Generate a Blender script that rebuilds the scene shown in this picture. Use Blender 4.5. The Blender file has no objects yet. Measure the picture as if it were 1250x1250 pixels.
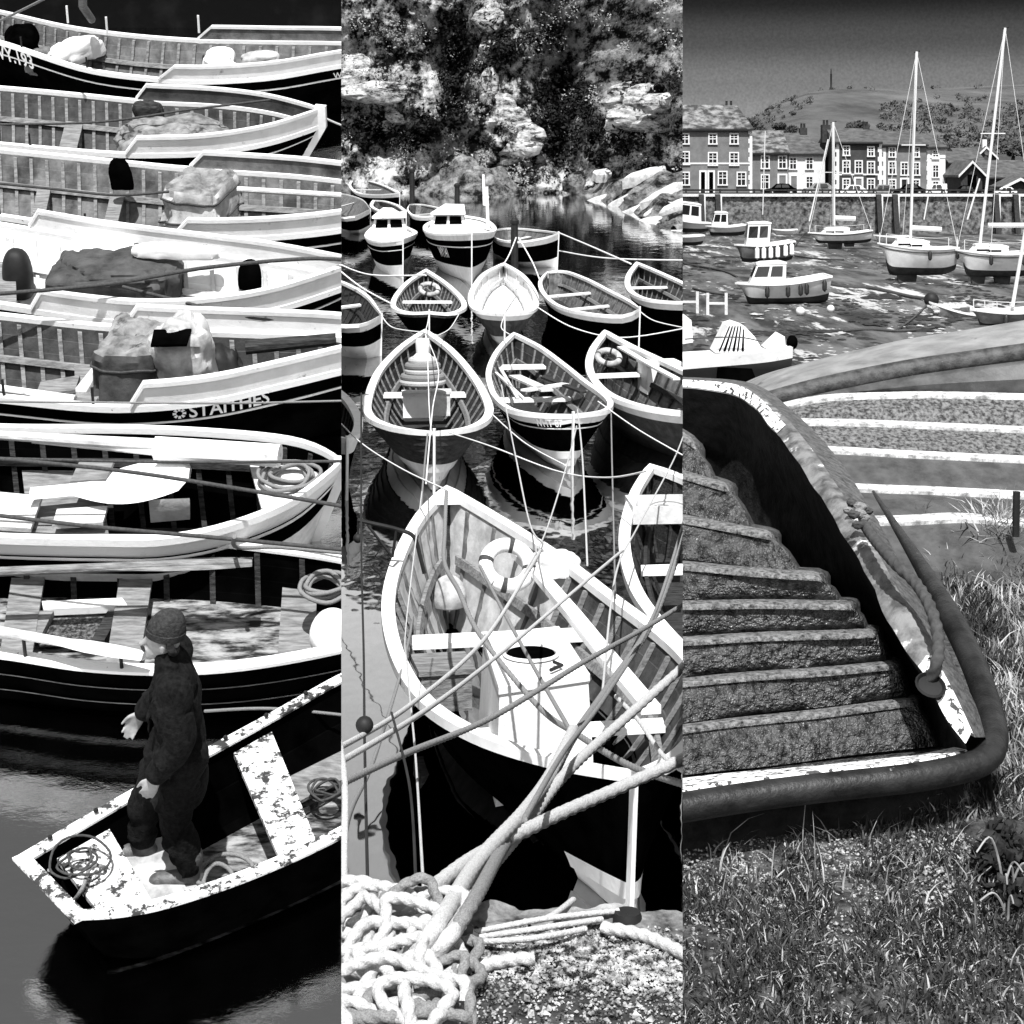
import bpy, bmesh, math, random
from mathutils import Vector, Matrix, noise
rnd = random.Random(11)
rad = math.radians
S = bpy.context.scene
COL = S.collection
V = Vector

# ---------------------------------------------------------------- camera, sky, sun, exposure
FPX, HOR, CAMZ = 2200.0, 215.0, 3.7          # focal length in photo pixels, row of the horizon, eye height over the harbour water
cam = bpy.data.cameras.new('camera')
cam.sensor_width = 36.0
cam.lens = 36.0 * FPX / 1250.0
cam.shift_y = -(625.0 - HOR) / 1250.0
cam.clip_start, cam.clip_end = 0.1, 6000.0
camo = bpy.data.objects.new('camera', cam)
COL.objects.link(camo)
camo.location = (0, 0, CAMZ)
camo.rotation_euler = (rad(90), 0, 0)
S.camera = camo

TO_SUN = V((-0.02, -0.54, 0.82)).normalized()
SUN_EL = math.asin(TO_SUN.z)
SUN_AZ = math.atan2(TO_SUN.x, TO_SUN.y)
w = bpy.data.worlds.new('World')
S.world = w
w.use_nodes = True
nt = w.node_tree
nt.nodes.clear()
out = nt.nodes.new('ShaderNodeOutputWorld')
bg = nt.nodes.new('ShaderNodeBackground')
sky = nt.nodes.new('ShaderNodeTexSky')
sky.sky_type = 'NISHITA'
sky.sun_disc = False
sky.sun_elevation = SUN_EL
sky.sun_rotation = SUN_AZ
bw = nt.nodes.new('ShaderNodeRGBToBW')
tc = nt.nodes.new('ShaderNodeTexCoord')
sep = nt.nodes.new('ShaderNodeSeparateXYZ')
el = nt.nodes.new('ShaderNodeValToRGB')      # how bright the air is by height over the horizon: darkened low over the hills, unseen bright band added above to light the water
el.color_ramp.interpolation = 'EASE'
while len(el.color_ramp.elements) > 1:
    el.color_ramp.elements.remove(el.color_ramp.elements[-1])
for i, (p, c) in enumerate([(0.0, .40), (0.03, .33), (0.052, .22), (0.075, .09), (0.097, .02), (0.12, .01), (0.17, .35), (0.23, 2.5), (0.42, 2.5), (0.6, .7), (1.0, .8)]):
    e = el.color_ramp.elements[0] if i == 0 else el.color_ramp.elements.new(p)
    e.position = p
    e.color = (c, c, c, 1)
cl = nt.nodes.new('ShaderNodeTexNoise')
cl.inputs['Scale'].default_value = 700.0
cl.inputs['Detail'].default_value = 3.0
mr = nt.nodes.new('ShaderNodeMapRange')
mr.inputs[1].default_value, mr.inputs[2].default_value = 0.3, 0.7
mr.inputs[3].default_value, mr.inputs[4].default_value = 0.86, 1.14
mul = nt.nodes.new('ShaderNodeMath'); mul.operation = 'MULTIPLY'
mul2 = nt.nodes.new('ShaderNodeMath'); mul2.operation = 'MULTIPLY'
L = nt.links.new
L(sky.outputs[0], bw.inputs[0])
L(tc.outputs['Generated'], sep.inputs[0])
L(sep.outputs['Z'], el.inputs[0])
L(tc.outputs['Generated'], cl.inputs['Vector'])
L(cl.outputs[0], mr.inputs[0])
L(bw.outputs[0], mul.inputs[0]); L(el.outputs[0], mul.inputs[1])
L(mul.outputs[0], mul2.inputs[0]); L(mr.outputs[0], mul2.inputs[1])
L(mul2.outputs[0], bg.inputs[0])
bg.inputs[1].default_value = 0.10
L(bg.outputs[0], out.inputs[0])

sun = bpy.data.lights.new('sun', 'SUN')
sun.energy = 4.6
sun.angle = rad(0.6)
suno = bpy.data.objects.new('sun', sun)
COL.objects.link(suno)
suno.rotation_euler = (-TO_SUN).to_track_quat('-Z', 'Y').to_euler()
S.view_settings.view_transform = 'Standard'
S.view_settings.look = 'None'
S.view_settings.exposure = 0.75
S.view_settings.gamma = 1.0
S.cycles.max_bounces = 5
S.cycles.diffuse_bounces = 2
S.cycles.glossy_bounces = 3

# ---------------------------------------------------------------- materials
MATS = {}
def mat(name, c, c2=None, nr=.6, scale=6.0, detail=6.0, lo=.35, hi=.65, rough=.75, bump=0.0, bscale=None, stretch=None, kind='noise', metal=0.0, spec=.4, coat=0, dist=0.0, c3=None, thr3=None, scale3=3.0, bdist=.02):
    m = bpy.data.materials.new(name)
    m.use_nodes = True
    n = m.node_tree.nodes
    lk = m.node_tree.links.new
    b = n['Principled BSDF']
    b.inputs['Roughness'].default_value = rough
    b.inputs['Metallic'].default_value = metal
    b.inputs['Specular IOR Level'].default_value = spec
    t = n.new('ShaderNodeTexCoord')
    src = t.outputs['Object']
    if stretch:
        mp = n.new('ShaderNodeMapping')
        mp.inputs['Scale'].default_value = stretch
        lk(src, mp.inputs[0]); src = mp.outputs[0]
    def tex(sc, kind=kind, det=detail):
        if kind == 'voronoi':
            x = n.new('ShaderNodeTexVoronoi'); x.inputs['Scale'].default_value = sc
            lk(src, x.inputs['Vector']); return x.outputs['Distance']
        x = n.new('ShaderNodeTexNoise'); x.inputs['Scale'].default_value = sc
        x.inputs['Detail'].default_value = det; x.inputs['Roughness'].default_value = nr
        x.inputs['Distortion'].default_value = dist
        lk(src, x.inputs['Vector']); return x.outputs[0]
    def ramp(s, a, b_, ca, cb):
        r = n.new('ShaderNodeValToRGB')
        r.color_ramp.elements[0].position, r.color_ramp.elements[1].position = a, b_
        r.color_ramp.elements[0].color = (ca, ca, ca, 1); r.color_ramp.elements[1].color = (cb, cb, cb, 1)
        lk(s, r.inputs[0]); return r.outputs[0]
    if c2 is None:
        b.inputs['Base Color'].default_value = (c, c, c, 1)
    else:
        o = ramp(tex(scale), lo, hi, c, c2)
        if c3 is not None:
            f = ramp(tex(scale3, 'noise'), thr3[0], thr3[1], 0, 1)
            mx = n.new('ShaderNodeMixRGB')
            lk(f, mx.inputs[0]); lk(o, mx.inputs[1]); mx.inputs[2].default_value = (c3, c3, c3, 1)
            o = mx.outputs[0]
        lk(o, b.inputs['Base Color'])
    if bump:
        bm_ = n.new('ShaderNodeBump'); bm_.inputs['Strength'].default_value = bump
        bm_.inputs['Distance'].default_value = bdist
        lk(tex(bscale or scale), bm_.inputs['Height']); lk(bm_.outputs[0], b.inputs['Normal'])
    MATS[name] = m
    return m

WHITE = mat('white_paint', .84, .62, scale=9, lo=.62, hi=.78, rough=.5, bump=.15, bscale=30, c3=.08, thr3=(.69, .73), scale3=14)
CLEANW = mat('clean_white', .84, .70, scale=5, rough=.5, c3=.22, thr3=(.64, .74), scale3=7, detail=9, bump=.15, bscale=25)
WORNW = mat('worn_white_paint', .82, .68, scale=20, rough=.6, c3=.03, thr3=(.50, .56), scale3=13, nr=.72, detail=10, bump=.3, bscale=16)
BLACK = mat('black_paint', .0005, .0018, scale=5, rough=.6, spec=0.0, bump=.1, bscale=20)
DARK = mat('dark_wood', .012, .05, scale=9, stretch=(1, 6, 6), rough=.8, spec=.1, bump=.4, bscale=20)
GREYIN = mat('grey_painted_boards', .065, .17, scale=6, rough=.8, bump=.3, bscale=30, c3=.025, thr3=(.5, .66), scale3=2.5)
DGREYIN = mat('dark_grey_boards', .018, .065, scale=6, rough=.8, bump=.3, bscale=30)
MIDWOOD = mat('bare_wood', .09, .24, scale=7, stretch=(1, 5, 5), rough=.8, bump=.4, bscale=18)
PALEWOOD = mat('pale_wood', .45, .66, scale=8, rough=.7, bump=.3, bscale=22)
CANVAS = mat('canvas', .07, .26, scale=7, rough=.9, bump=.5, bscale=10, c3=.02, thr3=(.6, .68), scale3=4)
PALECAN = mat('pale_canvas', .22, .55, scale=6, rough=.9, bump=.5, bscale=9)
BILGE = mat('wet_floorboards', .008, .30, scale=6, lo=.42, hi=.62, stretch=(1, 3, 1), rough=.6, bump=.5, bscale=14, detail=9)
ROPEW = mat('white_rope', .52, .30, scale=260, rough=.9, bump=.4, bscale=120)
ROPEG = mat('grey_rope', .24, .12, scale=260, rough=.9, bump=.4, bscale=120)
ROPED = mat('tarred_rope', .03, .06, scale=50, rough=.9)
IRON = mat('black_iron', .01, .02, rough=.6, spec=.2)
SKIN = mat('skin', .36, .24, scale=20, rough=.6)
COAT = mat('dark_wool', .004, .012, scale=40, rough=.95, spec=.08, bump=.5, bscale=60)
WOOL = mat('knitted_wool', .022, .05, scale=60, rough=.95, spec=.1, bump=.6, bscale=70)
LETTER = mat('white_lettering', .85, rough=.5)

# ---------------------------------------------------------------- the three harbours
class Place:
    """One harbour: its own level frame (z=0 at its water or mud) and the sector it fills as seen from the quay."""
    def __init__(s, M, x0, x1):
        s.M = M; s.Mi = M.inverted(); s.Ri = M.to_3x3().inverted()
        s.c = s.Mi @ V((0, 0, CAMZ)); s.x0, s.x1 = x0, x1
        s.up = M.to_3x3() @ V((0, 0, 1))
        s.planes = []
        for px, sg in ((x0, -1), (x1, 1)):
            if px is not None:
                k = (px - 625.0) / FPX
                s.planes.append((V((0, 0, CAMZ)), (V((1, -k, 0)) * sg).normalized()))
    def ray(s, px, py):
        return s.Ri @ V(((px - 625.0) / FPX, 1.0, -(py - HOR) / FPX))
    def at(s, px, py, z=0.0):
        r = s.ray(px, py)
        return s.c + r * ((z - s.c.z) / r.z)
    def atd(s, px, py, d):
        return s.c + s.ray(px, py) * d
    def px(s, p):
        q = s.M @ p - V((0, 0, CAMZ))
        return (625 + FPX * q.x / q.y, HOR - FPX * q.z / q.y)

TH1, H1 = rad(20.0), 6.7
P1 = Place(Matrix.Translation((0, 0, CAMZ)) @ Matrix.Rotation(TH1, 4, 'X') @ Matrix.Translation((0, 0, -H1)), None, 1250 / 3)
TH2, H2 = rad(1.5), 4.3
P2 = Place(Matrix.Translation((0, 0, CAMZ)) @ Matrix.Rotation(TH2, 4, 'X') @ Matrix.Translation((0, 0, -H2)), 1250 / 3, 2500 / 3)
P3 = Place(Matrix.Translation((0, 0, CAMZ - 4.8)), 2500 / 3, None)
_eye = Matrix.Translation((0, 0, CAMZ))
FS = 1.3                                          # the bank and its dinghies lie this much lower and farther out than first laid out
P3F = Place(_eye @ Matrix.Scale(FS, 4) @ _eye.inverted() @ P3.M, 2500 / 3, None)

class MB:
    """Collects one part's faces in a place's own frame."""
    def __init__(s): s.v, s.f = [], []
    def add(s, v, f):
        o = len(s.v); s.v += [V(p) for p in v]; s.f += [tuple(i + o for i in q) for q in f]; return s
    def loft(s, rows, ring=False, cap=False):
        n = len(rows[0]); f = []
        for i in range(len(rows) - 1):
            for j in range(n if ring else n - 1):
                k = (j + 1) % n
                f.append((i * n + j, i * n + k, (i + 1) * n + k, (i + 1) * n + j))
        if cap:
            f.append(tuple(range(n - 1, -1, -1))); f.append(tuple((len(rows) - 1) * n + j for j in range(n)))
        return s.add([p for r in rows for p in r], f)
    def tube(s, pts, r, n=8, twist=0.0, lobes=0.0, cap=True):
        pts = [V(p) for p in pts]
        rows, up, run = [], None, 0.0
        for i, p in enumerate(pts):
            t = (pts[min(i + 1, len(pts) - 1)] - pts[max(i - 1, 0)])
            t = t.normalized() if t.length > 1e-9 else V((0, 0, 1))
            if up is None:
                up = t.orthogonal().normalized()
            else:
                up = (up - t * up.dot(t)).normalized(); run += (p - pts[i - 1]).length
            b = t.cross(up)
            rr = r[i] if isinstance(r, (list, tuple)) else r
            row = []
            for k in range(n):
                a = 2 * math.pi * k / n
                q = rr * (1 + lobes * math.cos(3 * a - twist * run))
                row.append(p + up * (math.cos(a) * q) + b * (math.sin(a) * q))
            rows.append(row)
        return s.loft(rows, True, cap)
    def box(s, c, x, y, z):
        c = V(c); x, y, z = V(x), V(y), V(z)
        v = [c + x * a + y * b + z * d for a in (-1, 1) for b in (-1, 1) for d in (-1, 1)]
        return s.add(v, [(0, 1, 3, 2), (4, 6, 7, 5), (0, 4, 5, 1), (2, 3, 7, 6), (0, 2, 6, 4), (1, 5, 7, 3)])
    def bx(s, x0, x1, y0, y1, z0, z1):
        return s.box(((x0 + x1) / 2, (y0 + y1) / 2, (z0 + z1) / 2), ((x1 - x0) / 2, 0, 0), (0, (y1 - y0) / 2, 0), (0, 0, (z1 - z0) / 2))
    def prism(s, poly, vec):
        n = len(poly); vec = V(vec)
        v = [V(p) for p in poly] + [V(p) + vec for p in poly]
        return s.add(v, [tuple(range(n - 1, -1, -1)), tuple(range(n, 2 * n))] + [(i, (i + 1) % n, n + (i + 1) % n, n + i) for i in range(n)])
    def ball(s, c, r, n=12, m=8, jag=0.0, sq=1.0):
        c = V(c); rx, ry, rz = (r, r, r) if not isinstance(r, (tuple, list)) else r
        rows = []
        for i in range(m + 1):
            a = -math.pi / 2 + math.pi * i / m; row = []
            for j in range(n):
                b = 2 * math.pi * j / n
                d = V((math.cos(a) * math.cos(b), math.cos(a) * math.sin(b), math.sin(a)))
                if sq != 1.0: d = V([math.copysign(abs(q) ** sq, q) for q in d])
                k = 1 + jag * noise.noise(d * 2.3 + c * 3.1)
                row.append(c + V((d.x * rx, d.y * ry, d.z * rz)) * k)
            rows.append(row)
        return s.loft(rows, True)
    def lathe(s, c, prof, n=20, ax=None):
        c = V(c); z = (V(ax) if ax else V((0, 0, 1))).normalized(); x = z.orthogonal().normalized(); y = z.cross(x)
        return s.loft([[c + x * (r * math.cos(2 * math.pi * k / n)) + y * (r * math.sin(2 * math.pi * k / n)) + z * h for k in range(n)] for r, h in prof], True)
    def torus(s, c, R_, r, ax=(0, 0, 1), n=24, m=8, a0=0, a1=360):
        z = V(ax).normalized(); x = z.orthogonal().normalized(); y = z.cross(x); c = V(c)
        return s.tube([c + x * (R_ * math.cos(rad(a0 + (a1 - a0) * i / n))) + y * (R_ * math.sin(rad(a0 + (a1 - a0) * i / n))) for i in range(n + 1)], r, m)
    def mesh(s, M=None, planes=(), base=V((0, 0, 0)), angle=35, weld=True):
        bm = bmesh.new()
        vs = [bm.verts.new((M @ p) if M else p) for p in s.v]
        for q in s.f:
            q2 = []
            for i in q:
                if not q2 or i != q2[-1]: q2.append(i)
            try: bm.faces.new([vs[i] for i in q2])
            except ValueError: pass
        if weld: bmesh.ops.remove_doubles(bm, verts=bm.verts, dist=1e-5)
        bm.normal_update()
        bmesh.ops.recalc_face_normals(bm, faces=bm.faces)
        for co, no in planes:
            if any((v.co - co).dot(no) > 0 for v in bm.verts):
                bmesh.ops.bisect_plane(bm, geom=bm.verts[:] + bm.edges[:] + bm.faces[:], plane_co=co, plane_no=no, clear_outer=True)
        bmesh.ops.translate(bm, verts=bm.verts, vec=-base)
        me = bpy.data.meshes.new('part')
        bm.to_mesh(me); bm.free()
        return me
    def build(s, name, m, parent=None, P=P2, angle=35, base=None, weld=True, clip=True):
        b = parent['_w'] if parent is not None else (P.M @ V(base) if base is not None else V((0, 0, 0)))
        b = V(b)
        me = s.mesh(P.M, P.planes if clip else (), b, weld=weld)
        if len(me.polygons) == 0:
            bpy.data.meshes.remove(me); return None
        me.name = name
        me.materials.append(m)
        me.polygons.foreach_set('use_smooth', [angle > 0] * len(me.polygons))
        if angle > 0: me.set_sharp_from_angle(angle=rad(angle))
        o = bpy.data.objects.new(name, me)
        COL.objects.link(o)
        if parent is not None:
            o.parent = parent
            if '_w' in parent and parent.type != 'EMPTY':
                pass
        else:
            o.location = b
        o['_w'] = list(b)
        return o

def tag(o, label=None, cat=None, group=None, kind=None):
    if o is None: return o
    if label: o['label'] = label
    if cat: o['category'] = cat
    if group: o['group'] = group
    if kind: o['kind'] = kind
    return o
def thing(name, label, cat, P, base, group=None):
    o = bpy.data.objects.new(name, None)
    COL.objects.link(o)
    o.location = P.M @ V(base)
    o['_w'] = list(o.location)
    o.empty_display_size = .2
    return tag(o, label, cat, group)
def struct(mb, name, m, P, **k):
    return tag(mb.build(name, m, None, P, **k), kind='structure')
def solo(mb, name, m, P, label, cat, base, group=None, **k):
    return tag(mb.build(name, m, None, P, base=base, **k), label, cat, group)

def spline(pts, n, closed=False):
    """Catmull-Rom through the points, n samples evenly spread over the point index."""
    pts = [V(p) for p in pts]; m = len(pts); o = []
    for k in range(n):
        u = (m - 1) * k / (n - 1); i = min(int(u), m - 2); f = u - i
        p0, p1, p2, p3 = pts[max(i - 1, 0)], pts[i], pts[i + 1], pts[min(i + 2, m - 1)]
        o.append(p1 * 1.0 + ((p2 - p0) * .5) * f + (p0 - p1 * 2.5 + p2 * 2 - p3 * .5) * f * f + ((p1 - p2) * 1.5 + (p3 - p0) * .5) * f ** 3)
    return o
def evenly(pts, n):
    """The polyline resampled to n points of equal spacing."""
    d = [0.0]
    for i in range(1, len(pts)): d.append(d[-1] + (pts[i] - pts[i - 1]).length)
    o, j = [], 0
    for k in range(n):
        q = d[-1] * k / (n - 1)
        while j < len(pts) - 2 and d[j + 1] < q: j += 1
        f = (q - d[j]) / max(d[j + 1] - d[j], 1e-9)
        o.append(pts[j].lerp(pts[j + 1], min(max(f, 0), 1)))
    return o
def sag(a, b, drop, n=14):
    return [V(a).lerp(V(b), i / n) + V((0, 0, -drop * 4 * (i / n) * (1 - i / n))) for i in range(n + 1)]

_fontcache = {}
def text_polys(s):
    if s not in _fontcache:
        cu = bpy.data.curves.new('lettering', 'FONT'); cu.body = s; cu.size = 1.0; cu.resolution_u = 3; cu.offset = .018
        o = bpy.data.objects.new('lettering', cu); COL.objects.link(o)
        dg = bpy.context.evaluated_depsgraph_get()
        me = bpy.data.meshes.new_from_object(o.evaluated_get(dg))
        _fontcache[s] = ([v.co.copy() for v in me.vertices], [tuple(p.vertices) for p in me.polygons])
        bpy.data.meshes.remove(me); bpy.data.objects.remove(o); bpy.data.curves.remove(cu)
    return _fontcache[s]

# ---------------------------------------------------------------- boats
class Boat:
    """An open boat between its two gunwale lines; t runs along it, side is -1 or +1, a runs from keel (0) to gunwale (1)."""
    def __init__(s, P, root, left, right, keel=-.15, rise=(.1, .25), full=.42, n=44, rake=(.1, .25), th=.035, pix=True, even=True, fend=None):
        s.P, s.root, s.n, s.th, s.fend = P, root, n, th, fend
        def mk(l):
            q = [P.at(*p) for p in l] if pix else [V(p) for p in l]
            q = spline(q, 160)
            return evenly(q, n) if even else [q[round(i * 159 / (n - 1))] for i in range(n)]
        s.Lp, s.Rp = mk(left), mk(right)
        s.keel, s.rise, s.full, s.rake = keel, rise, full, rake
        a, b = (s.Lp[0] + s.Rp[0]) / 2, (s.Lp[-1] + s.Rp[-1]) / 2
        s.ax = (b - a); s.ax.z = 0; s.len = s.ax.length; s.ax.normalize()
        s.tr0 = (s.Lp[0] - s.Rp[0]).length > .06; s.tr1 = (s.Lp[-1] - s.Rp[-1]).length > .06
    def gun(s, t, side):
        q = s.Lp if side < 0 else s.Rp
        u = min(max(t, 0), 1) * (s.n - 1); i = min(int(u), s.n - 2)
        return q[i].lerp(q[i + 1], u - i)
    def p(s, t, side, a, off=0.0, dz=0.0):
        l, r = s.gun(t, -1), s.gun(t, 1)
        g = l if side < 0 else r
        e0, e1 = max(0, 1 - t / .25), max(0, 1 - (1 - t) / .25)
        kz = s.keel + s.rise[0] * e0 ** 2 + s.rise[1] * e1 ** 2
        m = (l + r) / 2
        sh = V((m.x, m.y, 0)) + s.ax * ((s.rake[0] * e0 ** 2 - s.rake[1] * e1 ** 2) * (1 - a))
        h = V((g.x - m.x, g.y - m.y, 0)); hl = h.length
        out_ = h / hl if hl > 1e-4 else V((0, 0, 0))
        f = s.full if s.fend is None else s.full + (s.fend - s.full) * max(0, 1 - (1 - t) / .42) ** 1.3
        wv = max(a, 0) ** f if a < 1 else 1.0
        d = max(hl * wv + off, 0.0) if hl > 1e-4 else 0.0
        q = sh + out_ * d
        q.z = kz + (g.z - kz) * a + dz
        return q
    def ts(s, t0=0.0, t1=1.0, k=None):
        k = k or max(3, int((s.n - 1) * (t1 - t0)) + 1)
        return [t0 + (t1 - t0) * i / (k - 1) for i in range(k)]
    def band(s, name, m, a0, a1, strakes=1, lap=.014, out=0.0, t0=0.0, t1=1.0, parent=None):
        mb = MB(); av = []
        for j in range(strakes):
            b0, b1 = a0 + (a1 - a0) * j / strakes, a0 + (a1 - a0) * (j + 1) / strakes
            av += [(b0, out + (lap if j or strakes > 1 else 0)), ((b0 + b1) / 2, out + lap * .4), (b1, out)]
        for sd in (-1, 1):
            mb.loft([[s.p(t, sd, a, o) for a, o in av] for t in s.ts(t0, t1)])
        for flag, t in ((s.tr0 and t0 <= 0, 0.0), (s.tr1 and t1 >= 1, 1.0)):
            if flag:
                mb.loft([[s.p(t, sd, a, 0) for a, o in av] for sd in (-1, 1)])
        return mb.build(name, m, parent or s.root, s.P)
    def inside(s, m, a0=.12, a1=.985, strakes=6, name='inner_planking'):
        mb = MB(); av = []
        for j in range(strakes):
            b0, b1 = a0 + (a1 - a0) * j / strakes, a0 + (a1 - a0) * (j + 1) / strakes
            av += [(b0, -s.th + .0), (b1, -s.th - .012)]
        for sd in (-1, 1):
            mb.loft([[s.p(t, sd, a, o) for a, o in av] for t in s.ts(.008, .992)])
        for flag, t in ((s.tr0, .012), (s.tr1, .988)):
            if flag: mb.loft([[s.p(t, sd, a, 0) for a, o in av] for sd in (-1, 1)])
        return mb.build(name, m, s.root, s.P)
    def floor(s, m, a=.16, t0=.04, t1=.96, name='floorboards', k=6):
        mb = MB()
        mb.loft([[s.p(t, -1, a, -s.th).lerp(s.p(t, 1, a, -s.th), j / k) for j in range(k + 1)] for t in s.ts(t0, t1)])
        return mb.build(name, m, s.root, s.P)
    def rail(s, m, wd=.07, ht=.05, out=.02, name='gunwale', t0=0.0, t1=1.0, a=1.0, sides=(-1, 1), dz=0.0):
        mb = MB()
        for sd in sides:
            rows = []
            for t in s.ts(t0, t1):
                o, i = s.p(t, sd, a, out, dz), s.p(t, sd, a, out - wd, dz)
                rows.append([o + V((0, 0, ht * .6)), i + V((0, 0, ht * .6)), i - V((0, 0, ht * .4)), o - V((0, 0, ht * .4))])
            mb.loft(rows, True, True)
        for flag, t in ((s.tr0 and t0 <= 0, 0.0), (s.tr1 and t1 >= 1, 1.0)):
            if flag and a > .9:
                l, r = s.p(t, -1, a, out, dz), s.p(t, 1, a, out, dz); e = s.ax * (wd * .5)
                mb.box((l + r) / 2, (r - l) / 2, e, (0, 0, ht * .55))
        return mb.build(name, m, s.root, s.P)
    def washboard(s, m, t0, ht=.17, t1=1.0, ramp=.02, inner=None, rail=None):
        """The raised board over the gunwale towards the bow."""
        h = lambda t: ht * min(1.0, (t - t0) / ramp if ramp else 1)
        tt = s.ts(t0, t1)
        tt = sorted(set(tt + [t0 + ramp]))
        for sd in (-1, 1):
            mo, mi, mr_ = MB(), MB(), MB()
            mo.loft([[s.p(t, sd, 1, .012, .025), s.p(t, sd, 1, .016, .025 + h(t) * .5), s.p(t, sd, 1, .02, .02 + h(t))] for t in tt])
            mi.loft([[s.p(t, sd, 1, -.02, .025), s.p(t, sd, 1, -.016, .02 + h(t))] for t in tt])
            mr_.loft([[s.p(t, sd, 1, .035, .01 + h(t)), s.p(t, sd, 1, .035, .045 + h(t)), s.p(t, sd, 1, -.03, .045 + h(t)), s.p(t, sd, 1, -.03, .01 + h(t))] for t in tt], True, True)
            o = mo.build('washboard', m, s.root, s.P)
            if o:
                mi.build('lining', inner or m, o, s.P)
                mr_.build('rail', rail or m, o, s.P)
    def ribs(s, m, ts_, a0=.14, a1=.96, w=.035, d=.03):
        for t in ts_:
            mb = MB(); k = w / s.len / 2
            aa = [a0 + (a1 - a0) * i / 8 for i in range(9)]
            prof = [(-1, a) for a in reversed(aa)] + [(1, a) for a in aa]
            mb.loft([[s.p(t - k, sd, a, -s.th - .012), s.p(t - k, sd, a, -s.th - .012 - d), s.p(t + k, sd, a, -s.th - .012 - d), s.p(t + k, sd, a, -s.th - .012)] for sd, a in prof], True, True)
            mb.build('rib', m, s.root, s.P)
    def stringer(s, m, a, t0=.05, t1=.95, w=.07, d=.03, sides=(-1, 1), name='stringer'):
        for sd in sides:
            mb = MB(); k = .5 * w / .6
            mb.loft([[s.p(t, sd, a - k * .5, -s.th - .04), s.p(t, sd, a - k * .5, -s.th - .04 - d), s.p(t, sd, a + k * .5, -s.th - .04 - d), s.p(t, sd, a + k * .5, -s.th - .04)] for t in s.ts(t0, t1)], True, True)
            mb.build(name, m, s.root, s.P)
    def seat(s, m, t, a=.72, w=.22, thk=.03, name='thwart', u0=0.0, u1=1.0):
        k = w / s.len / 2; mb = MB()
        c = []
        for tt in (t - k, t + k):
            l, r = s.p(tt, -1, a, -s.th - .01), s.p(tt, 1, a, -s.th - .01)
            z = (l.z + r.z) / 2; l.z = r.z = z
            c.append((l.lerp(r, u0), l.lerp(r, u1)))
        mb.prism([c[0][0], c[0][1], c[1][1], c[1][0]], (0, 0, thk))
        return mb.build(name, m, s.root, s.P)
    def stem(s, m, t=1.0, a0=-.02, a1=1.06, w=.03, d=.06, name='stem_post'):
        mb = MB(); sg = 1 if t > .5 else -1
        sidev = V((-s.ax.y, s.ax.x, 0))
        rows = []
        for i in range(10):
            a = a0 + (a1 - a0) * i / 9
            q = s.p(t, 1, min(max(a, 0), 1)); q.z += (max(a - 1, 0)) * .8
            rows.append([q - sidev * w + s.ax * (-d * sg), q + sidev * w + s.ax * (-d * sg), q + sidev * w * .6 + s.ax * (d * sg), q - sidev * w * .6 + s.ax * (d * sg)])
        mb.loft(rows, True, True)
        return mb.build(name, m, s.root, s.P)
    def text(s, body, m, t, a, size, side=1, off=.02, name='lettering', flip=False, slant=0.0):
        vs, fs = text_polys(body)
        g = s.p(t, side, 1); kz = s.p(t, side, 0)
        hh = max(.2, g.z - kz.z)
        L_ = s.len * 1.05
        q = [s.p(t + (-1 if flip else 1) * v.x * size / L_, side, a + v.y * size / hh * 1.15 + slant * v.x, off) for v in vs]
        return MB().add(q, fs).build(name, m, s.root, s.P, angle=0)
    def tpx(s, px, side=1, a=.9):
        """The place along the boat that stands at a picture column."""
        return min((abs(s.P.px(s.p(i / 400, side, a))[0] - px), i / 400) for i in range(401))[1]
    def inner(s, t, u, a):
        return s.p(t, -1, a, -s.th).lerp(s.p(t, 1, a, -s.th), u)
# ================================================================ first harbour: the tier of cobles under the dark quay
WATER1 = mat('dark_harbour_water', .0, rough=.07, metal=1.0, bump=0)
def water_mat(m, c, bump, scale, st, det=3):
    n = m.node_tree.nodes; lk = m.node_tree.links.new
    b = n['Principled BSDF']; b.inputs['Base Color'].default_value = (c, c, c, 1)
    t = n.new('ShaderNodeTexCoord'); mp = n.new('ShaderNodeMapping'); mp.inputs['Scale'].default_value = st
    x = n.new('ShaderNodeTexNoise'); x.inputs['Scale'].default_value = scale; x.inputs['Detail'].default_value = det; x.inputs['Roughness'].default_value = .62
    bm_ = n.new('ShaderNodeBump'); bm_.inputs['Strength'].default_value = bump; bm_.inputs['Distance'].default_value = .05
    lk(t.outputs['Object'], mp.inputs[0]); lk(mp.outputs[0], x.inputs['Vector'])
    lk(x.outputs[0], bm_.inputs['Height']); lk(bm_.outputs[0], b.inputs['Normal'])
water_mat(WATER1, .66, .12, 2.4, (1, 1.6, 1), 9)

mb = MB(); g = []
for j in range(50):
    y = 2 + 26 * (j / 49)
    g.append([V((-14 + 16 * i / 40, y, 0)) for i in range(41)])
mb.loft(g)
struct(mb, 'water', WATER1, P1)

# quay wall behind the boats
QUAY = mat('wet_black_stone', .004, .012, scale=2.0, lo=.5, hi=.8, rough=.9, spec=.05, bump=.4, bscale=4)
WEEDST = mat('weedy_stone', .002, .22, scale=5, lo=.5, hi=.75, rough=.9, spec=.05, bump=.4, bscale=9)
t = thing('quay_wall', 'black wet harbour wall rising behind the moored cobles', 'wall', P1, (-3.5, 24.5, 0))
MB().bx(-15, 2.5, 24.5, 25.2, -.5, 1.35).build('wall_face', QUAY, t, P1)
rows = []
for j in range(7):
    rows.append([V((-15 + 17.5 * i / 50, 24.42 + .9 * j / 6, 1.36 + .12 * noise.noise(V((i * .7, j * .9, 3))))) for i in range(51)])
MB().loft(rows).build('coping', WEEDST, t, P1)

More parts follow.
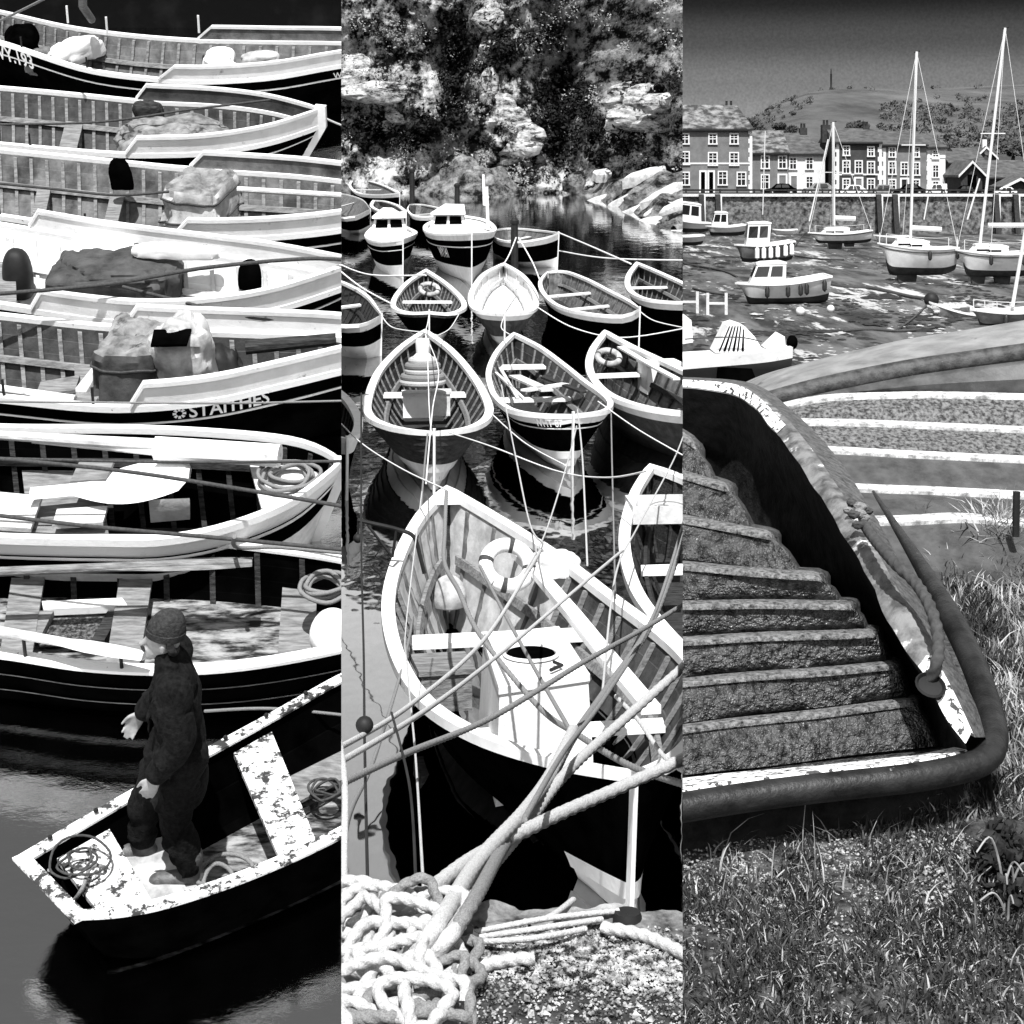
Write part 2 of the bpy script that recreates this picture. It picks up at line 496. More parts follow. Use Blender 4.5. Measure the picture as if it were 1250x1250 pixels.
def pxl(l, z): return [(a, b, z + (q[0] if q else 0)) for a, b, *q in l]
def coble(label, Ln, Rn, z, inner, nrib, wb=None, bands=None, rail=.07, full=.42, keel=-.12, floor=None, thw=(), stringers=(.62,), ribm=None, base=None, rise=(.1, .3), ribsp=None, lining=None, fl_a=.2, rk=(.1, .25), railm=None, rht=.05):
    b0 = P1.at(180, (Ln[0][1] + Rn[0][1]) / 2 + 10, 0)
    t = thing('coble', label, 'boat', P1, (b0.x, b0.y, 0), 'cobles moored side by side')
    b = Boat(P1, t, pxl(Ln, z), pxl(Rn, z), keel=keel, full=full, rise=rise, rake=rk)
    for nm, a0, a1, m, st in (bands or [('hull', 0, .78, BLACK, 5), ('rubbing_band', .78, .81, CLEANW, 1), ('sheer_strake', .81, 1.0, BLACK, 1)]):
        b.band(nm, m, a0, a1, st, out=.018 if st == 1 and a1 - a0 < .06 else 0)
    b.inside(inner)
    b.floor(floor or DARK, a=fl_a)
    b.rail(railm or WHITE, wd=rail, ht=rht)
    b.ribs(ribm or MIDWOOD, ribsp or [(.03 + .94 * i / (nrib - 1)) for i in range(nrib)])
    for a in stringers: b.stringer(ribm or MIDWOOD, a)
    for q in thw: b.seat(MIDWOOD, *q)
    if wb: b.washboard(CLEANW, wb[0], wb[1], inner=lining or inner)
    return t, b

b1t, b1 = coble('dark hulled coble lettered WY.193 on its white-railed bow, farthest from the quay steps',
    [(-200, 5), (-60, 4), (0, 15), (80, 33), (160, 44), (240, 50), (290, 51), (340, 52), (417, 53), (520, 58), (600, 68)],
    [(-200, 5), (-100, 28), (0, 53), (100, 85), (180, 97), (240, 101), (330, 96), (400, 84), (460, 75), (530, 70), (600, 68)], .62, GREYIN, 44, wb=(.60, .16))
b2t, b2 = coble('coble with grey tarpaulin heap and white bow strake ending in a blunt stem',
    [(-300, 100), (-120, 100), (0, 108), (100, 117), (180, 125), (260, 129), (330, 138), (392, 155)],
    [(-300, 150), (-120, 165), (0, 178), (130, 189), (200, 190), (260, 187), (330, 175), (392, 155)], .60, DGREYIN, 40, wb=(.66, .17),
    thw=[(.40, .62, .2, .03), (.55, .62, .2, .03)])
b3t, b3 = coble('coble with a square canvas covered engine box amidships and grey ribbed sides',
    [(-300, 165), (-120, 172), (0, 184), (140, 198), (220, 206), (300, 211), (380, 217), (470, 230), (560, 256)],
    [(-300, 235), (-120, 250), (0, 266), (100, 281), (200, 291), (300, 292), (400, 284), (490, 268), (560, 256)], .60, GREYIN, 42, wb=(.62, .16), thw=[(.415, .6, .14, .03), (.52, .6, .14, .03)])
b4t, b4 = coble('pale coble with light planked inside, dark tarpaulin and a black float',
    [(-300, 240), (-120, 258), (0, 275), (110, 294), (180, 304), (260, 314), (340, 325), (440, 345)],
    [(-300, 340), (-120, 358), (0, 374), (100, 389), (180, 396), (260, 392), (340, 378), (440, 345)], .60, CLEANW, 24, wb=(.47, .17), lining=CLEANW, floor=DARK, ribm=PALEWOOD, thw=[(.42, .6, .25, .03)])
b5t, b5 = coble('black coble lettered STAITHES with a bulky engine cover and white bow',
    [(-300, 365), (-120, 374), (0, 386), (110, 398), (200, 404), (300, 408), (400, 412), (480, 421), (540, 438)],
    [(-300, 465), (-120, 477), (0, 488), (100, 498), (170, 499), (260, 490), (350, 470), (450, 447), (540, 438)], .60, DGREYIN, 32, wb=(.55, .17), lining=CLEANW, thw=[(.5, .6, .3, .03)])
b6t, b6 = coble('coble with white furled sail, loose coil on its foredeck and white planks under its bow',
    [(-300, 510), (-120, 515), (0, 523), (150, 524), (250, 528), (340, 536), (385, 547), (419, 566)],
    [(-300, 640), (-120, 652), (0, 659), (120, 662), (200, 661), (280, 645), (360, 612), (419, 566)], .60, BLACK, 20, ribm=DARK, rise=(.1, .1), full=.36,
    bands=[('bottom_planking', 0, .55, PALEWOOD, 5), ('hull', .55, .76, BLACK, 1), ('rubbing_band', .76, .80, CLEANW, 1), ('sheer_strake', .80, 1.0, WHITE, 1)], thw=[(.20, .62, .5, .03), (.50, .62, .5, .03)], stringers=(.75,), rail=.06)
b7t, b7 = coble('big black open boat with three bare thwarts lying behind the standing man',
    [(-300, 690), (-120, 668), (0, 658), (150, 656), (250, 659), (330, 667), (417, 680), (520, 705), (600, 735)],
    [(-300, 775), (-120, 790), (0, 801), (100, 816), (200, 821), (300, 815), (417, 794), (520, 765), (600, 735)], .44, BLACK, 16, ribm=DARK, keel=-.2, full=.30,
    bands=[('hull', 0, .52, BLACK, 3), ('rubbing_band', .52, .535, MIDWOOD, 1), ('upper_hull', .535, .76, BLACK, 1), ('sheer_line', .76, .775, MIDWOOD, 1), ('sheer_strake', .775, 1.0, BLACK, 1)],
    thw=[(.345, .62, .2, .03), (.49, .62, .2, .03), (.715, .62, .22, .03)], stringers=(), floor=BILGE, fl_a=.47, rht=.02, rail=.09)
b1.text('WY.193', LETTER, b1.tpx(-12), .70, .25)
pl = b1.band('number_plate', BLACK, .74, .985, 1, out=.012, t0=b1.tpx(-30), t1=b1.tpx(74))
b1.text('W', LETTER, b1.tpx(408), .80, .10, name='lettering')
b5.text('STAITHES', LETTER, b5.tpx(230), .835, .155)
te = b5.tpx(220)
# the small emblem before the port name: eight short rays round a ring
mb = MB()
for k in range(8):
    a = k * math.pi / 4
    for r0, r1 in ((.022, .05),):
        c = [(r0, .008), (r1, .012), (r1, -.012), (r0, -.008)]
        mb.add([b5.p(te + (x * math.cos(a) - y * math.sin(a)) / b5.len, 1, .905 + (x * math.sin(a) + y * math.cos(a)) * 1.5, .02) for x, y in c], [(0, 1, 2, 3)])
mb.build('emblem', LETTER, b5t, P1, angle=0)
for b in (b1, b2, b3, b4, b5, b7):
    # iron thole pins on the near gunwale
    for t in (.37, .50):
        q = b.p(t, 1, 1, -.02)
        MB().tube([q, q + V((0, 0, .16))], .012, 6).build('thole_pin', IRON, b.root, P1)
b6.seat(PALEWOOD, .90, .80, .75, .03, name='foredeck')
b6.stem(CLEANW, 1.0)
b2.stem(CLEANW, 1.0, w=.05, a1=1.3)

def onb(b, t, u, a): return b.inner(t, u, a)
def heap(name, label, cat, m, P, c, rx, ry, rz, rz_ang=0, jag=.35, group=None, n=44, sq=.75):
    c = V(c); n = max(n, 44) if rx > .15 else n; mb = MB().ball((0, 0, 0), 1.0, n, 30 if rx > .15 else 14, 0, sq)
    ca, sa = math.cos(rz_ang), math.sin(rz_ang)
    v = []
    for p in mb.v:
        q = V((p.x * rx, p.y * ry, max(p.z, -.5) * rz)); k = 1 + jag * .6 * noise.noise(q * 3.2 + c) + jag * .3 * noise.noise(q * 8 + c)
        if rx > .15: k -= .13 * (1 - abs(noise.noise(V((q.x * 5 + q.y * 2, q.y * 3, q.z * 3)) + c * 2)) * 2.5) ** 4 + .07 * (1 - abs(noise.noise(V((q.x * 4, q.y * 10 - q.x * 3, q.z * 6)) + c)) * 2.5) ** 4
        q = q * k
        v.append(c + V((q.x * ca - q.y * sa, q.x * sa + q.y * ca, q.z)))
    mb.v = v
    return solo(mb, name, m, P, label, cat, c, group)

# covers, engine boxes and gear lying in the cobles
def boxcover(label, c, ax, sx, sy, sz, m, top=None, dent=.05, name='engine_cover', P=P1, cat='engine cover', pleats=True):
    """A cloth cover pulled over an engine box: rounded box with sagging folds."""
    c = V(c); ax = V(ax); ax.z = 0; ax.normalize(); ay = V((-ax.y, ax.x, 0))
    t = thing(name, label, cat, P, c)
    rows = []
    for k, (f, h) in enumerate([(1.12, 0), (1.09, .13), (1.06, .25), (1.03, .42), (1.0, .6), (.99, .75), (.98, .88), (.92, .98), (.8, 1.01), (.7, 1.02), (.55, 1.03), (.4, 1.03), (.25, 1.03), (.02, 1.0)]):
        r = []
        for j in range(72):
            b_ = 2 * math.pi * j / 72
            x, y = math.cos(b_), math.sin(b_); q = .32
            x, y = math.copysign(abs(x) ** q, x), math.copysign(abs(y) ** q, y)
            fold = 1 + (.07 * math.sin(b_ * 7 + h) * (1 - h) if pleats else 0)
            p = c + ax * (x * sx * f * fold) + ay * (y * sy * f * fold) + V((0, 0, h * sz))
            p -= (p - c).normalized() * (dent * 1.1 * (1 - abs(noise.noise(p * 5.5)) * 2) ** 3); p.z += dent * .5 * noise.noise(p * 4); p += ax * (dent * .3 * noise.noise(p * 5 + V((7, 0, 0))))
            r.append(p)
        rows.append(r)
    MB().loft(rows[:8], True).build('cover_skirt', m, t, P)
    MB().loft(rows[7:], True).build('cover_top', top or m, t, P)
    for k in (2, 5):
        MB().tube([p + (p - c).normalized() * .012 for p in rows[k]] + [rows[k][0] + (rows[k][0] - c).normalized() * .012], .011, 6).build('lashing', ROPED, t, P)
    return t
boxcover('square pale canvas engine cover standing amidships in the ribbed coble', P1.at(248, 268, .25), b3.ax, .30, .40, .42, PALECAN, CANVAS)
boxcover('large stained engine cover with a draped pale cloth in the STAITHES coble', P1.at(172, 474, .2), b5.ax, .27, .48, .50, DGREYIN, CANVAS)
heap('cloth', 'pale rumpled cloth hanging off the stained engine cover', 'cloth', PALECAN, P1, P1.at(222, 452, .45), .28, .3, .42, .2, .5)
heap('tarpaulin', 'grey tarpaulin heap in the bow of the blunt stemmed coble', 'tarpaulin', CANVAS, P1, P1.at(210, 172, .45), .62, .5, .22, .1, .3)
heap('tarpaulin', 'flat dark grey tarpaulin stretched over the pale coble', 'tarpaulin', DGREYIN, P1, P1.at(146, 340, .42), .60, .5, .24, .05, .15, n=28, sq=.5)
heap('sail_bundle', 'white folded sailcloth behind the dark tarpaulin of the pale coble', 'sail', CLEANW, P1, P1.at(133, 306, .55), .36, .25, .16, 0, .2)
heap('net_heap', 'black net heap in the bow of the numbered coble', 'net', BLACK, P1, P1.at(28, 62, .4), .22, .22, .32, .2, .4)
heap('sack', 'grey sack beside the black net heap', 'sack', GREYIN, P1, P1.at(50, 78, .4), .2, .2, .2, .2, .3)
heap('sheet', 'white sheet bunched across the numbered coble', 'cloth', CLEANW, P1, P1.at(92, 66, .5), .16, .5, .18, -.5, .5)
heap('engine_hood', 'white engine hood in the numbered coble', 'engine cover', CLEANW, P1, P1.at(268, 86, .45), .2, .25, .26, .1, .15, sq=.5)
heap('fish_crate_cover', 'white bundle on the foredeck of the numbered coble', 'bundle', PALECAN, P1, P1.at(318, 72, .6), .24, .12, .1, .1, .3)
heap('float', 'black net float against the pale planks near the bow', 'float', BLACK, P1, P1.at(305, 339, .5), .10, .10, .17, 0, .2)
heap('fuel_can', 'dark round can in the pale coble beside the tarpaulin', 'can', IRON, P1, P1.at(22, 342, .3), .13, .13, .3, 0, .05)
heap('fender', 'white round fender in the bow of the big black boat', 'fender', CLEANW, P1, P1.at(406, 776, .45), .14, .14, .17, 0, .05, sq=1)
heap('engine_block', 'dark engine block behind the draped cloth', 'engine', IRON, P1, P1.at(272, 452, .3), .2, .22, .25, 0, .4)

# sail bundle and spars in the sixth boat
def spar(name, label, cat, m, P, a, b, r0, r1=None, group=None, blade=None, n=10):
    a, b = V(a), V(b); t = None
    k = 14; r1 = r1 or r0
    pts = [a.lerp(b, i / k) for i in range(k + 1)]
    mb = MB().tube(pts, [r0 + (r1 - r0) * i / k for i in range(k + 1)], n)
    if blade is None:
        return solo(mb, name, m, P, label, cat, a, group)
    t = thing(name, label, cat, P, a, group)
    mb.build('shaft', m, t, P)
    d = (b - a).normalized(); sd = d.cross(V((0, 0, 1))).normalized()
    L_, W_ = blade
    mb = MB(); rows = []
    for i in range(9):
        f = i / 8; wv = W_ * min(1, .25 + 1.6 * f) * (1 - .25 * max(0, f - .8) / .2)
        q = b - d * L_ * (1 - f)
        rows.append([q - sd * wv, q + V((0, 0, .015)), q + sd * wv, q - V((0, 0, .015))])
    mb.loft(rows, True, True).build('blade', m, t, P)
    return t
spar('furled_sail', 'white furled sail on a pole lying along the far side of the sixth coble', 'sail', CLEANW, P1, P1.at(190, 547, .66), P1.at(342, 556, .66), .085, .08)
spar('pole', 'long pale pole leading aft from the furled sail', 'pole', PALEWOOD, P1, P1.at(-40, 529, .66), P1.at(192, 543, .66), .03, .045)
spar('pole', 'thin white pole lying under the furled sail', 'pole', CLEANW, P1, P1.at(40, 537, .62), P1.at(340, 566, .62), .025, .03)
mb = MB(); rows = []
for i in range(25):
    f = i / 24; c = P1.at(38 + 194 * f, 603 - 24 * f + 2 * math.sin(f * 3), .52)
    wv = .06 + .16 * max(0, math.sin(math.pi * min(1, max(0, f - .28) / .86))) if f < .97 else .05
    rows.append([c + V((0, -wv * 1.3, 0)), c + V((0, 0, .05)), c + V((0, wv * 1.3, 0)), c - V((0, 0, .03))])
solo(mb.loft(rows, True, True), 'rudder', CLEANW, P1, 'white paddle shaped rudder lying across the thwarts of the sixth coble', 'rudder', P1.at(120, 590, .5))
solo(MB().prism([P1.at(182, 618, .45), P1.at(232, 616, .45), P1.at(232, 634, .3), P1.at(184, 638, .3)], (0, 0, .05)), 'hatch_board', PALEWOOD, P1, 'small pale hatch board with a bolt beside the white rudder', 'board', P1.at(205, 628, .4))
spar('oar', 'long pale oar laid across the thwarts of the big black boat', 'oar', MIDWOOD, P1, P1.at(-60, 700, .62), P1.at(308, 686, .62), .03, .03, blade=(1.0, .07))
spar('oar', 'dark oar lying along the near side of the big black boat', 'oar', PALEWOOD, P1, P1.at(-60, 760, .60), P1.at(176, 801, .60), .03, .025, blade=(.7, .06))
spar('pole', 'bare pole lying in the bow of the engine box coble', 'pole', PALEWOOD, P1, P1.at(290, 231, .6), P1.at(440, 240, .6), .03)
spar('oar', 'pale oar resting in the blackened stern of the STAITHES coble', 'oar', CLEANW, P1, P1.at(-60, 466, .6), P1.at(92, 487, .6), .03, .03, blade=(.5, .05))
spar('tiller', 'dark tiller arm in the bow of the STAITHES coble', 'tiller', DARK, P1, P1.at(300, 424, .62), P1.at(410, 414, .66), .06, .05)
solo(MB().prism([P1.at(90, 486, .3), P1.at(106, 487, .3), P1.at(126, 452, .5), P1.at(121, 447, .5)], (0, 0, .06)), 'plank', PALEWOOD, P1, 'pale plank leaning on the stained engine cover', 'plank', P1.at(105, 475, .4))
# wheelhouse post beyond the first boat
solo(MB().tube([P1.at(101, -16, 1.7), P1.at(101, 8, 1.3), P1.at(112, 24, .9)], .05, 8), 'outboard_bracket', MIDWOOD, P1, 'bent grey post standing at the far gunwale of the numbered coble', 'post', P1.at(108, 20, .8))

# loose gear
def board(label, pts, z, th, m, name='board', cat='board'):
    q = [P1.at(x, y, z) for x, y in pts]
    return solo(MB().prism(q, (0, 0, th)), name, m, P1, label, cat, q[0])
board('white plank edging the sunken well in the big black boat', [(52, 742), (150, 738), (156, 747), (54, 752)], .18, .05, WHITE, 'plank', 'plank')
board('short plank closing the left side of the sunken well', [(48, 752), (66, 752), (50, 784), (34, 786)], .18, .04, MIDWOOD, 'plank', 'plank')
board('short dark plank at the right side of the sunken well', [(132, 752), (148, 752), (128, 788), (112, 788)], .18, .04, DARK, 'plank', 'plank')
board('black mat lying in the sunken well of the big black boat', [(66, 756), (132, 754), (112, 788), (48, 789)], .16, .01, mat('wet_grit', .003, .16, scale=40, lo=.45, hi=.65, nr=.75, rough=.7), 'mat', 'mat')
board('pale board lying across the stern of the sixth coble', [(0, 605), (52, 610), (38, 650), (-20, 646)], .42, .03, PALEWOOD)
board('pale board beside the rudder in the sixth coble', [(70, 626), (132, 622), (126, 642), (64, 646)], .42, .03, PALEWOOD)
board('grey board standing behind the rudder', [(98, 566), (140, 566), (130, 590), (86, 592)], .55, .03, MIDWOOD)
board('white locker lid in the bow of the numbered coble', [(250, 78), (276, 74), (290, 82), (262, 88)], .72, .04, CLEANW)
board('black gap board under the stained engine cover', [(188, 405), (234, 404), (228, 423), (184, 424)], .86, .02, BLACK)
board('bare wooden hatch on the floor of the STAITHES coble', [(50, 470), (98, 462), (92, 480), (44, 486)], .35, .03, MIDWOOD, 'hatch', 'hatch')
heap('net_heap', 'dark tangle of net by the rail of the blunt stemmed coble', 'net', DARK, P1, P1.at(182, 138, .62), .18, .12, .14, .2, .5)
heap('net_heap', 'black net hung over the rail of the engine box coble', 'net', BLACK, P1, P1.at(148, 218, .6), .12, .1, .2, .2, .5)
heap('bundle', 'white rolled sail along the far side of the pale coble', 'sail', CLEANW, P1, P1.at(215, 308, .72), .40, .07, .09, -.1, .2)
for i, (px, py, z) in enumerate([(131, 42, .8), (243, 40, .8), (83, 28, .8)]):
    solo(MB().tube([P1.at(px, py, z), P1.at(px, py, z) + V((0, 0, .22))], .015, 6), 'thole_pin', CLEANW, P1, ('short white pin on the far rail beside the bent post', 'short white pin on the far rail amidships of the numbered coble', 'short white pin on the far rail near the black net heap')[i], 'pin', P1.at(px, py, z))

# mooring lines
def rope(label, pts, r, m, P, name='mooring_rope', n=8, twist=0, lobes=0, group=None, k=40, cat='rope'):
    if lobes: twist = 2.7 / r; k = max(k, int(sum((V(u) - V(v)).length for u, v in zip(pts, pts[1:])) / (.45 * r)))
    return solo(MB().tube(spline(pts, k), r, n, twist, lobes), name, m, P, label, cat, pts[0], group, angle=80)
def line1(label, l, m, r=.012): return rope(label, [P1.at(*p) for p in l], r, m, P1)
line1('dark line from the black float across to the stern of the pale coble', [(-20, 360, .9), (130, 347, .95), (250, 327, .9), (370, 316, .85), (430, 318, .9)], ROPED, .018)
line1('dark line slanting down from the tarpaulin of the pale coble', [(150, 350, .8), (210, 365, .8), (310, 388, .75), (430, 391, .7)], ROPED, .014)
line1('thin line drooping along the inside of the engine box coble', [(-20, 222, .7), (60, 230, .66), (140, 238, .66), (206, 234, .7)], ROPED, .014)
line1('thin line crossing the blunt stemmed coble at rail height', [(-20, 152, .8), (120, 149, .75), (230, 134, .8), (330, 122, .9)], ROPED, .013)
line1('long dark line passing over the sixth coble to its bow', [(-20, 558, 1.0), (150, 575, .95), (300, 598, .9), (430, 620, .9)], ROPED, .013)
line1('thin level line over the white sail bundle', [(-20, 559, .95), (200, 564, .9), (430, 563, .9)], ROPED, .01)
line1('dark line from the sixth coble down to the big black boat', [(-20, 627, .9), (115, 643, .9), (260, 656, .8), (430, 672, .8)], ROPED, .013)
line1('thin pale line running from the STAITHES lettering out to the right', [(-20, 490, .8), (200, 492, .8), (300, 492, .75), (430, 489, .7)], ROPEG, .008)
line1('pale warp slanting up to the quay at top left', [(-20, 35, .9), (55, -2, 1.6), (80, -20, 2)], ROPEG, .016)
line1('dark rope over the stem of the big black boat', [(286, 655, .9), (290, 668, .7), (340, 668, .65), (430, 676, .65)], ROPEG, .014)
line1('white line leading from the white stem out of view', [(385, 138, .7), (405, 148, .6), (430, 158, .5)], ROPEW, .012)
line1('thin pale line from the black hull up to the peeling skiff', [(250, 868, .2), (330, 865, .35), (430, 874, .3)], ROPEG, .009)
def coil(label, P, c, R_, r, m, turns=4, jig=.12, seed=1, flat=1.0):
    q = random.Random(seed); c = V(c); pts = []
    N = turns * 14
    for i in range(N + 1):
        a = i / 14 * 2 * math.pi; rr = R_ * (1 + jig * math.sin(a * .37 + seed) + q.uniform(-.05, .05))
        pts.append(c + V((math.cos(a) * rr, math.sin(a) * rr * flat, .01 + r * 1.3 * (i / 14) * .6 + .02 * math.sin(a * 1.7))))
    return rope(label, pts, r, m, P, name='rope_coil', k=N * 2)
coil('loose pale coil on the foredeck of the sixth coble', P1, P1.at(352, 585, .52), .17, .014, ROPEG, 4, .3, 3)
coil('hank of cord hung in the bow of the big black boat', P1, P1.at(397, 722, .5), .13, .014, ROPEG, 5, .2, 8)

# the peeling skiff with the man
sk = thing('skiff', 'black square ended skiff with peeling white rails, man standing in it', 'boat', P1, P1.at(230, 1030, 0))
ZS = .42
skb = Boat(P1, sk, [(25, 1046, ZS), (110, 996, ZS), (215, 936, ZS), (330, 873, ZS), (430, 818, ZS + .02), (540, 772, ZS + .05)],
           [(98, 1121, ZS), (150, 1117, ZS), (215, 1103, ZS), (320, 1066, ZS), (430, 1014, ZS + .02), (570, 930, ZS + .05)], keel=-.06, rise=(.06, .0), full=.16, rake=(.16, 0), th=.03)
skb.band('hull', BLACK, 0, 1, 2, lap=.01)
skb.inside(BLACK, .05, .98, 2)
skb.floor(BILGE, a=.16, t0=.02, t1=.98)
skb.rail(WORNW, wd=.075, ht=.014, out=.012)
skb.seat(WORNW, .115, .78, .30, .03, u0=.03, u1=.97)
skb.seat(WORNW, .52, .80, .23, .03)
skb.seat(WHITE, .80, .82, .2, .03)
for u in (.33, .66):
    mb = MB(); k = 10
    mb.loft([[skb.inner(t, u - .006, .2), skb.inner(t, u, .26), skb.inner(t, u + .006, .2)] for t in skb.ts(.55, .98)])
    mb.build('floor_batten', DARK, sk, P1)
MB().prism([skb.inner(.56, .30, .30), skb.inner(.98, .30, .30), skb.inner(.98, .13, .40), skb.inner(.56, .13, .40)], (0, 0, .02)).build('side_bench', MIDWOOD, sk, P1)
for i in range(9):
    q = skb.p(.06 + .1 * i, -1, 1, -.02, .03)
    MB().ball(q, .014, 8, 5).build('rail_bolt', IRON, sk, P1)
coil('thin tangled cord lying over the stern seat of the skiff', P1, P1.at(97, 1052, .42), .105, .0065, ROPED, 3, .5, 5)
rope('cord looping from the stern seat into the skiff bottom', [P1.at(*p) for p in [(60, 1062, .42), (62, 1078, .3), (85, 1100, .3), (100, 1085, .4), (110, 1060, .4), (126, 1058, .4), (130, 1070, .2), (118, 1086, .2)]], .010, ROPEG, P1)
coil('dark coil of cord on the skiff floor at the bow', P1, P1.at(398, 967, .16), .08, .007, ROPED, 4, .2, 9)
coil('loose cord by the man\'s heel in the skiff', P1, P1.at(268, 1072, .14), .12, .012, ROPEG, 2, .5, 2)
heap('rag', 'pale torn sacking on the skiff floor under the man', 'rag', PALECAN, P1, P1.at(178, 1058, .12), .26, .34, .035, .5, .3)

# the man
def voxel(mb, vox, smooth=6, M=None):
    """One continuous skin over overlapping tapered limbs."""
    me = mb.mesh(weld=False)
    o = bpy.data.objects.new('figure', me); COL.objects.link(o)
    r = o.modifiers.new('r', 'REMESH'); r.mode = 'VOXEL'; r.voxel_size = vox
    sm = o.modifiers.new('s', 'SMOOTH'); sm.iterations = smooth; sm.factor = .5
    dg = bpy.context.evaluated_depsgraph_get()
    m2 = bpy.data.meshes.new_from_object(o.evaluated_get(dg))
    out_ = MB(); out_.add([v.co.copy() for v in m2.vertices], [tuple(p.vertices) for p in m2.polygons])
    bpy.data.objects.remove(o); bpy.data.meshes.remove(me); bpy.data.meshes.remove(m2)
    return out_
class Fig:
    """Figure space: x forward (the way the man looks), y to his left, z up, metres from between the feet."""
    def __init__(s, base, yaw, k=1.0):
        s.b = V(base); s.ca, s.sa, s.k = math.cos(yaw), math.sin(yaw), k
    def __call__(s, x, y, z):
        x -= .12 * z
        return s.b + V((x * s.ca - y * s.sa, x * s.sa + y * s.ca, z)) * s.k
    def limb(s, mb, pts, rs, n=12):
        q = spline([s(*p) for p in pts], len(pts) * 5); m = len(rs) - 1; rr = []
        for i in range(len(q)):
            u = m * i / (len(q) - 1); j = min(int(u), m - 1); rr.append((rs[j] + (rs[j + 1] - rs[j]) * (u - j)) * s.k)
        mb.tube(q, rr, n); mb.ball(q[0], rr[0], n, 8); mb.ball(q[-1], rr[-1], n, 8)
    def oval(s, mb, secs, n=24):
        """secs: (x, y, z, half depth, half width)"""
        P_ = []
        for x, y, z, a, b in secs:
            P_.append([s(x + a * math.cos(2 * math.pi * i / n), y + b * math.sin(2 * math.pi * i / n), z) for i in range(n)])
        mb.loft(P_, True, True)
mpt = P1.at(212, 1064, .10)
fg = Fig(mpt, math.pi + .08, .88)
man = thing('person', 'man in dark jacket and knitted cap standing in the skiff looking down', 'person', P1, mpt)
body = MB()
# legs: his right leg (away from us, y<0) forward, left leg (nearer, y>0) under him; facing -x, his left is toward the viewer
LEG_R = [(.05, -.10, .90), (.17, -.11, .50), (.20, -.13, .09)]
LEG_L = [(-.04, .10, .90), (.0, .11, .50), (-.10, .12, .09)]
for lg in (LEG_R, LEG_L): fg.limb(body, lg, (.095, .065, .045))
fg.oval(body, [(0, 0, .82, .11, .16), (.0, 0, .95, .12, .17), (.02, 0, 1.1, .10, .14), (.05, 0, 1.28, .10, .14), (.08, 0, 1.40, .07, .12), (.11, 0, 1.48, .06, .09)])
fg.limb(body, [(.11, 0, 1.45), (.15, 0, 1.54)], (.058, .055))
HX, HZ = .15, 1.62
hd = MB(); hc = fg(HX, 0, HZ)
body.ball(hc, (.098 * fg.k, .078 * fg.k, .115 * fg.k), 20, 14)
fg.limb(body, [(HX + .045, 0, HZ - .075), (HX + .07, 0, HZ - .10)], (.05, .036))          # jaw and chin
fg.limb(body, [(HX + .088, 0, HZ + .0), (HX + .116, 0, HZ - .032)], (.012, .018))       # nose
fg.limb(body, [(HX + .088, -.02, HZ - .062), (HX + .088, .02, HZ - .062)], (.014, .014))  # mouth
for sd in (-1, 1):
    fg.limb(body, [(HX - .005, sd * .078, HZ - .01), (HX - .01, sd * .082, HZ - .04)], (.02, .014))  # ears
    fg.limb(body, [(HX + .07, sd * .02, HZ + .02), (HX + .062, sd * .05, HZ + .02)], (.016, .014))   # brow
ARM_L = [(.08, .20, 1.40), (.02, .26, 1.12), (.12, .25, .88)]
ARM_R = [(.10, -.20, 1.40), (.12, -.25, 1.13), (.25, -.22, .97)]
for ar in (ARM_L, ARM_R): fg.limb(body, ar, (.06, .046, .032))
def hand(wx, wy, wz, dx, dz, sd):
    """palm, four fingers and a thumb hanging from the wrist; (dx, dz) is the hand's direction"""
    px_, pz_ = -dz, dx
    P_ = lambda u, v, w_: (wx + dx * u + px_ * v, wy + w_, wz + dz * u + pz_ * v)
    for j, (v, l) in enumerate(((-.033, .070), (-.011, .082), (.011, .076), (.033, .058))):
        fg.limb(body, [P_(0, v * .6, 0), P_(.085, v, 0)], (.017, .014), 8)
        fg.limb(body, [P_(.08, v, 0), P_(.08 + l * .5, v * 1.15, -sd * .012), P_(.08 + l, v * 1.2, -sd * .035)], (.0105, .010, .008), 8)
    fg.limb(body, [P_(.02, .03, 0), P_(.05, .058, -sd * .012), P_(.095, .068, -sd * .02)], (.014, .012, .009), 8)
hand(.127, .25, .865, .35, -.94, 1)
hand(.262, -.22, .96, .5, -.86, -1)
voxel(body, .0075, 4).build('body', SKIN, man, P1)
coat = MB()
fg.oval(coat, [(-.01, 0, .56, .150, .21), (-.01, 0, .62, .150, .212), (-.005, 0, .74, .145, .21), (.0, 0, .85, .14, .205), (.01, 0, 1.0, .13, .19), (.04, 0, 1.2, .132, .195), (.065, 0, 1.34, .128, .20), (.085, 0, 1.43, .11, .18), (.10, 0, 1.475, .08, .10)])
fg.limb(coat, [(.10, 0, 1.46), (.115, 0, 1.52)], (.085, .082))
fg.limb(coat, [(.06, .19, 1.40), (.01, .26, 1.12), (.115, .25, .905)], (.105, .092, .068))
fg.limb(coat, [(.08, -.19, 1.40), (.11, -.25, 1.13), (.24, -.22, .985)], (.105, .09, .066))
mb_ = coat
for sd in (-1, 1):   # collar standing round the neck, lapels
    fg.limb(coat, [(.07, sd * .085, 1.49), (.13, sd * .075, 1.50), (.175, sd * .035, 1.44)], (.03, .032, .022))
    fg.limb(coat, [(.18, sd * .03, 1.42), (.20, sd * .012, 1.25), (.185, sd * .006, 1.0)], (.016, .012, .010))
c2 = voxel(coat, .0115, 3)
c2.v = [p + V((1, .6, .2)) * (.016 * noise.noise(V((p.x * 6, p.y * 6, p.z * 8))) - .022 * (1 - abs(noise.noise(V((p.x * 5 + p.z * 3, p.y * 5 - p.z * 2, p.z * 5)))) * 2.2) ** 3) for p in c2.v]
jk = c2.build('jacket', COAT, man, P1)
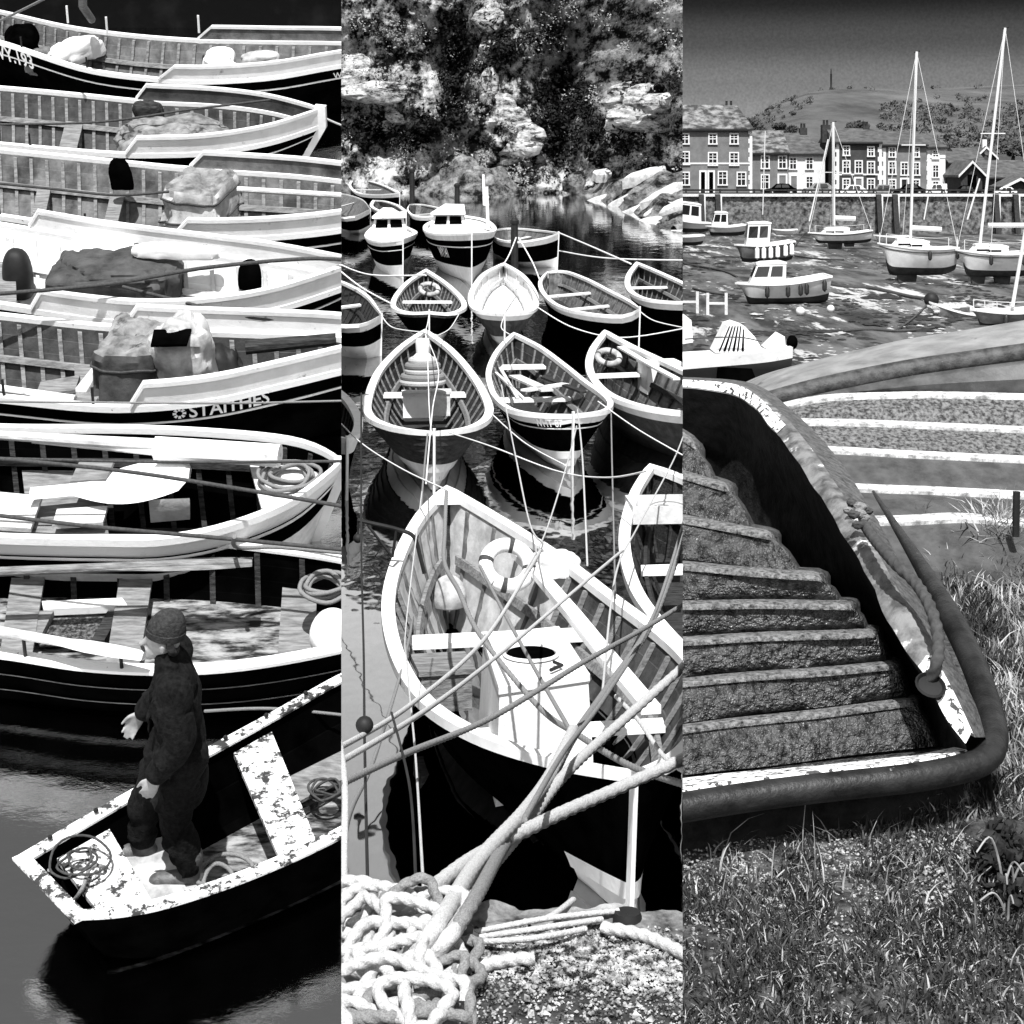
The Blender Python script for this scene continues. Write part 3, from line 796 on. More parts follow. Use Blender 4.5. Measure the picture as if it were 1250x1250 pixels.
POCK = mat('pocket_edge', .02, .045, scale=40, rough=.95, spec=.05)
for (x0_, z0_) in ((.10, .86), (.085, 1.24)):
    mb = MB(); mb.loft([[fg(x0_ + .055 * u, .212 - .05 * (u + 1) * .35, z0_ + .018 * v_ + .01 * u) for u in (-1, -.3, .3, 1)] for v_ in (-1, 0, 1)])
    mb.loft([[fg(x0_ + .055 * u, .222 - .05 * (u + 1) * .35, z0_ + .018 * v_ + .01 * u) for u in (-1, -.3, .3, 1)] for v_ in (-1, 0, 1)]); mb.build('pocket_flap', POCK, jk, P1)
tr = MB()
for lg in (LEG_R, LEG_L): fg.limb(tr, [lg[0], lg[1], (lg[2][0], lg[2][1], .16)], (.125, .098, .082))
fg.oval(tr, [(0, 0, .72, .11, .17), (0, 0, .9, .12, .17), (0, 0, .98, .11, .16)])
t2 = voxel(tr, .014, 4)
t2.v = [p + V((1, .6, 0)) * (-.02 * (1 - abs(noise.noise(p * 7)) * 2.2) ** 3 + .012 * noise.noise(V((p.x * 8, p.y * 8, p.z * 14)))) for p in t2.v]
t2.build('trousers', COAT, man, P1)
BOOT = mat('worn_boot_leather', .05, .12, scale=20, rough=.5, bump=.3, bscale=40)
for lg in (LEG_R, LEG_L):
    mb = MB(); x, y = lg[2][0], lg[2][1]
    fg.limb(mb, [(x, y, .22), (x - .01, y, .09)], (.07, .062)); fg.limb(mb, [(x - .04, y, .055), (x + .08, y, .05), (x + .19, y, .045)], (.055, .056, .048))
    voxel(mb, .012, 4).build('boot', BOOT, man, P1)
cap = MB()
rows = []
for i in range(12):
    f = i / 11; a = f * math.pi / 2
    rr = math.cos(a) ** .75; z = HZ + .028 + .145 * math.sin(a)
    rows.append([fg(HX - .012 - .03 * f + .110 * rr * math.cos(2 * math.pi * k / 28) * (1 + .02 * (k % 2)), .092 * rr * math.sin(2 * math.pi * k / 28) * (1 + .02 * (k % 2)), z + .02 * math.cos(2 * math.pi * k / 28) * (1 - f)) for k in range(28)])
hat = cap.loft(rows, True).build('knitted_cap', WOOL, man, P1)
mb = MB(); rows = []
for h, rr in ((-.005, .108), (.0, .114), (.038, .116), (.042, .110)):
    rows.append([fg(HX - .012 + rr * math.cos(2 * math.pi * k / 28), rr * .84 * math.sin(2 * math.pi * k / 28), HZ + .02 + h + .02 * math.cos(2 * math.pi * k / 28)) for k in range(28)])
mb.loft(rows, True).build('cap_brim', WOOL, hat, P1)
fg2 = fg
mb = MB(); fg2.limb(mb, [(HX - .04, .078, HZ + .01), (HX - .06, .07, HZ - .05), (HX - .075, .02, HZ - .07), (HX - .06, -.07, HZ - .05)], (.022, .025, .025, .022))
voxel(mb, .009, 2).build('hair', DARK, man, P1)
mb = MB(); fg2.limb(mb, [(HX + .10, -.035, HZ - .055), (HX + .112, 0, HZ - .048), (HX + .10, .035, HZ - .055)], (.008, .012, .008))
mb.build('moustache', DARK, man, P1)
# ================================================================ second harbour: boats strung on lines below the cliff
WATER2 = mat('black_harbour_water', .0, rough=.03, metal=1.0)
water_mat(WATER2, .34, .16, 1.6, (1, .5, 1))
mb = MB(); g = []
for j in range(60):
    y = 3 + 140 * (j / 59) ** 2
    g.append([V(((-.1 + .2 * i / 20) * (y + 4) * 1.0, y, 0)) for i in range(21)])
mb.loft(g)
struct(mb, 'water', WATER2, P2)

# cliff, its foot of fallen rock and the slabs of the shore
CLIFF = mat('ivy_and_rock', .004, .44, scale=.9, detail=14, nr=.80, stretch=(1, .12, 1), lo=.46, hi=.585, rough=.95, spec=.02, bump=.5, bscale=2.5, bdist=.12, c3=.62, thr3=(.60, .64), scale3=.32)
SCREE = mat('shore_rock', .006, .34, scale=1.0, detail=12, nr=.78, stretch=(1, .2, 1), lo=.42, hi=.66, rough=.95, spec=.05, bump=.5, bscale=3, bdist=.15)
SLAB = mat('pale_slab', .25, .72, scale=2.0, detail=12, nr=.75, rough=.9, bump=.6, bscale=5, c3=.02, thr3=(.62, .7), scale3=2)
def shore_y(px):
    return 116 - 50 * max(0, min(1, (px - 690) / 170)) ** 1.3 + 6 * math.sin(px * .03)
t = thing('cliff', 'sheer ivy clad rock face closing the back of the harbour', 'cliff', P2, (0, 118, 0))
rows = []
for j in range(150):
    z = -1 + 30 * (j / 149) ** 1.05
    r = []
    for i in range(190):
        px = 400 + 450 * i / 189
        y0 = 121 - 26 * max(0, min(1, (px - 690) / 170))
        x = (px - 625) / FPX * y0
        q = V((x * .28, z * .28, 5.0))
        d = 2.6 * noise.noise(q) + 1.3 * noise.noise(q * 2.3) + .6 * noise.noise(q * 5) + .35 * noise.noise(q * 11) + .2 * noise.noise(q * 23)
        cave = -7 * math.exp(-((px - 690) / 38) ** 2 - ((z - 7.5) / 5) ** 2) - 5 * math.exp(-((px - 560) / 22) ** 2 - ((z - 9) / 9) ** 2) - 3 * math.exp(-((px - 470) / 40) ** 2 - ((z - 3.5) / 2) ** 2)
        y = y0 + z * .22 - d - cave
        r.append(V((x * y / y0, y, z)))
    rows.append(r)
MB().loft(rows).build('rock_face', CLIFF, t, P2, angle=60)
rr2 = random.Random(5)
# bushes and ivy hanging on the face: leaf clumps
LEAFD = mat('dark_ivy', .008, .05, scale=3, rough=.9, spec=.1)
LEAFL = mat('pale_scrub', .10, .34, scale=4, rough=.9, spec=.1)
def leafclump(mb, c, R_, n, sz, q):
    for _ in range(n):
        d = V((q.gauss(0, 1), q.gauss(0, 1), q.gauss(0, 1))); d = d.normalized() * R_ * q.random() ** .4
        d.z *= .8
        p = c + d; a = V((q.uniform(-1, 1), q.uniform(-1, 1), q.uniform(-1, 1))).normalized(); b_ = a.orthogonal().normalized()
        k = sz * q.uniform(.6, 1.4)
        mb.add([p + a * k, p + b_ * k * .6, p - a * k, p - b_ * k * .6], [(0, 1, 2, 3)])
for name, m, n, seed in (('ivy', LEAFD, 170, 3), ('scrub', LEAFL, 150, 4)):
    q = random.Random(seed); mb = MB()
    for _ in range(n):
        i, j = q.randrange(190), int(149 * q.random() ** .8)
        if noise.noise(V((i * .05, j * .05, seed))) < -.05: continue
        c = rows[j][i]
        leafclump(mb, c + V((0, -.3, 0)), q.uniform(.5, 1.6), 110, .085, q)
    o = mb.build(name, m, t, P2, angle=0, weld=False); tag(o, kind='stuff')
q = random.Random(12); mb = MB(); face = rows
def facepx(px, py):
    i = int(max(0, min(189, (px - 400) / 450 * 189)))
    return min((abs(P2.px(face[j][i])[1] - py), j, i) for j in range(150))[1:]
for cx, cy, sx_, sy_, n in ((690, 135, 36, 50, 95), (560, 80, 20, 70, 75), (455, 168, 40, 14, 30), (610, 60, 30, 16, 22), (740, 170, 50, 18, 34), (520, 155, 26, 18, 22), (800, 104, 30, 10, 14)):
    for _ in range(n):
        j, i = facepx(q.gauss(cx, sx_ * .6), q.gauss(cy, sy_ * .6))
        leafclump(mb, face[j][i] + V((0, -.5, 0)), q.uniform(.5, 1.1), 46, .16, q)
tag(mb.build('ivy', mat('cave_shade_leaves', .001, .030, scale=.8, lo=.42, hi=.62, rough=.95, spec=.02), t, P2, angle=0, weld=False), kind='stuff')  # black leaf clumps stand in for the shade inside the caves
PALER = mat('pale_broken_rock', .01, .58, scale=1.6, detail=14, nr=.82, lo=.42, hi=.58, rough=.95, spec=.05, bump=.6, bscale=4, bdist=.1, stretch=(.6, .3, 1.5))
q = random.Random(14)
for cx, cy, w_, h_ in ((445, 98, 1.6, .7), (462, 112, 1.9, .6), (434, 85, 1.0, .8), (470, 150, 1.0, .8), (478, 165, .9, .7), (486, 140, .7, .6), (598, 108, .5, 1.2), (612, 138, .8, 1.0), (626, 150, 1.0, .8), (640, 165, 1.2, .7), (632, 182, 1.2, .6), (618, 190, .9, .5), (778, 118, 1.4, .7), (800, 120, 1.6, .6), (818, 126, 1.4, .5), (790, 142, 1.7, .6), (772, 150, 1.2, .5), (812, 146, 1.5, .5), (604, 60, .7, 1.0), (598, 25, .8, .7)):
    j, i = facepx(cx, cy); c = face[j][i]; mb = MB(); pts = []
    for lev, (kk, dy) in enumerate(((1.35, .6), (1.3, .1), (1.05, -.2), (.55, -.34))):
        pts.append([c + V((math.cos(a_) * w_ * kk * (1 + .35 * noise.noise(V((math.cos(a_) * 1.5 + cx, math.sin(a_) * 1.5, lev * .3)))), dy + .25 * noise.noise(V((a_ * 2, lev, cx))), math.sin(a_) * h_ * kk * (1 + .35 * noise.noise(V((math.cos(a_) * 2, math.sin(a_) * 2 + cy, lev * .3)))))) for a_ in [2 * math.pi * u / 22 for u in range(22)]])
    mb.loft(pts, True, True); mb.build('rock_ledge', PALER, t, P2, angle=30)
rows = []
for j in range(40):
    f = j / 39; r = []
    for i in range(160):
        px = 400 + 450 * i / 159; ys = shore_y(px); y = ys + f * (16 if px < 700 else 16 + (px - 700) * .16)
        x = (px - 625) / FPX * y
        z = -.25 + f * 3.2 + .35 * noise.noise(V((x * .35, y * .2, 1))) + .2 * noise.noise(V((x * .9, y * .4, 1))) + .5 * max(0, noise.noise(V((x * .9, y * .5, 7))))
        r.append(V((x, y, z)))
    rows.append(r)
struct(MB().loft(rows), 'shore', SCREE, P2, angle=30)
def on_shore(px, py):
    for k in range(60):
        f = k / 59; ys = shore_y(px); y = ys + f * (16 if px < 700 else 16 + (px - 700) * .16)
        q_ = V(((px - 625) / FPX * y, y, -.25 + f * 3.2))
        if P2.px(q_)[1] <= py: break
    return q_
def rock(label, c, sx, sy, sz, yaw, tilt, m=SLAB, seed=0, group='broken slabs on the far shore', P=P2, cat='rock', name='rock_slab'):
    q = random.Random(seed); pts = []
    n = q.choice((5, 6, 7))
    for i in range(n):
        a = 2 * math.pi * i / n + q.uniform(-.3, .3); k = q.uniform(.75, 1.15)
        pts.append(V((math.cos(a) * sx * k, math.sin(a) * sy * k, 0)))
    Mx = Matrix.Rotation(yaw, 3, 'Z') @ Matrix.Rotation(tilt, 3, 'Y') @ Matrix.Rotation(q.uniform(.2, .5), 3, 'X')
    c = V(c)
    top = [c + Mx @ (p * .88 + V((0, 0, sz * q.uniform(.8, 1.1)))) for p in pts]; mid = [c + Mx @ (p + V((0, 0, sz * .6))) for p in pts]; low = [c + Mx @ (p * 1.05 - V((0, 0, sz))) for p in pts]
    return solo(MB().loft([low, mid, top], True, True), name, m, P, label, cat, c, group, angle=25)
k = 0
for px, py, sx, sy, sz in [(722, 222, 2.6, 1.6, .5), (745, 215, 1.6, 1.0, .4), (700, 233, 1.5, .8, .3), (768, 228, 1.7, .7, .35), (790, 218, 1.9, .7, .4), (812, 240, 1.7, .6, .3), (828, 222, 1.3, .6, .4), (735, 246, 1.6, .5, .25), (760, 250, 1.5, .5, .3), (782, 244, 1.3, .6, .3), (803, 262, 1.2, .5, .25), (824, 258, 1.1, .5, .3), (680, 240, 1.1, .5, .25), (655, 232, 1.0, .5, .2), (770, 262, .9, .4, .2), (815, 280, .8, .4, .25), (829, 290, .7, .4, .2), (795, 274, .8, .4, .2), (560, 212, 1.6, 1.0, .5), (530, 205, 1.2, .9, .4), (440, 204, 1.3, .6, .3), (610, 226, 1.0, .5, .25), (585, 193, .8, .7, .4), (635, 222, .9, .4, .2)]:
    rock('pale angular slab among the broken rocks at the cliff foot', on_shore(px, py) + V((0, 0, .1)), sx * .8, sy * .7, sz * .8, rr2.uniform(-.6, .2), rr2.uniform(-.5, -.1), seed=k, m=SLAB if k % 3 else SCREE); k += 1

def pcoble(label, Ln, Rn, inner=DARK, name='rowing_boat', bands=None, rail=.09, nrib=14, full=.60, keel=-.2, rise=(.1, .12), thw=(), fl=DARK, fl_a=.3, ribm=DARK, n=44, group='boats moored in lines below the cliff', railm=None, base=None, rk=(.15, .12), clean=False, stem=True, strin=(.68,), ribsp=None):
    q = P2.at((Ln[-1][0] + Ln[0][0]) / 2, (Ln[-1][1] + Ln[0][1]) / 2, 0)
    t = thing(name, label, 'boat', P2, q, group)
    b = Boat(P2, t, Ln, Rn, keel=keel, rise=rise, full=full, n=n, rake=rk, fend=1.3)
    for nm, a0, a1, m, st in (bands or [('bottom_planking', 0, .25, CLEANW, 3), ('hull', .25, .86, BLACK, 4), ('sheer_strake', .86, 1.0, BLACK, 1)]):
        b.band(nm, m, a0, a1, st, lap=.02)
    b.inside(inner)
    b.floor(fl, a=fl_a)
    b.rail(railm or CLEANW, wd=rail, ht=.06)
    if nrib: b.ribs(ribm, ribsp or [(.06 + .88 * i / (nrib - 1)) for i in range(nrib)], w=.03, d=.025)
    for a in strin: b.stringer(ribm, a)
    for q in thw: b.seat(*q)
    if stem: b.stem(CLEANW, 1.0, a0=.0, a1=1.08, w=.02, d=.03)
    return t, b
DARKSTR = mat('dark_weathered_strakes', .006, .035, scale=7, stretch=(1, 1, 4), rough=.8, bump=.3, bscale=20)
LITIN = mat('pale_grey_planking', .30, .55, scale=5, rough=.7, bump=.3, bscale=20, c3=.05, thr3=(.66, .74), scale3=3)
At, A = pcoble('large open boat in the foreground with white engine box, life ring and white rails',
    [(545, 597, 1.15), (510, 632, 1.0), (482, 685, .85), (469, 740, .76), (478, 800, .72), (512, 858, .72), (580, 902, .74), (680, 934, .78), (775, 950, .85)],
    [(545, 597, 1.15), (602, 630, 1.02), (682, 680, .88), (748, 730, .78), (812, 778, .73), (852, 818, .72), (868, 862, .74), (850, 908, .78), (815, 938, .82), (775, 950, .85)],
    inner=DGREYIN, n=64, rail=.10, nrib=0, fl=BLACK, fl_a=.18, thw=[(WHITE, .375, .70, .20, .04), (WHITE, .655, .66, .17, .04)], keel=-.25, rise=(.1, .1), full=.50,
    bands=[('hull', 0, .97, BLACK, 1), ('sheer_strake', .97, 1.0, WHITE, 1)], strin=(.62,), ribm=MIDWOOD)
A.band('bottom_planking', CLEANW, .02, .40, 4, out=.012, t0=.86)  # white only astern; shadow and water along the rest painted as black hull
A.ribs(MIDWOOD, [.30 + .045 * i for i in range(14)], w=.035, d=.03)
A.ribs(GREYIN, [.06, .12, .18, .24], w=.03, d=.03)
mb = MB()
for sd in (-1, 1): mb.loft([[A.p(t, sd, .14 + .84 * j / 12, -.052 - .010 * (j % 2)) for j in range(13)] for t in A.ts(.01, .30)])
mb.build('bow_lining', LITIN, At, P2)
A.stem(DARK, 0.0, a0=.05, a1=1.0, w=.05, d=-.10, name='apron')
A.seat(CLEANW, .025, 1.0, .30, .04, name='breasthook')
Bt, B = pcoble('dark open boat at the right edge of the second harbour carrying a fish crate',
    [(793, 570, .98), (770, 608, .86), (758, 660, .77), (768, 715, .72), (800, 765, .7), (850, 812, .7), (930, 850, .72), (1000, 862, .78)],
    [(793, 570, .98), (850, 592, .9), (930, 640, .8), (1000, 700, .75), (1040, 770, .72), (1030, 830, .72), (1000, 862, .78)], inner=DARK, rail=.10, nrib=12, thw=[(WHITE, .33, .7, .2, .04)])
Ct, C_ = pcoble('dark clinker boat with a stack of coiled rope on its thwart',
    [(519, 404, 1.0), (488, 425, .86), (460, 455, .76), (446, 490, .70), (448, 510, .68), (470, 522, .68), (500, 528, .70), (530, 530, .73)],
    [(519, 404, 1.0), (552, 428, .86), (580, 460, .76), (598, 492, .70), (599, 510, .68), (584, 522, .68), (558, 528, .70), (530, 530, .73)], rail=.11, ribm=MIDWOOD, nrib=16,
    thw=[(WHITE, .46, .75, .26, .04)], bands=[('bottom_planking', 0, .52, CLEANW, 4), ('hull', .52, 1.0, DARKSTR, 5)], rise=(.1, .16))
Dt, D_ = pcoble('black boat with white bow board lettered WHT 87 and clutter inside',
    [(627, 408, .98), (606, 430, .86), (595, 455, .76), (598, 477, .70), (606, 490, .68), (622, 502, .68), (655, 508, .70), (700, 509, .73)],
    [(627, 408, .98), (660, 425, .86), (690, 447, .78), (716, 468, .72), (737, 483, .70), (747, 495, .69), (738, 504, .70), (700, 509, .73)], inner=DGREYIN, rail=.08, ribm=MIDWOOD,
    thw=[(CLEANW, .22, .8, .22, .04), (CLEANW, .52, .7, .2, .04)], bands=[('bottom_planking', 0, .46, CLEANW, 4), ('hull', .46, .80, BLACK, 1), ('rubbing_band', .80, .82, CLEANW, 1), ('name_strake', .82, .9, BLACK, 1), ('sheer_strake', .82, 1.0, CLEANW, 1)])
Et, E_ = pcoble('white boat at the right with a life ring and a white locker inside',
    [(738, 405, .98), (720, 430, .86), (717, 455, .76), (735, 480, .70), (775, 497, .68), (833, 506, .68), (900, 506, .70)],
    [(738, 405, .98), (775, 425, .88), (833, 452, .8), (890, 480, .72), (905, 495, .70), (900, 506, .70)], rail=.12, inner=GREYIN, thw=[(CLEANW, .33, .75, .2, .04)],
    bands=[('hull', 0, .84, DGREYIN, 4), ('sheer_strake', .84, 1.0, CLEANW, 1)])
Ft, F_ = pcoble('dark boat in the middle row with a life ring on its thwart',
    [(520, 330, 1.0), (497, 345, .86), (482, 362, .78), (478, 375, .73), (487, 381, .70), (505, 383, .70), (524, 382, .73)],
    [(520, 330, 1.0), (543, 345, .86), (562, 362, .78), (569, 375, .73), (560, 382, .70), (545, 384, .70), (524, 382, .73)], inner=DGREYIN, ribm=MIDWOOD, rail=.11, rise=(.1, .2),
    thw=[(CLEANW, .5, .8, .2, .04)], bands=[('bottom_planking', 0, .48, CLEANW, 3), ('hull', .48, .9, BLACK, 1), ('sheer_strake', .9, 1.0, DARK, 1)])
Gt, G_ = pcoble('boat painted white all over inside, middle of the row below the moored cabin boats',
    [(615, 322, .92), (590, 335, .82), (575, 355, .76), (573, 372, .72), (582, 381, .70), (600, 384, .70), (616, 385, .73)],
    [(615, 322, .92), (638, 336, .82), (653, 355, .76), (657, 372, .72), (650, 381, .70), (633, 384, .70), (616, 385, .73)], inner=CLEANW, ribm=PALEWOOD, fl=CLEANW, fl_a=.55, rail=.12, rise=(.1, .2), nrib=8,
    bands=[('bottom_planking', 0, .44, CLEANW, 3), ('hull', .44, .85, DGREYIN, 3), ('sheer_strake', .85, 1.0, CLEANW, 1)])
Ht, H_ = pcoble('broad white railed boat lying askew with grey planking inside',
    [(668, 333, .8), (658, 345, .75), (662, 360, .71), (680, 375, .69), (715, 384, .70), (760, 387, .75), (781, 378, .83)],
    [(668, 333, .8), (690, 332, .8), (718, 342, .77), (745, 356, .75), (768, 368, .77), (781, 378, .83)], inner=GREYIN, ribm=MIDWOOD, rail=.13,
    thw=[(CLEANW, .35, .78, .2, .04), (CLEANW, .6, .75, .2, .04)], bands=[('hull', 0, .85, BLACK, 4), ('sheer_strake', .85, 1.0, CLEANW, 1)])
It, I_ = pcoble('white railed boat cut by the right edge in the middle row',
    [(777, 321, .9), (765, 338, .8), (766, 355, .75), (785, 366, .71), (820, 370, .71), (862, 370, .75)],
    [(777, 321, .9), (810, 335, .83), (845, 352, .77), (862, 370, .75)], inner=DGREYIN, ribm=MIDWOOD, rail=.13, thw=[(CLEANW, .4, .78, .2, .04)],
    bands=[('hull', 0, .82, BLACK, 4), ('sheer_strake', .82, 1.0, CLEANW, 1)])
Jt, J_ = pcoble('boat half out of the picture at the left of the middle row',
    [(390, 335, .9), (365, 360, .76), (370, 385, .71), (400, 397, .71), (440, 398, .71), (466, 386, .76)],
    [(390, 335, .9), (425, 348, .83), (450, 363, .77), (466, 386, .76)], inner=DARK, rail=.12, thw=[(CLEANW, .5, .8, .25, .04)], bands=[('bottom_planking', 0, .5, CLEANW, 3), ('hull', .5, .85, BLACK, 1), ('sheer_strake', .85, 1, CLEANW, 1)])
Kt, K_ = pcoble('boat showing only its rounded white quarter at the left edge',
    [(400, 468, .85), (370, 500, .74), (380, 530, .7), (424, 539, .7)],
    [(400, 468, .85), (425, 488, .77), (440, 512, .72), (438, 531, .7), (424, 539, .7)], rail=.11, bands=[('hull', 0, .8, BLACK, 2), ('sheer_strake', .8, 1, CLEANW, 1)])
D_.text('WHT 87', LETTER, .925, .845, .12, side=-1, off=.05)
# small boats far behind
FARG = 'small boats lying off the cliff foot'
def farboat(label, Ln, Rn, bottom=CLEANW, inner=GREYIN, rail=.16):
    return pcoble(label, Ln, Rn, inner=inner, rail=rail, nrib=0, strin=(), n=26, keel=-.3, group=FARG, bands=[('bottom_planking', 0, .42, bottom, 1), ('hull', .42, .85, BLACK, 1), ('sheer_strake', .85, 1.0, CLEANW, 1)], rise=(.1, .1), thw=[(PALEWOOD, .45, .8, .25, .05)])
farboat('small white open boat farthest left under the cliff', [(430, 219, .8), (426, 227, .75), (436, 236, .75), (462, 238, .85), (488, 236, 1.05)], [(430, 219, .8), (450, 221, .78), (470, 227, .85), (488, 236, 1.05)])
farboat('dark bellied boat with pale stem at the left edge, behind the grey launch', [(385, 240, .8), (380, 252, .75), (400, 263, .75), (428, 266, .9), (452, 256, .9)], [(385, 240, .8), (410, 236, .8), (440, 243, .85), (452, 256, .9)])
farboat('small boat squeezed behind the two cabin launches', [(455, 245, .8), (452, 252, .75), (462, 258, .75), (480, 260, .8), (496, 258, .9)], [(455, 245, .8), (470, 246, .8), (486, 251, .85), (496, 258, .9)], bottom=BLACK)
farboat('slim boat lying across, bow to the right, behind the lettered launch', [(500, 250, .85), (497, 257, .75), (505, 264, .75), (530, 264, .8), (558, 258, 1.0)], [(500, 250, .85), (515, 250, .8), (540, 255, .85), (558, 258, 1.0)], bottom=BLACK)
t7, b7_ = farboat('white sided boat with square stern to the right of the lettered launch', [(600, 282, .9), (605, 292, .85), (630, 296, .85), (665, 291, .95), (682, 285, 1.05)], [(600, 282, .9), (625, 279, .85), (660, 282, .9), (682, 285, 1.05)])
def launch(label, Ln, Rn, cab, text=None):
    t, b = pcoble(label, Ln, Rn, name='cabin_launch', inner=DARK, nrib=0, strin=(), n=30, keel=-.35, rail=.14, group='cabin launches below the cliff', full=.4,
        bands=[('bottom_planking', 0, .46, CLEANW, 2), ('hull', .46, .78, BLACK, 1), ('rubbing_band', .78, .80, CLEANW, 1), ('sheer_strake', .80, .90, BLACK, 1), ('bulwark', .90, 1.0, CLEANW, 1)])
    b.floor(CLEANW, a=.96, t0=.0, t1=1.0, name='deck')
    t0, t1, u0, u1, hgt = cab
    lo = [b.inner(t0, u0, .96), b.inner(t0, u1, .96), b.inner(t1, u1, .96), b.inner(t1, u0, .96)]
    m = sum(lo, V((0, 0, 0))) / 4
    up = [m + (p - m) * .78 + V((0, 0, hgt)) for p in lo]
    cabo = MB().loft([lo, up], True, True).build('wheelhouse', CLEANW, t, P2, angle=0)
    ro = [m + (p - m) * .92 + V((0, 0, hgt * 1.0)) for p in lo]
    MB().prism(ro, (0, 0, .07)).build('roof', CLEANW, cabo, P2, angle=0)
    for i in range(4):
        a, b2, c, d = lo[i], lo[(i + 1) % 4], up[(i + 1) % 4], up[i]
        for f0, f1 in ((.1, .46), (.54, .9)):
            def pt(f, g):
                l = a.lerp(b2, f); u = d.lerp(c, f); q = l.lerp(u, g); return m + (q - m) * 1.02 + V((0, 0, (q - m).z * -.02))
            MB().add([pt(f0, .42), pt(f1, .42), pt(f1, .88), pt(f0, .88)], [(0, 1, 2, 3)]).build('window', BLACK, cabo, P2, angle=0)
    if text: b.text(text, LETTER, text_t, .60, .34, side=-1, off=.05)
    return t, b
text_t = .70
launch('cabin launch with black sides lettered WY141 and white bulwark', [(552, 262, 1.35), (524, 272, 1.25), (517, 280, 1.2), (528, 286, 1.2), (552, 287, 1.3), (576, 286, 1.45)], [(552, 262, 1.35), (590, 268, 1.25), (604, 277, 1.2), (602, 284, 1.25), (576, 286, 1.45)], (.12, .48, .05, .60, .5), 'WY141')
launch('smaller grey cabin launch with slanting wheelhouse left of the lettered one', [(472, 266, 1.1), (452, 280, 1.0), (446, 290, .95), (462, 296, .95), (492, 293, 1.1)], [(472, 266, 1.1), (495, 277, 1.0), (509, 285, 1.0), (492, 293, 1.1)], (.15, .55, .05, .85, .5))

# posts
for px, y0, y1, zz, wd, m, lb in [(503, 208, 262, 0, .14, IRON, 'tall black mooring post behind the slim boat'), (558, 226, 262, 0, .14, IRON, 'shorter black post behind the lettered launch'), (628, 270, 330, 0, .12, IRON, 'black forked post standing before the white sided boat')]:
    a = P2.at(px, y1, zz); b_ = P2.atd(px, y0, (P2.M @ a).y)
    t = thing('mooring_post', lb, 'post', P2, a)
    MB().tube([a - V((0, 0, 1)), a.lerp(b_, .5), b_], [wd, wd * .95, wd * .9], 10).build('pile', m, t, P2)
    MB().lathe(b_, [(wd * 1.15, -.08), (wd * 1.2, .02), (wd * .6, .10), (.01, .11)], 10).build('cap', m, t, P2)
a = P2.at(596, 280, 1.2); dd = (P2.M @ a).y
t = thing('mast', 'white signal mast with short yard on the lettered launch', 'mast', P2, a)
MB().tube([a, P2.atd(594, 228, dd)], .05, 8).build('pole', CLEANW, t, P2)
MB().tube([P2.atd(590, 213, dd), P2.atd(591, 250, dd)], .04, 8).build('aerial', CLEANW, t, P2)
for py in (241, 250): MB().tube([P2.atd(590, py, dd), P2.atd(597, py, dd)], .03, 6).build('yard', CLEANW, t, P2)

# gear in the boats
def ring(label, P, c, R_, r, ax, m=CLEANW, bm_=ROPED):
    t = thing('life_ring', label, 'life ring', P, c)
    MB().torus(c, R_, r, ax, 32, 12).build('ring', m, t, P)
    for k in range(4):
        MB().torus(V(c), R_, r * 1.05, ax, 3, 12, 20 + 90 * k, 32 + 90 * k).build('band', bm_, t, P)
    return t
ring('white life ring leaning on the forward thwart of the large foreground boat', P2, P2.at(620, 690, .98), .17, .055, (.15, -.75, .65))
ring('life ring in the bow of the white boat at the right', P2, P2.at(724 + 19, 436, .95), .16, .045, (.1, -.5, .85), PALECAN)
ring('life ring on the thwart of the dark boat in the middle row', P2, P2.at(524, 353, .95), .19, .05, (.1, -.5, .85), PALECAN)
c = P2.at(516, 466, .85)
t = thing('coiled_warp', 'stack of coiled warp with a white drum standing on it', 'rope', P2, c)
for i, (R_, z) in enumerate(((.27, .0), (.26, .07), (.20, .15), (.20, .22), (.15, .29))):
    MB().torus(c + V((0, 0, z)), R_, .05, (0, 0, 1), 28, 10).build('turn', ROPEW if i % 2 == 0 else ROPEG, t, P2)
MB().lathe(c + V((0, 0, .05)), [(.13, 0), (.13, .3), (.09, .34), (.10, .5), (.085, .54), (.0, .55)], 20).build('drum', CLEANW, t, P2)
def crate(label, P, c, ax, sx, sy, sz, m, name='crate', lid=True, cat='box', lm=None):
    c = V(c); ax = V(ax); ax.z = 0; ax.normalize(); ay = V((-ax.y, ax.x, 0)); Z = V((0, 0, 1))
    t = thing(name, label, cat, P, c)
    if lid:
        MB().box(c + Z * sz / 2, ax * sx / 2, ay * sy / 2, Z * sz / 2).build('body', m, t, P, angle=0)
        MB().box(c + Z * (sz + .02), ax * (sx / 2 + .02), ay * (sy / 2 + .02), Z * .018).build('lid', lm or m, t, P, angle=0)
    else:
        for k, (o_, u, v_) in enumerate([(ax * sx / 2, ay, sy), (-ax * sx / 2, ay, sy), (ay * sy / 2, ax, sx), (-ay * sy / 2, ax, sx)]):
            MB().box(c + o_ + Z * sz / 2, u * (v_ / 2 + (.01 if k < 2 else -.012)), o_.normalized() * .01, Z * sz / 2).build('side', m, t, P, angle=0)
        MB().box(c + Z * .02, ax * (sx / 2 - .012), ay * (sy / 2 - .012), Z * .012).build('bottom', m, t, P, angle=0)
    return t
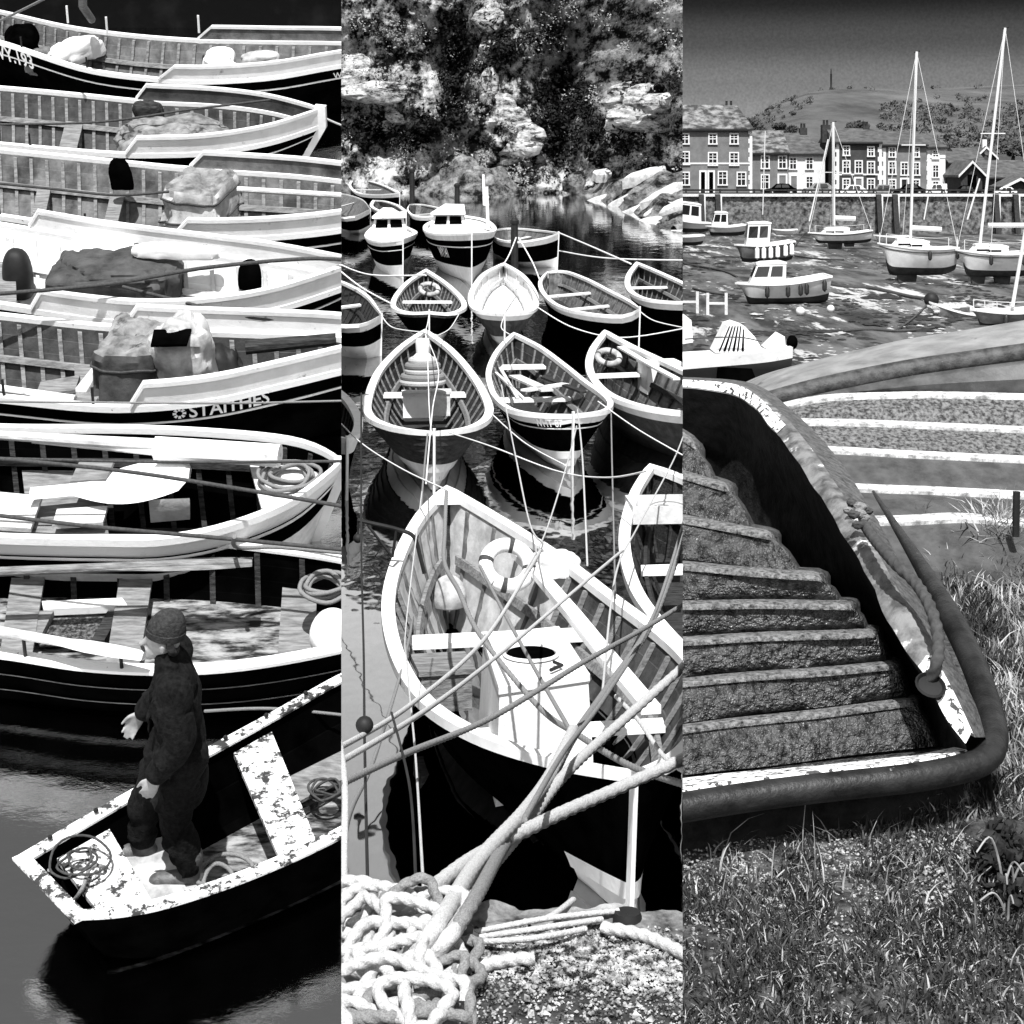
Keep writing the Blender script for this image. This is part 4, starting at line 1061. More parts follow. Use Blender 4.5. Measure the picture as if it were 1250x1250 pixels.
# engine box of the foreground boat with its round hatch
def quadbox(label, P, top, drop, m, name, cat):
    t = thing(name, label, cat, P, sum((V(p) for p in top), V((0, 0, 0))) / len(top))
    return t
tp = [P2.at(590, 776, .86), P2.at(682, 766, .86), P2.at(718, 822, .86), P2.at(610, 838, .86)]
mid = sum(tp, V((0, 0, 0))) / 4
eb = thing('engine_box', 'white engine box with round black hatch amidships in the large foreground boat', 'engine box', P2, mid - V((0, 0, .6)))
lo = [mid + (p - mid) * 1.12 - V((0, 0, .72)) for p in tp]
MB().loft([lo, [p - V((0, 0, .04)) for p in tp]], True, True).build('casing', CLEANW, eb, P2, angle=20)
MB().loft([[p - V((0, 0, .045)) + (p - mid) * .03 for p in tp], [p + (p - mid) * .03 for p in tp], [p + V((0, 0, .01)) for p in tp]], True, True).build('lid', CLEANW, eb, P2, angle=20)
hc_ = P2.at(648, 799, .88)
hat_ = MB().lathe(hc_, [(.0, .012), (.155, .012), (.16, .0)], 40).build('hatch', BLACK, eb, P2, angle=20)
MB().torus(hc_ + V((0, 0, .01)), .175, .012, (0, 0, 1), 40, 8).build('hatch_rim', CLEANW, hat_, P2)
MB().tube([P2.at(676, 808, .90), P2.at(686, 812, .90), P2.at(672, 818, .90)], .012, 6).build('hatch_handle', IRON, hat_, P2)
MB().tube([P2.at(652, 853, .62), P2.at(712, 847, .62)], .012, 6).build('latch_bar', IRON, eb, P2)
MB().tube([P2.at(662, 856, .60), P2.at(664, 878, .52)], .010, 6).build('cord', IRON, eb, P2)
MB().ball(P2.at(664, 882, .50), .022, 10, 8).build('toggle', IRON, eb, P2)
MB().ball(P2.at(630, 846, .62), .026, 10, 8).build('vent', IRON, eb, P2)
def longboard(label, P, pts, wd, th, m, name='oar', cat='oar', group=None):
    rows = []
    for i, p in enumerate(pts):
        d = (pts[min(i + 1, len(pts) - 1)] - pts[max(i - 1, 0)]).normalized(); sd = d.cross(V((0, 0, 1))).normalized() * (wd if not isinstance(wd, (list, tuple)) else wd[i])
        rows.append([p - sd, p - sd + V((0, 0, th)), p + sd + V((0, 0, th)), p + sd])
    return solo(MB().loft(rows, True, True), name, m, P, label, cat, pts[0], group, angle=30)
longboard('long white sweep lying down the starboard side of the foreground boat', P2, [P2.at(633, 680, .95), P2.at(655, 702, .92), P2.at(700, 755, .9), P2.at(745, 812, .88), P2.at(795, 872, .86)], [.06, .05, .055, .06, .06], .05, WHITE)
heap('tarpaulin', 'white canvas bundle behind the life ring of the foreground boat', 'tarpaulin', CLEANW, P2, P2.at(678, 690, .85), .22, .14, .12, -.4, .4)
heap('buoy', 'pale round buoy under the forward thwart of the foreground boat', 'buoy', PALECAN, P2, P2.at(548, 728, .35), .15, .15, .18, 0, .05, sq=1)
heap('bucket_lid', 'small pale float beside the round buoy', 'float', PALECAN, P2, P2.at(512, 734, .35), .10, .10, .06, 0, .1)
crate('small slatted locker under the second thwart at port', P2, P2.at(540, 858, .22), A.ax, .40, .36, .26, MIDWOOD, 'locker')
crate('white locker in the boat at the right with a life ring', P2, P2.at(806, 478, .35), E_.ax, .55, .55, .42, CLEANW, 'locker')
crate('white box standing before the stack of coiled warp', P2, P2.at(508, 508, .35), C_.ax, .3, .36, .3, CLEANW, 'box')
crate('grey box right of the white box in the clinker boat', P2, P2.at(536, 506, .35), C_.ax, .26, .3, .3, PALEWOOD, 'box')
crate('open fish crate full of rope in the dark boat at the right edge', P2, P2.at(812, 632, .75), B.ax, .5, .65, .16, PALEWOOD, 'fish_crate', lid=False)
coil('tangle of white cord in the open fish crate', P2, P2.at(818, 626, .80), .14, .012, ROPEW, 5, .5, 4)
for i, (a, b_, lb) in enumerate([((628, 460), (668, 478), 'pale board slanting in the lettered boat'), ((640, 478), (690, 470), 'short plank lying under the slanting board'), ((664, 462), (712, 480), 'plank by the starboard side of the lettered boat'), ((610, 450), (632, 488), 'thin oar by the port side of the lettered boat'), ((605, 456), (640, 489), 'boathook beside the thin oar')]):
    longboard(lb, P2, [P2.at(*a, .66), P2.at(*b_, .66)], (.09, .07, .05, .025, .02)[i], .03, (PALEWOOD, CLEANW, DARK, PALEWOOD, CLEANW)[i], 'plank' if i < 3 else 'oar', 'plank' if i < 3 else 'oar')
heap('clutter_net', 'dark net heaped between the planks of the lettered boat', 'net', DARK, P2, P2.at(680, 470, .45), .3, .3, .15, 0, .5)
longboard('white plank along the inside of the boat with a white locker', P2, [P2.at(757, 425, .85), P2.at(800, 450, .8), P2.at(826, 464, .78)], .05, .03, CLEANW, 'plank', 'plank')

# iron bracket with a hanging ball at the port rail of the foreground boat
q0 = P2.at(480, 680, .95); dq = (P2.M @ q0).y
arm = thing('iron_bracket', 'black iron arm with a ball hanging from it at the rail of the foreground boat', 'bracket', P2, q0)
MB().tube(spline([P2.atd(437, 635, dq), P2.atd(460, 640, dq), P2.atd(485, 646, dq), P2.atd(505, 655, dq), P2.atd(513, 680, dq), P2.atd(518, 700, dq)], 24), .016, 8).build('arm', IRON, arm, P2)
MB().tube([P2.atd(448, 640, dq), P2.atd(479, 680, dq)], .012, 6).build('brace', IRON, arm, P2)
MB().tube([P2.atd(484, 646, dq), P2.atd(479, 680, dq)], .012, 6).build('brace', IRON, arm, P2)
MB().tube([P2.atd(437, 635, dq), P2.atd(437, 652, dq)], .008, 6).build('chain', IRON, arm, P2)
MB().ball(P2.atd(437, 657, dq), .038, 14, 10).build('ball', IRON, arm, P2)

# pier head in the foreground
ZP = 2.45
PIER = mat('worn_pier_stone', .02, .34, scale=9, detail=10, lo=.38, hi=.66, rough=.95, bump=.9, bscale=22, bdist=.02)
GRAV = mat('dark_grit', .004, .07, scale=30, rough=.95, bump=.8, bscale=60)
pts = []
rows = []
for j in range(50):
    f = j / 49; r = []
    for i in range(80):
        px = 395 + 460 * i / 79
        edge = 1092 + 14 * max(0, 1 - abs(px - 417) / 60) + 10 * max(0, (px - 640) / 200) + 3 * math.sin(px * .09)
        q = P2.at(px, edge + (1290 - edge) * f, ZP)
        q.z += (.022 * noise.fractal(q * 6, .8, 2, 4) - .05 * max(0, 1 - f / .05) ** 2 - (.03 * min(1, f * 3) if px > 560 else 0))
        r.append(q)
    rows.append(r)
struct(MB().loft([[p - V((0, 0, 2.6)) - V((0, .1, 0)) for p in rows[0]]] + rows), 'pier', PIER, P2)
gr = random.Random(9); mb = MB(); nn = 0
while nn < 6000:
    px, py = gr.uniform(560, 840), gr.uniform(1130, 1256)
    dens = math.exp(-((py - (1160 + (px - 600) * .12)) / 30) ** 2)
    if gr.random() > .18 + dens: continue
    c = P2.at(px, py, ZP - .016); s_ = gr.uniform(.0018, .006) * (2.2 if gr.random() < .06 else 1)
    rx = Matrix.Rotation(gr.uniform(0, 6), 3, 'Z') @ Matrix.Rotation(gr.uniform(0, 3), 3, 'X')
    v = [c + rx @ V((s_ * a * gr.uniform(.7, 1.3), s_ * b_ * gr.uniform(.5, 1.1), s_ * d_ * .7)) for a, b_, d_ in ((1, 0, 0), (0, 1, 0), (-1, 0, 0), (0, -1, 0), (0, 0, 1), (0, 0, -1))]
    mb.add(v, [(0, 1, 4), (1, 2, 4), (2, 3, 4), (3, 0, 4), (1, 0, 5), (2, 1, 5), (3, 2, 5), (0, 3, 5)]); nn += 1
PEB = mat('mixed_pebbles', .006, .45, scale=35, lo=.4, hi=.62, rough=.9)
tag(solo(mb, 'gravel', PEB, P2, None, None, P2.at(700, 1190, ZP), angle=0, weld=False), kind='stuff')
rows = []
for j in range(16):
    r = []
    for i in range(40):
        px, py = 552 + 290 * i / 39, 1138 + 130 * j / 15
        q = P2.at(px, py, ZP - .022); q.z += .012 * noise.noise(q * 14) - .02 * (1 if j in (0,) or i == 0 else 0); r.append(q)
    rows.append(r)
struct(MB().loft(rows), 'grit_bed', GRAV, P2)

# heavy ropes
def r2(label, pts, r, m=ROPEW, k=60, n=14, tw=None, lobes=None, name='mooring_rope', group=None):
    """pts: (column, row, distance)"""
    q = [P2.atd(*p) for p in pts]; r *= .76 if r > .0185 else .58
    if tw is None: k = int(sum((u - v).length for u, v in zip(q, q[1:])) / (.45 * r))
    return solo(MB().tube(spline(q, k), r, n, (1.9 / r if tw is None else tw), (.09 if lobes is None else lobes)), name, m, P2, label, 'rope', q[0], group, angle=80)
def fit(pts, d0, d1): return [(x, y, d0 + (d1 - d0) * i / (len(pts) - 1)) for i, (x, y) in enumerate(pts)]
r2('thickest white hawser rising from the rope pile across the stern to the right edge', fit([(455, 1180), (505, 1108), (560, 1060), (610, 1030), (680, 995), (760, 960), (860, 915)], 3.95, 6.2), .026, k=160, n=12)
r2('white hawser climbing steeply from the pile to the starboard rail of the foreground boat', [(520, 1176, 3.92)] + fit([(560, 1128), (590, 1070), (640, 1010), (690, 945), (760, 880), (850, 800)], 4.0, 7.6), .024, k=160, n=12)
r2('grey hawser beside the steep white one, bending up towards the dark boat at the right', [(528, 1180, 3.92)] + fit([(578, 1100), (620, 1025), (668, 960), (700, 900), (745, 835), (798, 755), (840, 640)], 4.1, 10.5), .022, ROPEG, k=160, n=12)
r2('doubled hawser crossing in front of the engine box down into the pile', [(505, 1170, 3.92)] + fit([(540, 1120), (585, 1050), (640, 990), (672, 945), (700, 890)], 4.0, 6.8), .026, k=120, n=12)
r2('taut rope from the left edge over the thwart to the life ring', fit([(405, 918), (499, 862), (590, 782), (647, 694), (660, 672)], 5.4, 11.5), .016)
r2('taut rope over the engine box to the starboard rail', fit([(405, 936), (500, 880), (560, 838), (630, 782), (717, 708), (760, 672)], 5.0, 11.5), .016)
r2('long grey rope from the left edge under the engine box to the right edge', fit([(405, 962), (495, 920), (600, 876), (711, 809), (785, 768), (850, 728)], 4.8, 9.0), .018, ROPEG)
r2('grey rope hanging from the bow of the foreground boat over its engine box', fit([(545, 600), (543, 650), (543, 688), (560, 721), (586, 775), (657, 862), (704, 896), (770, 935), (850, 962)], 14, 7.0), .019, ROPEG)
r2('thin rope from the life ring down to the engine box front', fit([(586, 691), (617, 751), (655, 820), (694, 888)], 12, 8.6), .018, ROPEG)
r2('rope falling from the clinker boat past the port rail to the lower left', fit([(522, 530), (516, 594), (506, 728), (496, 795), (459, 920), (430, 985), (418, 1030)], 20, 4.8), .017, ROPEG)
r2('thin line from the port rail straight down to the pier', fit([(515, 600), (496, 760), (497, 812), (507, 920), (517, 1085)], 12, 4.4), .007, tw=0, lobes=0)
r2('thin line from the lettered boat down to the starboard rail', fit([(612, 470), (622, 520), (630, 560), (647, 640), (664, 664)], 22, 12.8), .013, tw=0, lobes=0)
r2('thin line crossing from the white V of the lettered boat to the rail', fit([(704, 520), (694, 560), (667, 647), (640, 700)], 20, 12.5), .012, tw=0, lobes=0)
r2('line dropping from the bow of the lettered boat to a thin stake', fit([(705, 500), (711, 560), (717, 690)], 20, 14), .014, tw=0, lobes=0)
r2('grey line dropping straight at the starboard side of the foreground boat', fit([(746, 505), (747, 560), (750, 680), (751, 730)], 20, 11.5), .013, ROPEG, tw=0, lobes=0)
r2('line slanting past the bow of the dark boat at the right', fit([(840, 515), (823, 560), (778, 644), (752, 700), (735, 850)], 20, 9), .012, tw=0, lobes=0)
r2('rope slanting from the right edge across the dark boat and the sweep', fit([(840, 620), (798, 751), (738, 852), (690, 915), (640, 1000)], 10, 4.6), .014, ROPEG)
r2('short rope hung from the starboard rail at the lower right corner', fit([(752, 850), (780, 880), (812, 925), (850, 950)], 8, 7), .017)
r2('white line down the left edge above the rope pile', fit([(400, 850), (414, 905), (421, 965), (420, 1060), (424, 1130)], 5.5, 4.2), .016, tw=0, lobes=0)
r2('dark chain hanging at the left edge', fit([(441, 480), (441, 660), (444, 800), (445, 900), (449, 1090)], 10, 4.6), .008, IRON, tw=0, lobes=0)
r2('dark line sinking from the port bow to the pier', fit([(478, 870), (500, 960), (508, 1082)], 6, 4.5), .007, IRON, tw=0, lobes=0)
solo(MB().ball(P2.atd(445, 885, 6), .03, 14, 10), 'float', IRON, P2, 'small black float threaded on the dark chain at the left edge', 'float', P2.atd(445, 885, 6))
for lb, pts, d0, d1, r in [
    ('slack line from the white painted boat to the right edge', [(656, 375), (700, 400), (760, 412), (840, 400)], 32, 30, .018),
    ('slack line sagging from the clinker boat to the dark boat at the right', [(548, 528), (600, 545), (680, 575), (740, 583), (790, 575)], 20, 15, .013),
    ('line from the clinker bow slanting down right to the lettered boat', [(600, 505), (640, 540), (690, 568)], 21, 18, .012),
    ('line from the left edge to the bow of the foreground boat', [(405, 505), (440, 540), (490, 572), (545, 598)], 20, 14, .012),
    ('line from the right of the lettered boat to the right edge', [(730, 490), (780, 525), (845, 562)], 20, 17, .012),
    ('line from the square stern of the white sided boat to the right row', [(682, 284), (720, 300), (770, 322)], 50, 38, .026),
    ('second line from the square stern reaching the right edge', [(682, 306), (740, 315), (845, 318)], 50, 42, .024),
    ('line from the left edge to the bow of the dark boat with a life ring', [(405, 318), (450, 335), (520, 336)], 40, 36, .022),
    ('line from the left edge sagging to the left middle boat', [(405, 322), (440, 350), (480, 372)], 36, 33, .022),
    ('slack line between the bow of the left middle boat and the clinker bow', [(466, 386), (480, 400), (519, 406)], 30, 27, .018),
    ('line from the middle life ring boat down to the clinker bow', [(524, 382), (522, 395), (519, 405)], 32, 27, .015),
    ('line crossing from the middle life ring boat to the clinker bow', [(560, 384), (548, 402), (528, 412)], 32, 27, .015),
    ('line from the white painted boat down to the lettered boat', [(616, 385), (612, 400), (625, 410)], 31, 27, .015),
    ('line from the forked post to the white painted bow', [(630, 290), (622, 310), (614, 324)], 42, 38, .02),
    ('line from the forked post slanting right', [(633, 290), (650, 320), (660, 345)], 42, 36, .02),
    ('line from the askew boat to the white boat at the right', [(781, 380), (800, 392), (845, 402)], 32, 30, .017),
    ('line falling from the bow of the clinker boat over its thwart', [(519, 408), (522, 440), (524, 500), (527, 530)], 26, 21, .012),
    ('line from the clinker bow over the coiled warp', [(519, 408), (535, 450), (528, 500), (520, 590)], 26, 15, .012),
]:
    r2(lb, fit(pts, d0, d1), r, CLEANW, 24, 6, 0, 0)
# pile of heavy rope on the pier head
pr = random.Random(21)
pile_g = 'loops of heavy rope piled on the pier head'
def loop(label, cx, cy, rx, ry, z, tilt, a0, a1, r, m, seed):
    q = random.Random(seed); c = P2.at(cx, cy, ZP); pts = []
    for i in range(13):
        a = rad(a0 - 40 + (a1 - a0 + 90) * i / 12); f_ = 1 + .10 * (i / 12 - .5) * (1 if seed % 2 else -1)
        pts.append(c + V((math.cos(a) * rx * f_ + .02 * math.sin(i * 1.1 + seed), math.sin(a) * ry * f_, z + tilt * math.sin(a) + .012 * math.sin(i * .9 + seed * 2) - (.03 if i in (0, 12) else 0))))
    return solo(MB().tube(spline(pts, 280), r * .54, 16, 2.3 / (r * .54), .13), 'rope_loop', m, P2, label, 'rope', c, pile_g, angle=80)
LP = [
 ('big pale loop at the back of the rope pile by the left edge', 455, 1140, .10, .09, .03, .05, -20, 300, .024, ROPEW),
 ('upright dark loop standing over the middle of the pile', 512, 1140, .075, .05, .05, .05, -30, 230, .022, ROPEG),
 ('white loop lying lowest at the front of the pile', 500, 1225, .085, .07, .04, .02, -10, 250, .026, ROPEW),
 ('grey loop under the white front loop', 470, 1230, .10, .10, .02, .0, 20, 330, .026, ROPEG),
 ('pale strand bending out of the left edge', 420, 1190, .07, .14, .04, .0, -80, 80, .026, ROPEW),
 ('loose turn beside the dark eye knot', 535, 1165, .06, .06, .04, .02, 60, 340, .022, ROPEW),
 ('shaded turn deep in the middle of the pile', 485, 1165, .08, .06, .03, .02, 0, 340, .024, ROPEG),
 ('white turn crossing over the shaded one', 478, 1185, .10, .07, .06, .03, 30, 260, .024, ROPEW),
 ('small turn at the right front of the pile', 545, 1215, .045, .06, .03, .02, -60, 240, .02, ROPEG),
 ('pale turn running off the bottom edge', 455, 1255, .09, .10, .05, .0, 10, 200, .026, ROPEW),
 ('dark turn at the bottom left corner', 425, 1240, .06, .07, .03, .0, 0, 300, .024, ROPEG),
 ('pale turn at the foot of the steep hawser', 520, 1190, .06, .08, .05, .03, 120, 420, .022, ROPEW)]
LP += [
 ('narrow turn slanting over the left side of the pile', 440, 1160, .05, .10, .06, .03, -40, 210, .024, ROPEW),
 ('grey turn lying behind the upright dark loop', 490, 1128, .06, .05, .05, .02, 0, 300, .022, ROPEG),
 ('short pale turn right of the upright dark loop', 535, 1140, .05, .05, .05, .03, -90, 160, .022, ROPEW),
 ('pale turn wedged between the two front loops', 485, 1208, .07, .05, .07, .02, -20, 220, .024, ROPEW),
 ('grey turn nearest the pebbles', 560, 1200, .03, .07, .03, .01, -90, 200, .022, ROPEG),
 ('pale turn at the bottom centre of the pile', 512, 1250, .07, .05, .05, .02, 0, 300, .024, ROPEW)]
LP += [
 ('slack strand curling at the upper left of the pile', 432, 1128, .07, .05, .05, .02, 40, 330, .024, ROPEW),
 ('thin shadowed strand under the dark eye knot', 548, 1178, .05, .04, .03, .01, 0, 320, .022, ROPEG),
 ('long strand sweeping across the front of the pile', 480, 1236, .13, .06, .06, .02, 20, 200, .024, ROPEW),
 ('pale strand folded at the lower left of the pile', 430, 1215, .06, .08, .05, .02, -60, 200, .024, ROPEW),
 ('grey strand folded at the lower right of the pile', 548, 1240, .06, .05, .03, .01, 0, 280, .022, ROPEG),
 ('pale strand humped over the centre of the pile', 500, 1172, .07, .05, .08, .03, 10, 190, .024, ROPEW)]
for i, (lb, cx, cy, rx, ry, z, ti, a0, a1, r, m) in enumerate(LP): loop(lb, cx, cy, rx, ry, z, ti, a0, a1, r, m, i)
solo(MB().ball(P2.at(566, 1150, ZP + .03), (.036, .03, .036), 18, 12, .3), 'rope_knot', ROPED, P2, 'dark round eye knot where the hawsers leave the pile', 'knot', P2.at(566, 1150, ZP))
for i, (a, b_, lb) in enumerate([((570, 1140), (755, 1112), 'topmost frayed strand fanning out on the pier edge'), ((572, 1146), (735, 1122), 'middle frayed strand on the pier edge'), ((575, 1150), (715, 1134), 'lowest frayed strand on the pier edge'), ((640, 1125), (700, 1098), 'short strand flicking up from the frayed rope')]):
    rope(lb, [P2.at(*a, ZP), P2.at((a[0] + b_[0]) / 2, (a[1] + b_[1]) / 2 + 4 * (i - 1), ZP + .02), P2.at(*b_, ZP)], .007, ROPEW, P2, 'rope_strand', 8, 60, .1, 'frayed strands on the pier edge')
rope('pale rope end running off the right edge of the pier head', [P2.at(735, 1132, ZP), P2.at(790, 1143, ZP), P2.at(850, 1172, ZP)], .014, ROPEW, P2, 'mooring_rope', 12, 26, .14)
rope('short white rope end pointing right from the eye knot', [P2.at(585, 1180, ZP), P2.at(620, 1172, ZP), P2.at(652, 1170, ZP)], .014, ROPEW, P2, 'mooring_rope', 12, 26, .14)
solo(MB().lathe(P2.at(766, 1122, ZP - .012), [(.001, .012), (.02, .014), (.03, .018), (.035, .004), (.036, -.01)], 18), 'mooring_ring_socket', IRON, P2, 'black iron socket sunk in the pier edge', 'iron fitting', P2.at(766, 1122, ZP))
# ================================================================ third harbour: tidal mud, the terrace on the quay, dinghies on the bank
def glossy_patches(m, scale, lo, hi, r0, r1, st=(1, 1, 1)):
    n = m.node_tree.nodes; lk = m.node_tree.links.new; b = n['Principled BSDF']
    t = n.new('ShaderNodeTexCoord'); mp = n.new('ShaderNodeMapping'); mp.inputs['Scale'].default_value = st
    x = n.new('ShaderNodeTexNoise'); x.inputs['Scale'].default_value = scale; x.inputs['Detail'].default_value = 5
    r = n.new('ShaderNodeMapRange'); r.inputs[1].default_value, r.inputs[2].default_value, r.inputs[3].default_value, r.inputs[4].default_value = lo, hi, r0, r1
    lk(t.outputs['Object'], mp.inputs[0]); lk(mp.outputs[0], x.inputs['Vector']); lk(x.outputs[0], r.inputs[0]); lk(r.outputs[0], b.inputs['Roughness'])
MUD = mat('wet_mud', .004, .10, scale=.8, detail=12, nr=.7, lo=.42, hi=.60, rough=.5, spec=.4, bump=.9, bscale=2.2, stretch=(1, .14, 1), bdist=.03, c3=.42, thr3=(.575, .61), scale3=.55)  # pale patches paint the bright reflection of puddles into the colour
glossy_patches(MUD, .25, .4, .6, .35, .85, (1, .4, 1))
STONE = mat('quay_stone', .015, .22, scale=2.6, detail=9, lo=.36, hi=.64, rough=.9, bump=1.0, bscale=3.2, bdist=.12, kind='noise')
HILLG = mat('hill_grass', .04, .12, scale=.06, detail=12, nr=.72, rough=.95, spec=.1, bump=.15, bscale=.3, bdist=.3, stretch=(1, .18, 1))
SLATE = mat('slate_roof', .035, .10, scale=1.6, detail=8, rough=.7, bump=.5, bscale=6, stretch=(1, 1, 2.5))
MOSSR = mat('mottled_roof', .03, .22, scale=1.2, detail=9, lo=.42, hi=.62, rough=.85, bump=.6, bscale=5)
RENDG = mat('grey_render', .11, .17, scale=1.0, rough=.9)
RENDD = mat('dark_render', .030, .05, scale=1.2, rough=.9)
RENDW = mat('white_render', .52, .66, scale=.8, rough=.9)
BRICKD = mat('shade_dark_gable', .014, .035, scale=5, rough=.9)
GLASS = mat('dark_glass', .012, rough=.08, spec=.5)
TRIM = mat('white_trim', .62, rough=.6)
GRP = mat('white_glassfibre', .58, .72, scale=2.5, rough=.35)
GRPG = mat('grey_glassfibre', .13, .24, scale=3, rough=.45, bump=.1, bscale=8)
ANTI = mat('dark_antifouling', .012, .04, scale=3, rough=.85)
ALLOY = mat('pale_alloy', .62, rough=.4)
RUB = mat('black_rubber', .006, .022, scale=12, rough=.45, bump=.25, bscale=45, spec=.35, c3=.25, thr3=(.68, .72), scale3=22)

rows = []
for j in range(90):
    y = 9 + 170 * (j / 89) ** 1.6
    rows.append([V((x_ * y, y, .05 * noise.fractal(V((x_ * y * .5, y * .25, 2)), .8, 2, 5) + .05 * noise.noise(V((x_ * y * .12, y * .07, 8))))) for x_ in [.08 + .26 * i / 70 for i in range(71)]])
struct(MB().loft(rows), 'mud', MUD, P3)
WEEDM = mat('black_weed', .003, .02, scale=9, rough=.7)
PALEM = mat('pale_shingle', .16, .5, scale=6, rough=.8)
for nm_, m_, n_, sd_ in (('weed', WEEDM, 1500, 3), ('shingle', PALEM, 900, 4)):
    q = random.Random(sd_); mb = MB(); k = 0
    while k < n_:
        px, py = q.uniform(826, 1256), 286 + 200 * q.random() ** 1.2
        if noise.noise(V((px * .013, py * .05, sd_))) < .02 + .1 * q.random(): continue
        c = P3.at(px, py, .02); rr_ = q.uniform(.05, .22) * (2.0 if q.random() < .08 else 1) * (1 if nm_ == 'weed' else .6); a = q.uniform(0, 6.28)
        v = [c + V((math.cos(a + u) * rr_ * q.uniform(.6, 1.4), math.sin(a + u) * rr_ * q.uniform(.6, 1.4) * 1.6, 0)) for u in (0, 1.3, 2.5, 3.8, 5.1)] + [c + V((0, 0, rr_ * q.uniform(.1, .28)))]
        mb.add(v, [(i, (i + 1) % 5, 5) for i in range(5)]); k += 1
    tag(solo(mb, nm_, m_, P3, None, None, P3.at(1040, 340, 0), angle=0, weld=False), kind='stuff')
def ridge(px):
    k = [(780, 150), (905, 152), (920, 146), (942, 131), (985, 113), (1012, 109.5), (1060, 108), (1115, 108.5), (1170, 107), (1250, 103), (1300, 100)]
    for (a, ya), (b_, yb) in zip(k, k[1:]):
        if a <= px <= b_: return ya + (yb - ya) * (px - a) / (b_ - a)
    return 150
def hill(px, d):
    zr = 4.8 + (HOR - ridge(px)) * 760 / FPX
    f = max(0, min(1, (d - 240) / 520)); f = f * f * (3 - 2 * f) * .35 + f * .65
    x = (px - 625) / FPX * d
    return 3.1 + (zr - 3.1) * f + 2.0 * noise.noise(V((x * .012, d * .008, 4))) * math.sin(math.pi * f) - max(0, d - 760) * .05
rows = []
for j in range(80):
    d = 215 + 700 * (j / 79)
    rows.append([V(((px - 625) / FPX * d, d, hill(px, d))) for px in [800 + 6 * i for i in range(84)]])
struct(MB().loft(rows), 'hill', HILLG, P3)
def hillat(px, py):
    for k in range(300):
        d = 225 + 540 * k / 299
        if P3.px(V(((px - 625) / FPX * d, d, hill(px, d))))[1] <= py: break
    return V(((px - 625) / FPX * d, d, hill(px, d)))
SCRUB = mat('gorse_scrub', .015, .11, scale=.25, lo=.4, hi=.6, rough=.95, spec=.05)
q = random.Random(31); mb = MB(); cnt = 0
while cnt < 430:
    px, py = q.uniform(833, 1256), q.uniform(105, 190)
    zone = (1075 < px and 128 + (px - 1075) * .05 < py < 190 and noise.noise(V((px * .02, py * .035, 1))) > -.28) or (px < 990 and py > ridge(px) + 1 and py < ridge(px) + 22 and px > 915) or (py < ridge(px) + 2.5 and q.random() < .6) or abs(py - (128 + 8 * math.sin(px * .02))) < 2 and px > 1100 or (px > 1170 and 118 < py < 150 and q.random() < .18)
    if not zone: continue
    c = hillat(px, py); leafclump(mb, c + V((0, 0, .7)), q.uniform(.7, 1.7), 26, q.uniform(.3, .5), q); cnt += 1
o = solo(mb, 'scrub', SCRUB, P3, None, None, hillat(1150, 150), angle=0, weld=False); tag(o, kind='stuff')
a = P3.atd(1014.5, 109, 755)
t = thing('monument', 'slender dark column standing on the skyline of the hill', 'monument', P3, a)
MB().lathe(a - V((0, 0, 1)), [(.7, 0), (.7, 1.6), (.45, 2.0), (.38, 7.0), (.5, 7.2), (.35, 7.6), (.25, 9.4), (.01, 9.8)], 10).build('shaft', IRON, t, P3)
MB().bx(a.x - 1.2, a.x + 1.2, a.y - 1.2, a.y + 1.2, a.z - 1.6, a.z - .2).build('plinth', IRON, t, P3)
def tree(px, py_base, py_top, wpx, d, label, seed, name='tree', m=None):
    q = random.Random(seed); s_ = d / FPX
    b0 = P3.atd(px, py_base, d); h = (py_base - py_top) * s_; w_ = wpx * s_ / 2
    t = thing(name, label, 'tree', P3, b0)
    MB().tube([b0, b0 + V((.1, 0, h * .3)), b0 + V((0, 0, h * .75))], [.28, .2, .06], 8).build('trunk', BRICKD, t, P3)
    mb = MB()
    for _ in range(16):
        a_ = q.uniform(0, 6.28); k = q.random() ** .5
        leafclump(mb, b0 + V((math.cos(a_) * w_ * k, math.sin(a_) * w_ * k, h * q.uniform(.35, .88))), w_ * .5, 70, .22, q)
    mb.build('crown', m or SCRUB, t, P3, angle=0, weld=False)
for i, (px, b_, tp_, wd, d, lb) in enumerate([(917, 175, 141, 16, 200, 'dark bushy tree rising right behind the tall left house'), (928, 172, 147, 14, 205, 'smaller tree second to the right of the tall left house'), (952, 170, 149, 14, 205, 'round tree behind the low terrace roof'), (966, 170, 153, 12, 205, 'lowest tree peeping over the low terrace roof'), (1046, 170, 149, 22, 200, 'broad black tree behind the dark three storey house'), (1160, 205, 176, 20, 198, 'tree at the right end of the white end house'), (1236, 200, 170, 22, 210, 'tree behind the sheds at the right edge')]):
    tree(px, b_, tp_, wd, d, lb, 50 + i)

# quay wall, road, railing and fender piles
DQ, ZQ = 150.0, 3.1
t = thing('quay_wall', 'rough stone harbour wall below the terrace of houses', 'wall', P3, (25, DQ, 0))
xs = lambda px, d=DQ: (px - 625) / FPX * d
rows = []
for j in range(12):
    z = -.3 + (ZQ + .3) * j / 11
    rows.append([V((xs(815) + (xs(1275) - xs(815)) * i / 200, DQ + .5 - z * .1 + .10 * noise.fractal(V((i * .55, z * 2.2, 1)), .9, 2, 4), z)) for i in range(201)])
MB().loft(rows).build('wall_face', STONE, t, P3)
MB().bx(xs(815), xs(1275), DQ - .05, DQ + .9, ZQ, ZQ + .22).build('coping', PALEWOOD, t, P3)
struct(MB().bx(xs(815), xs(1285), DQ + .7, DQ + 90, ZQ - .4, ZQ + .1), 'road', mat('asphalt', .045, .07, scale=2, rough=.9), P3)
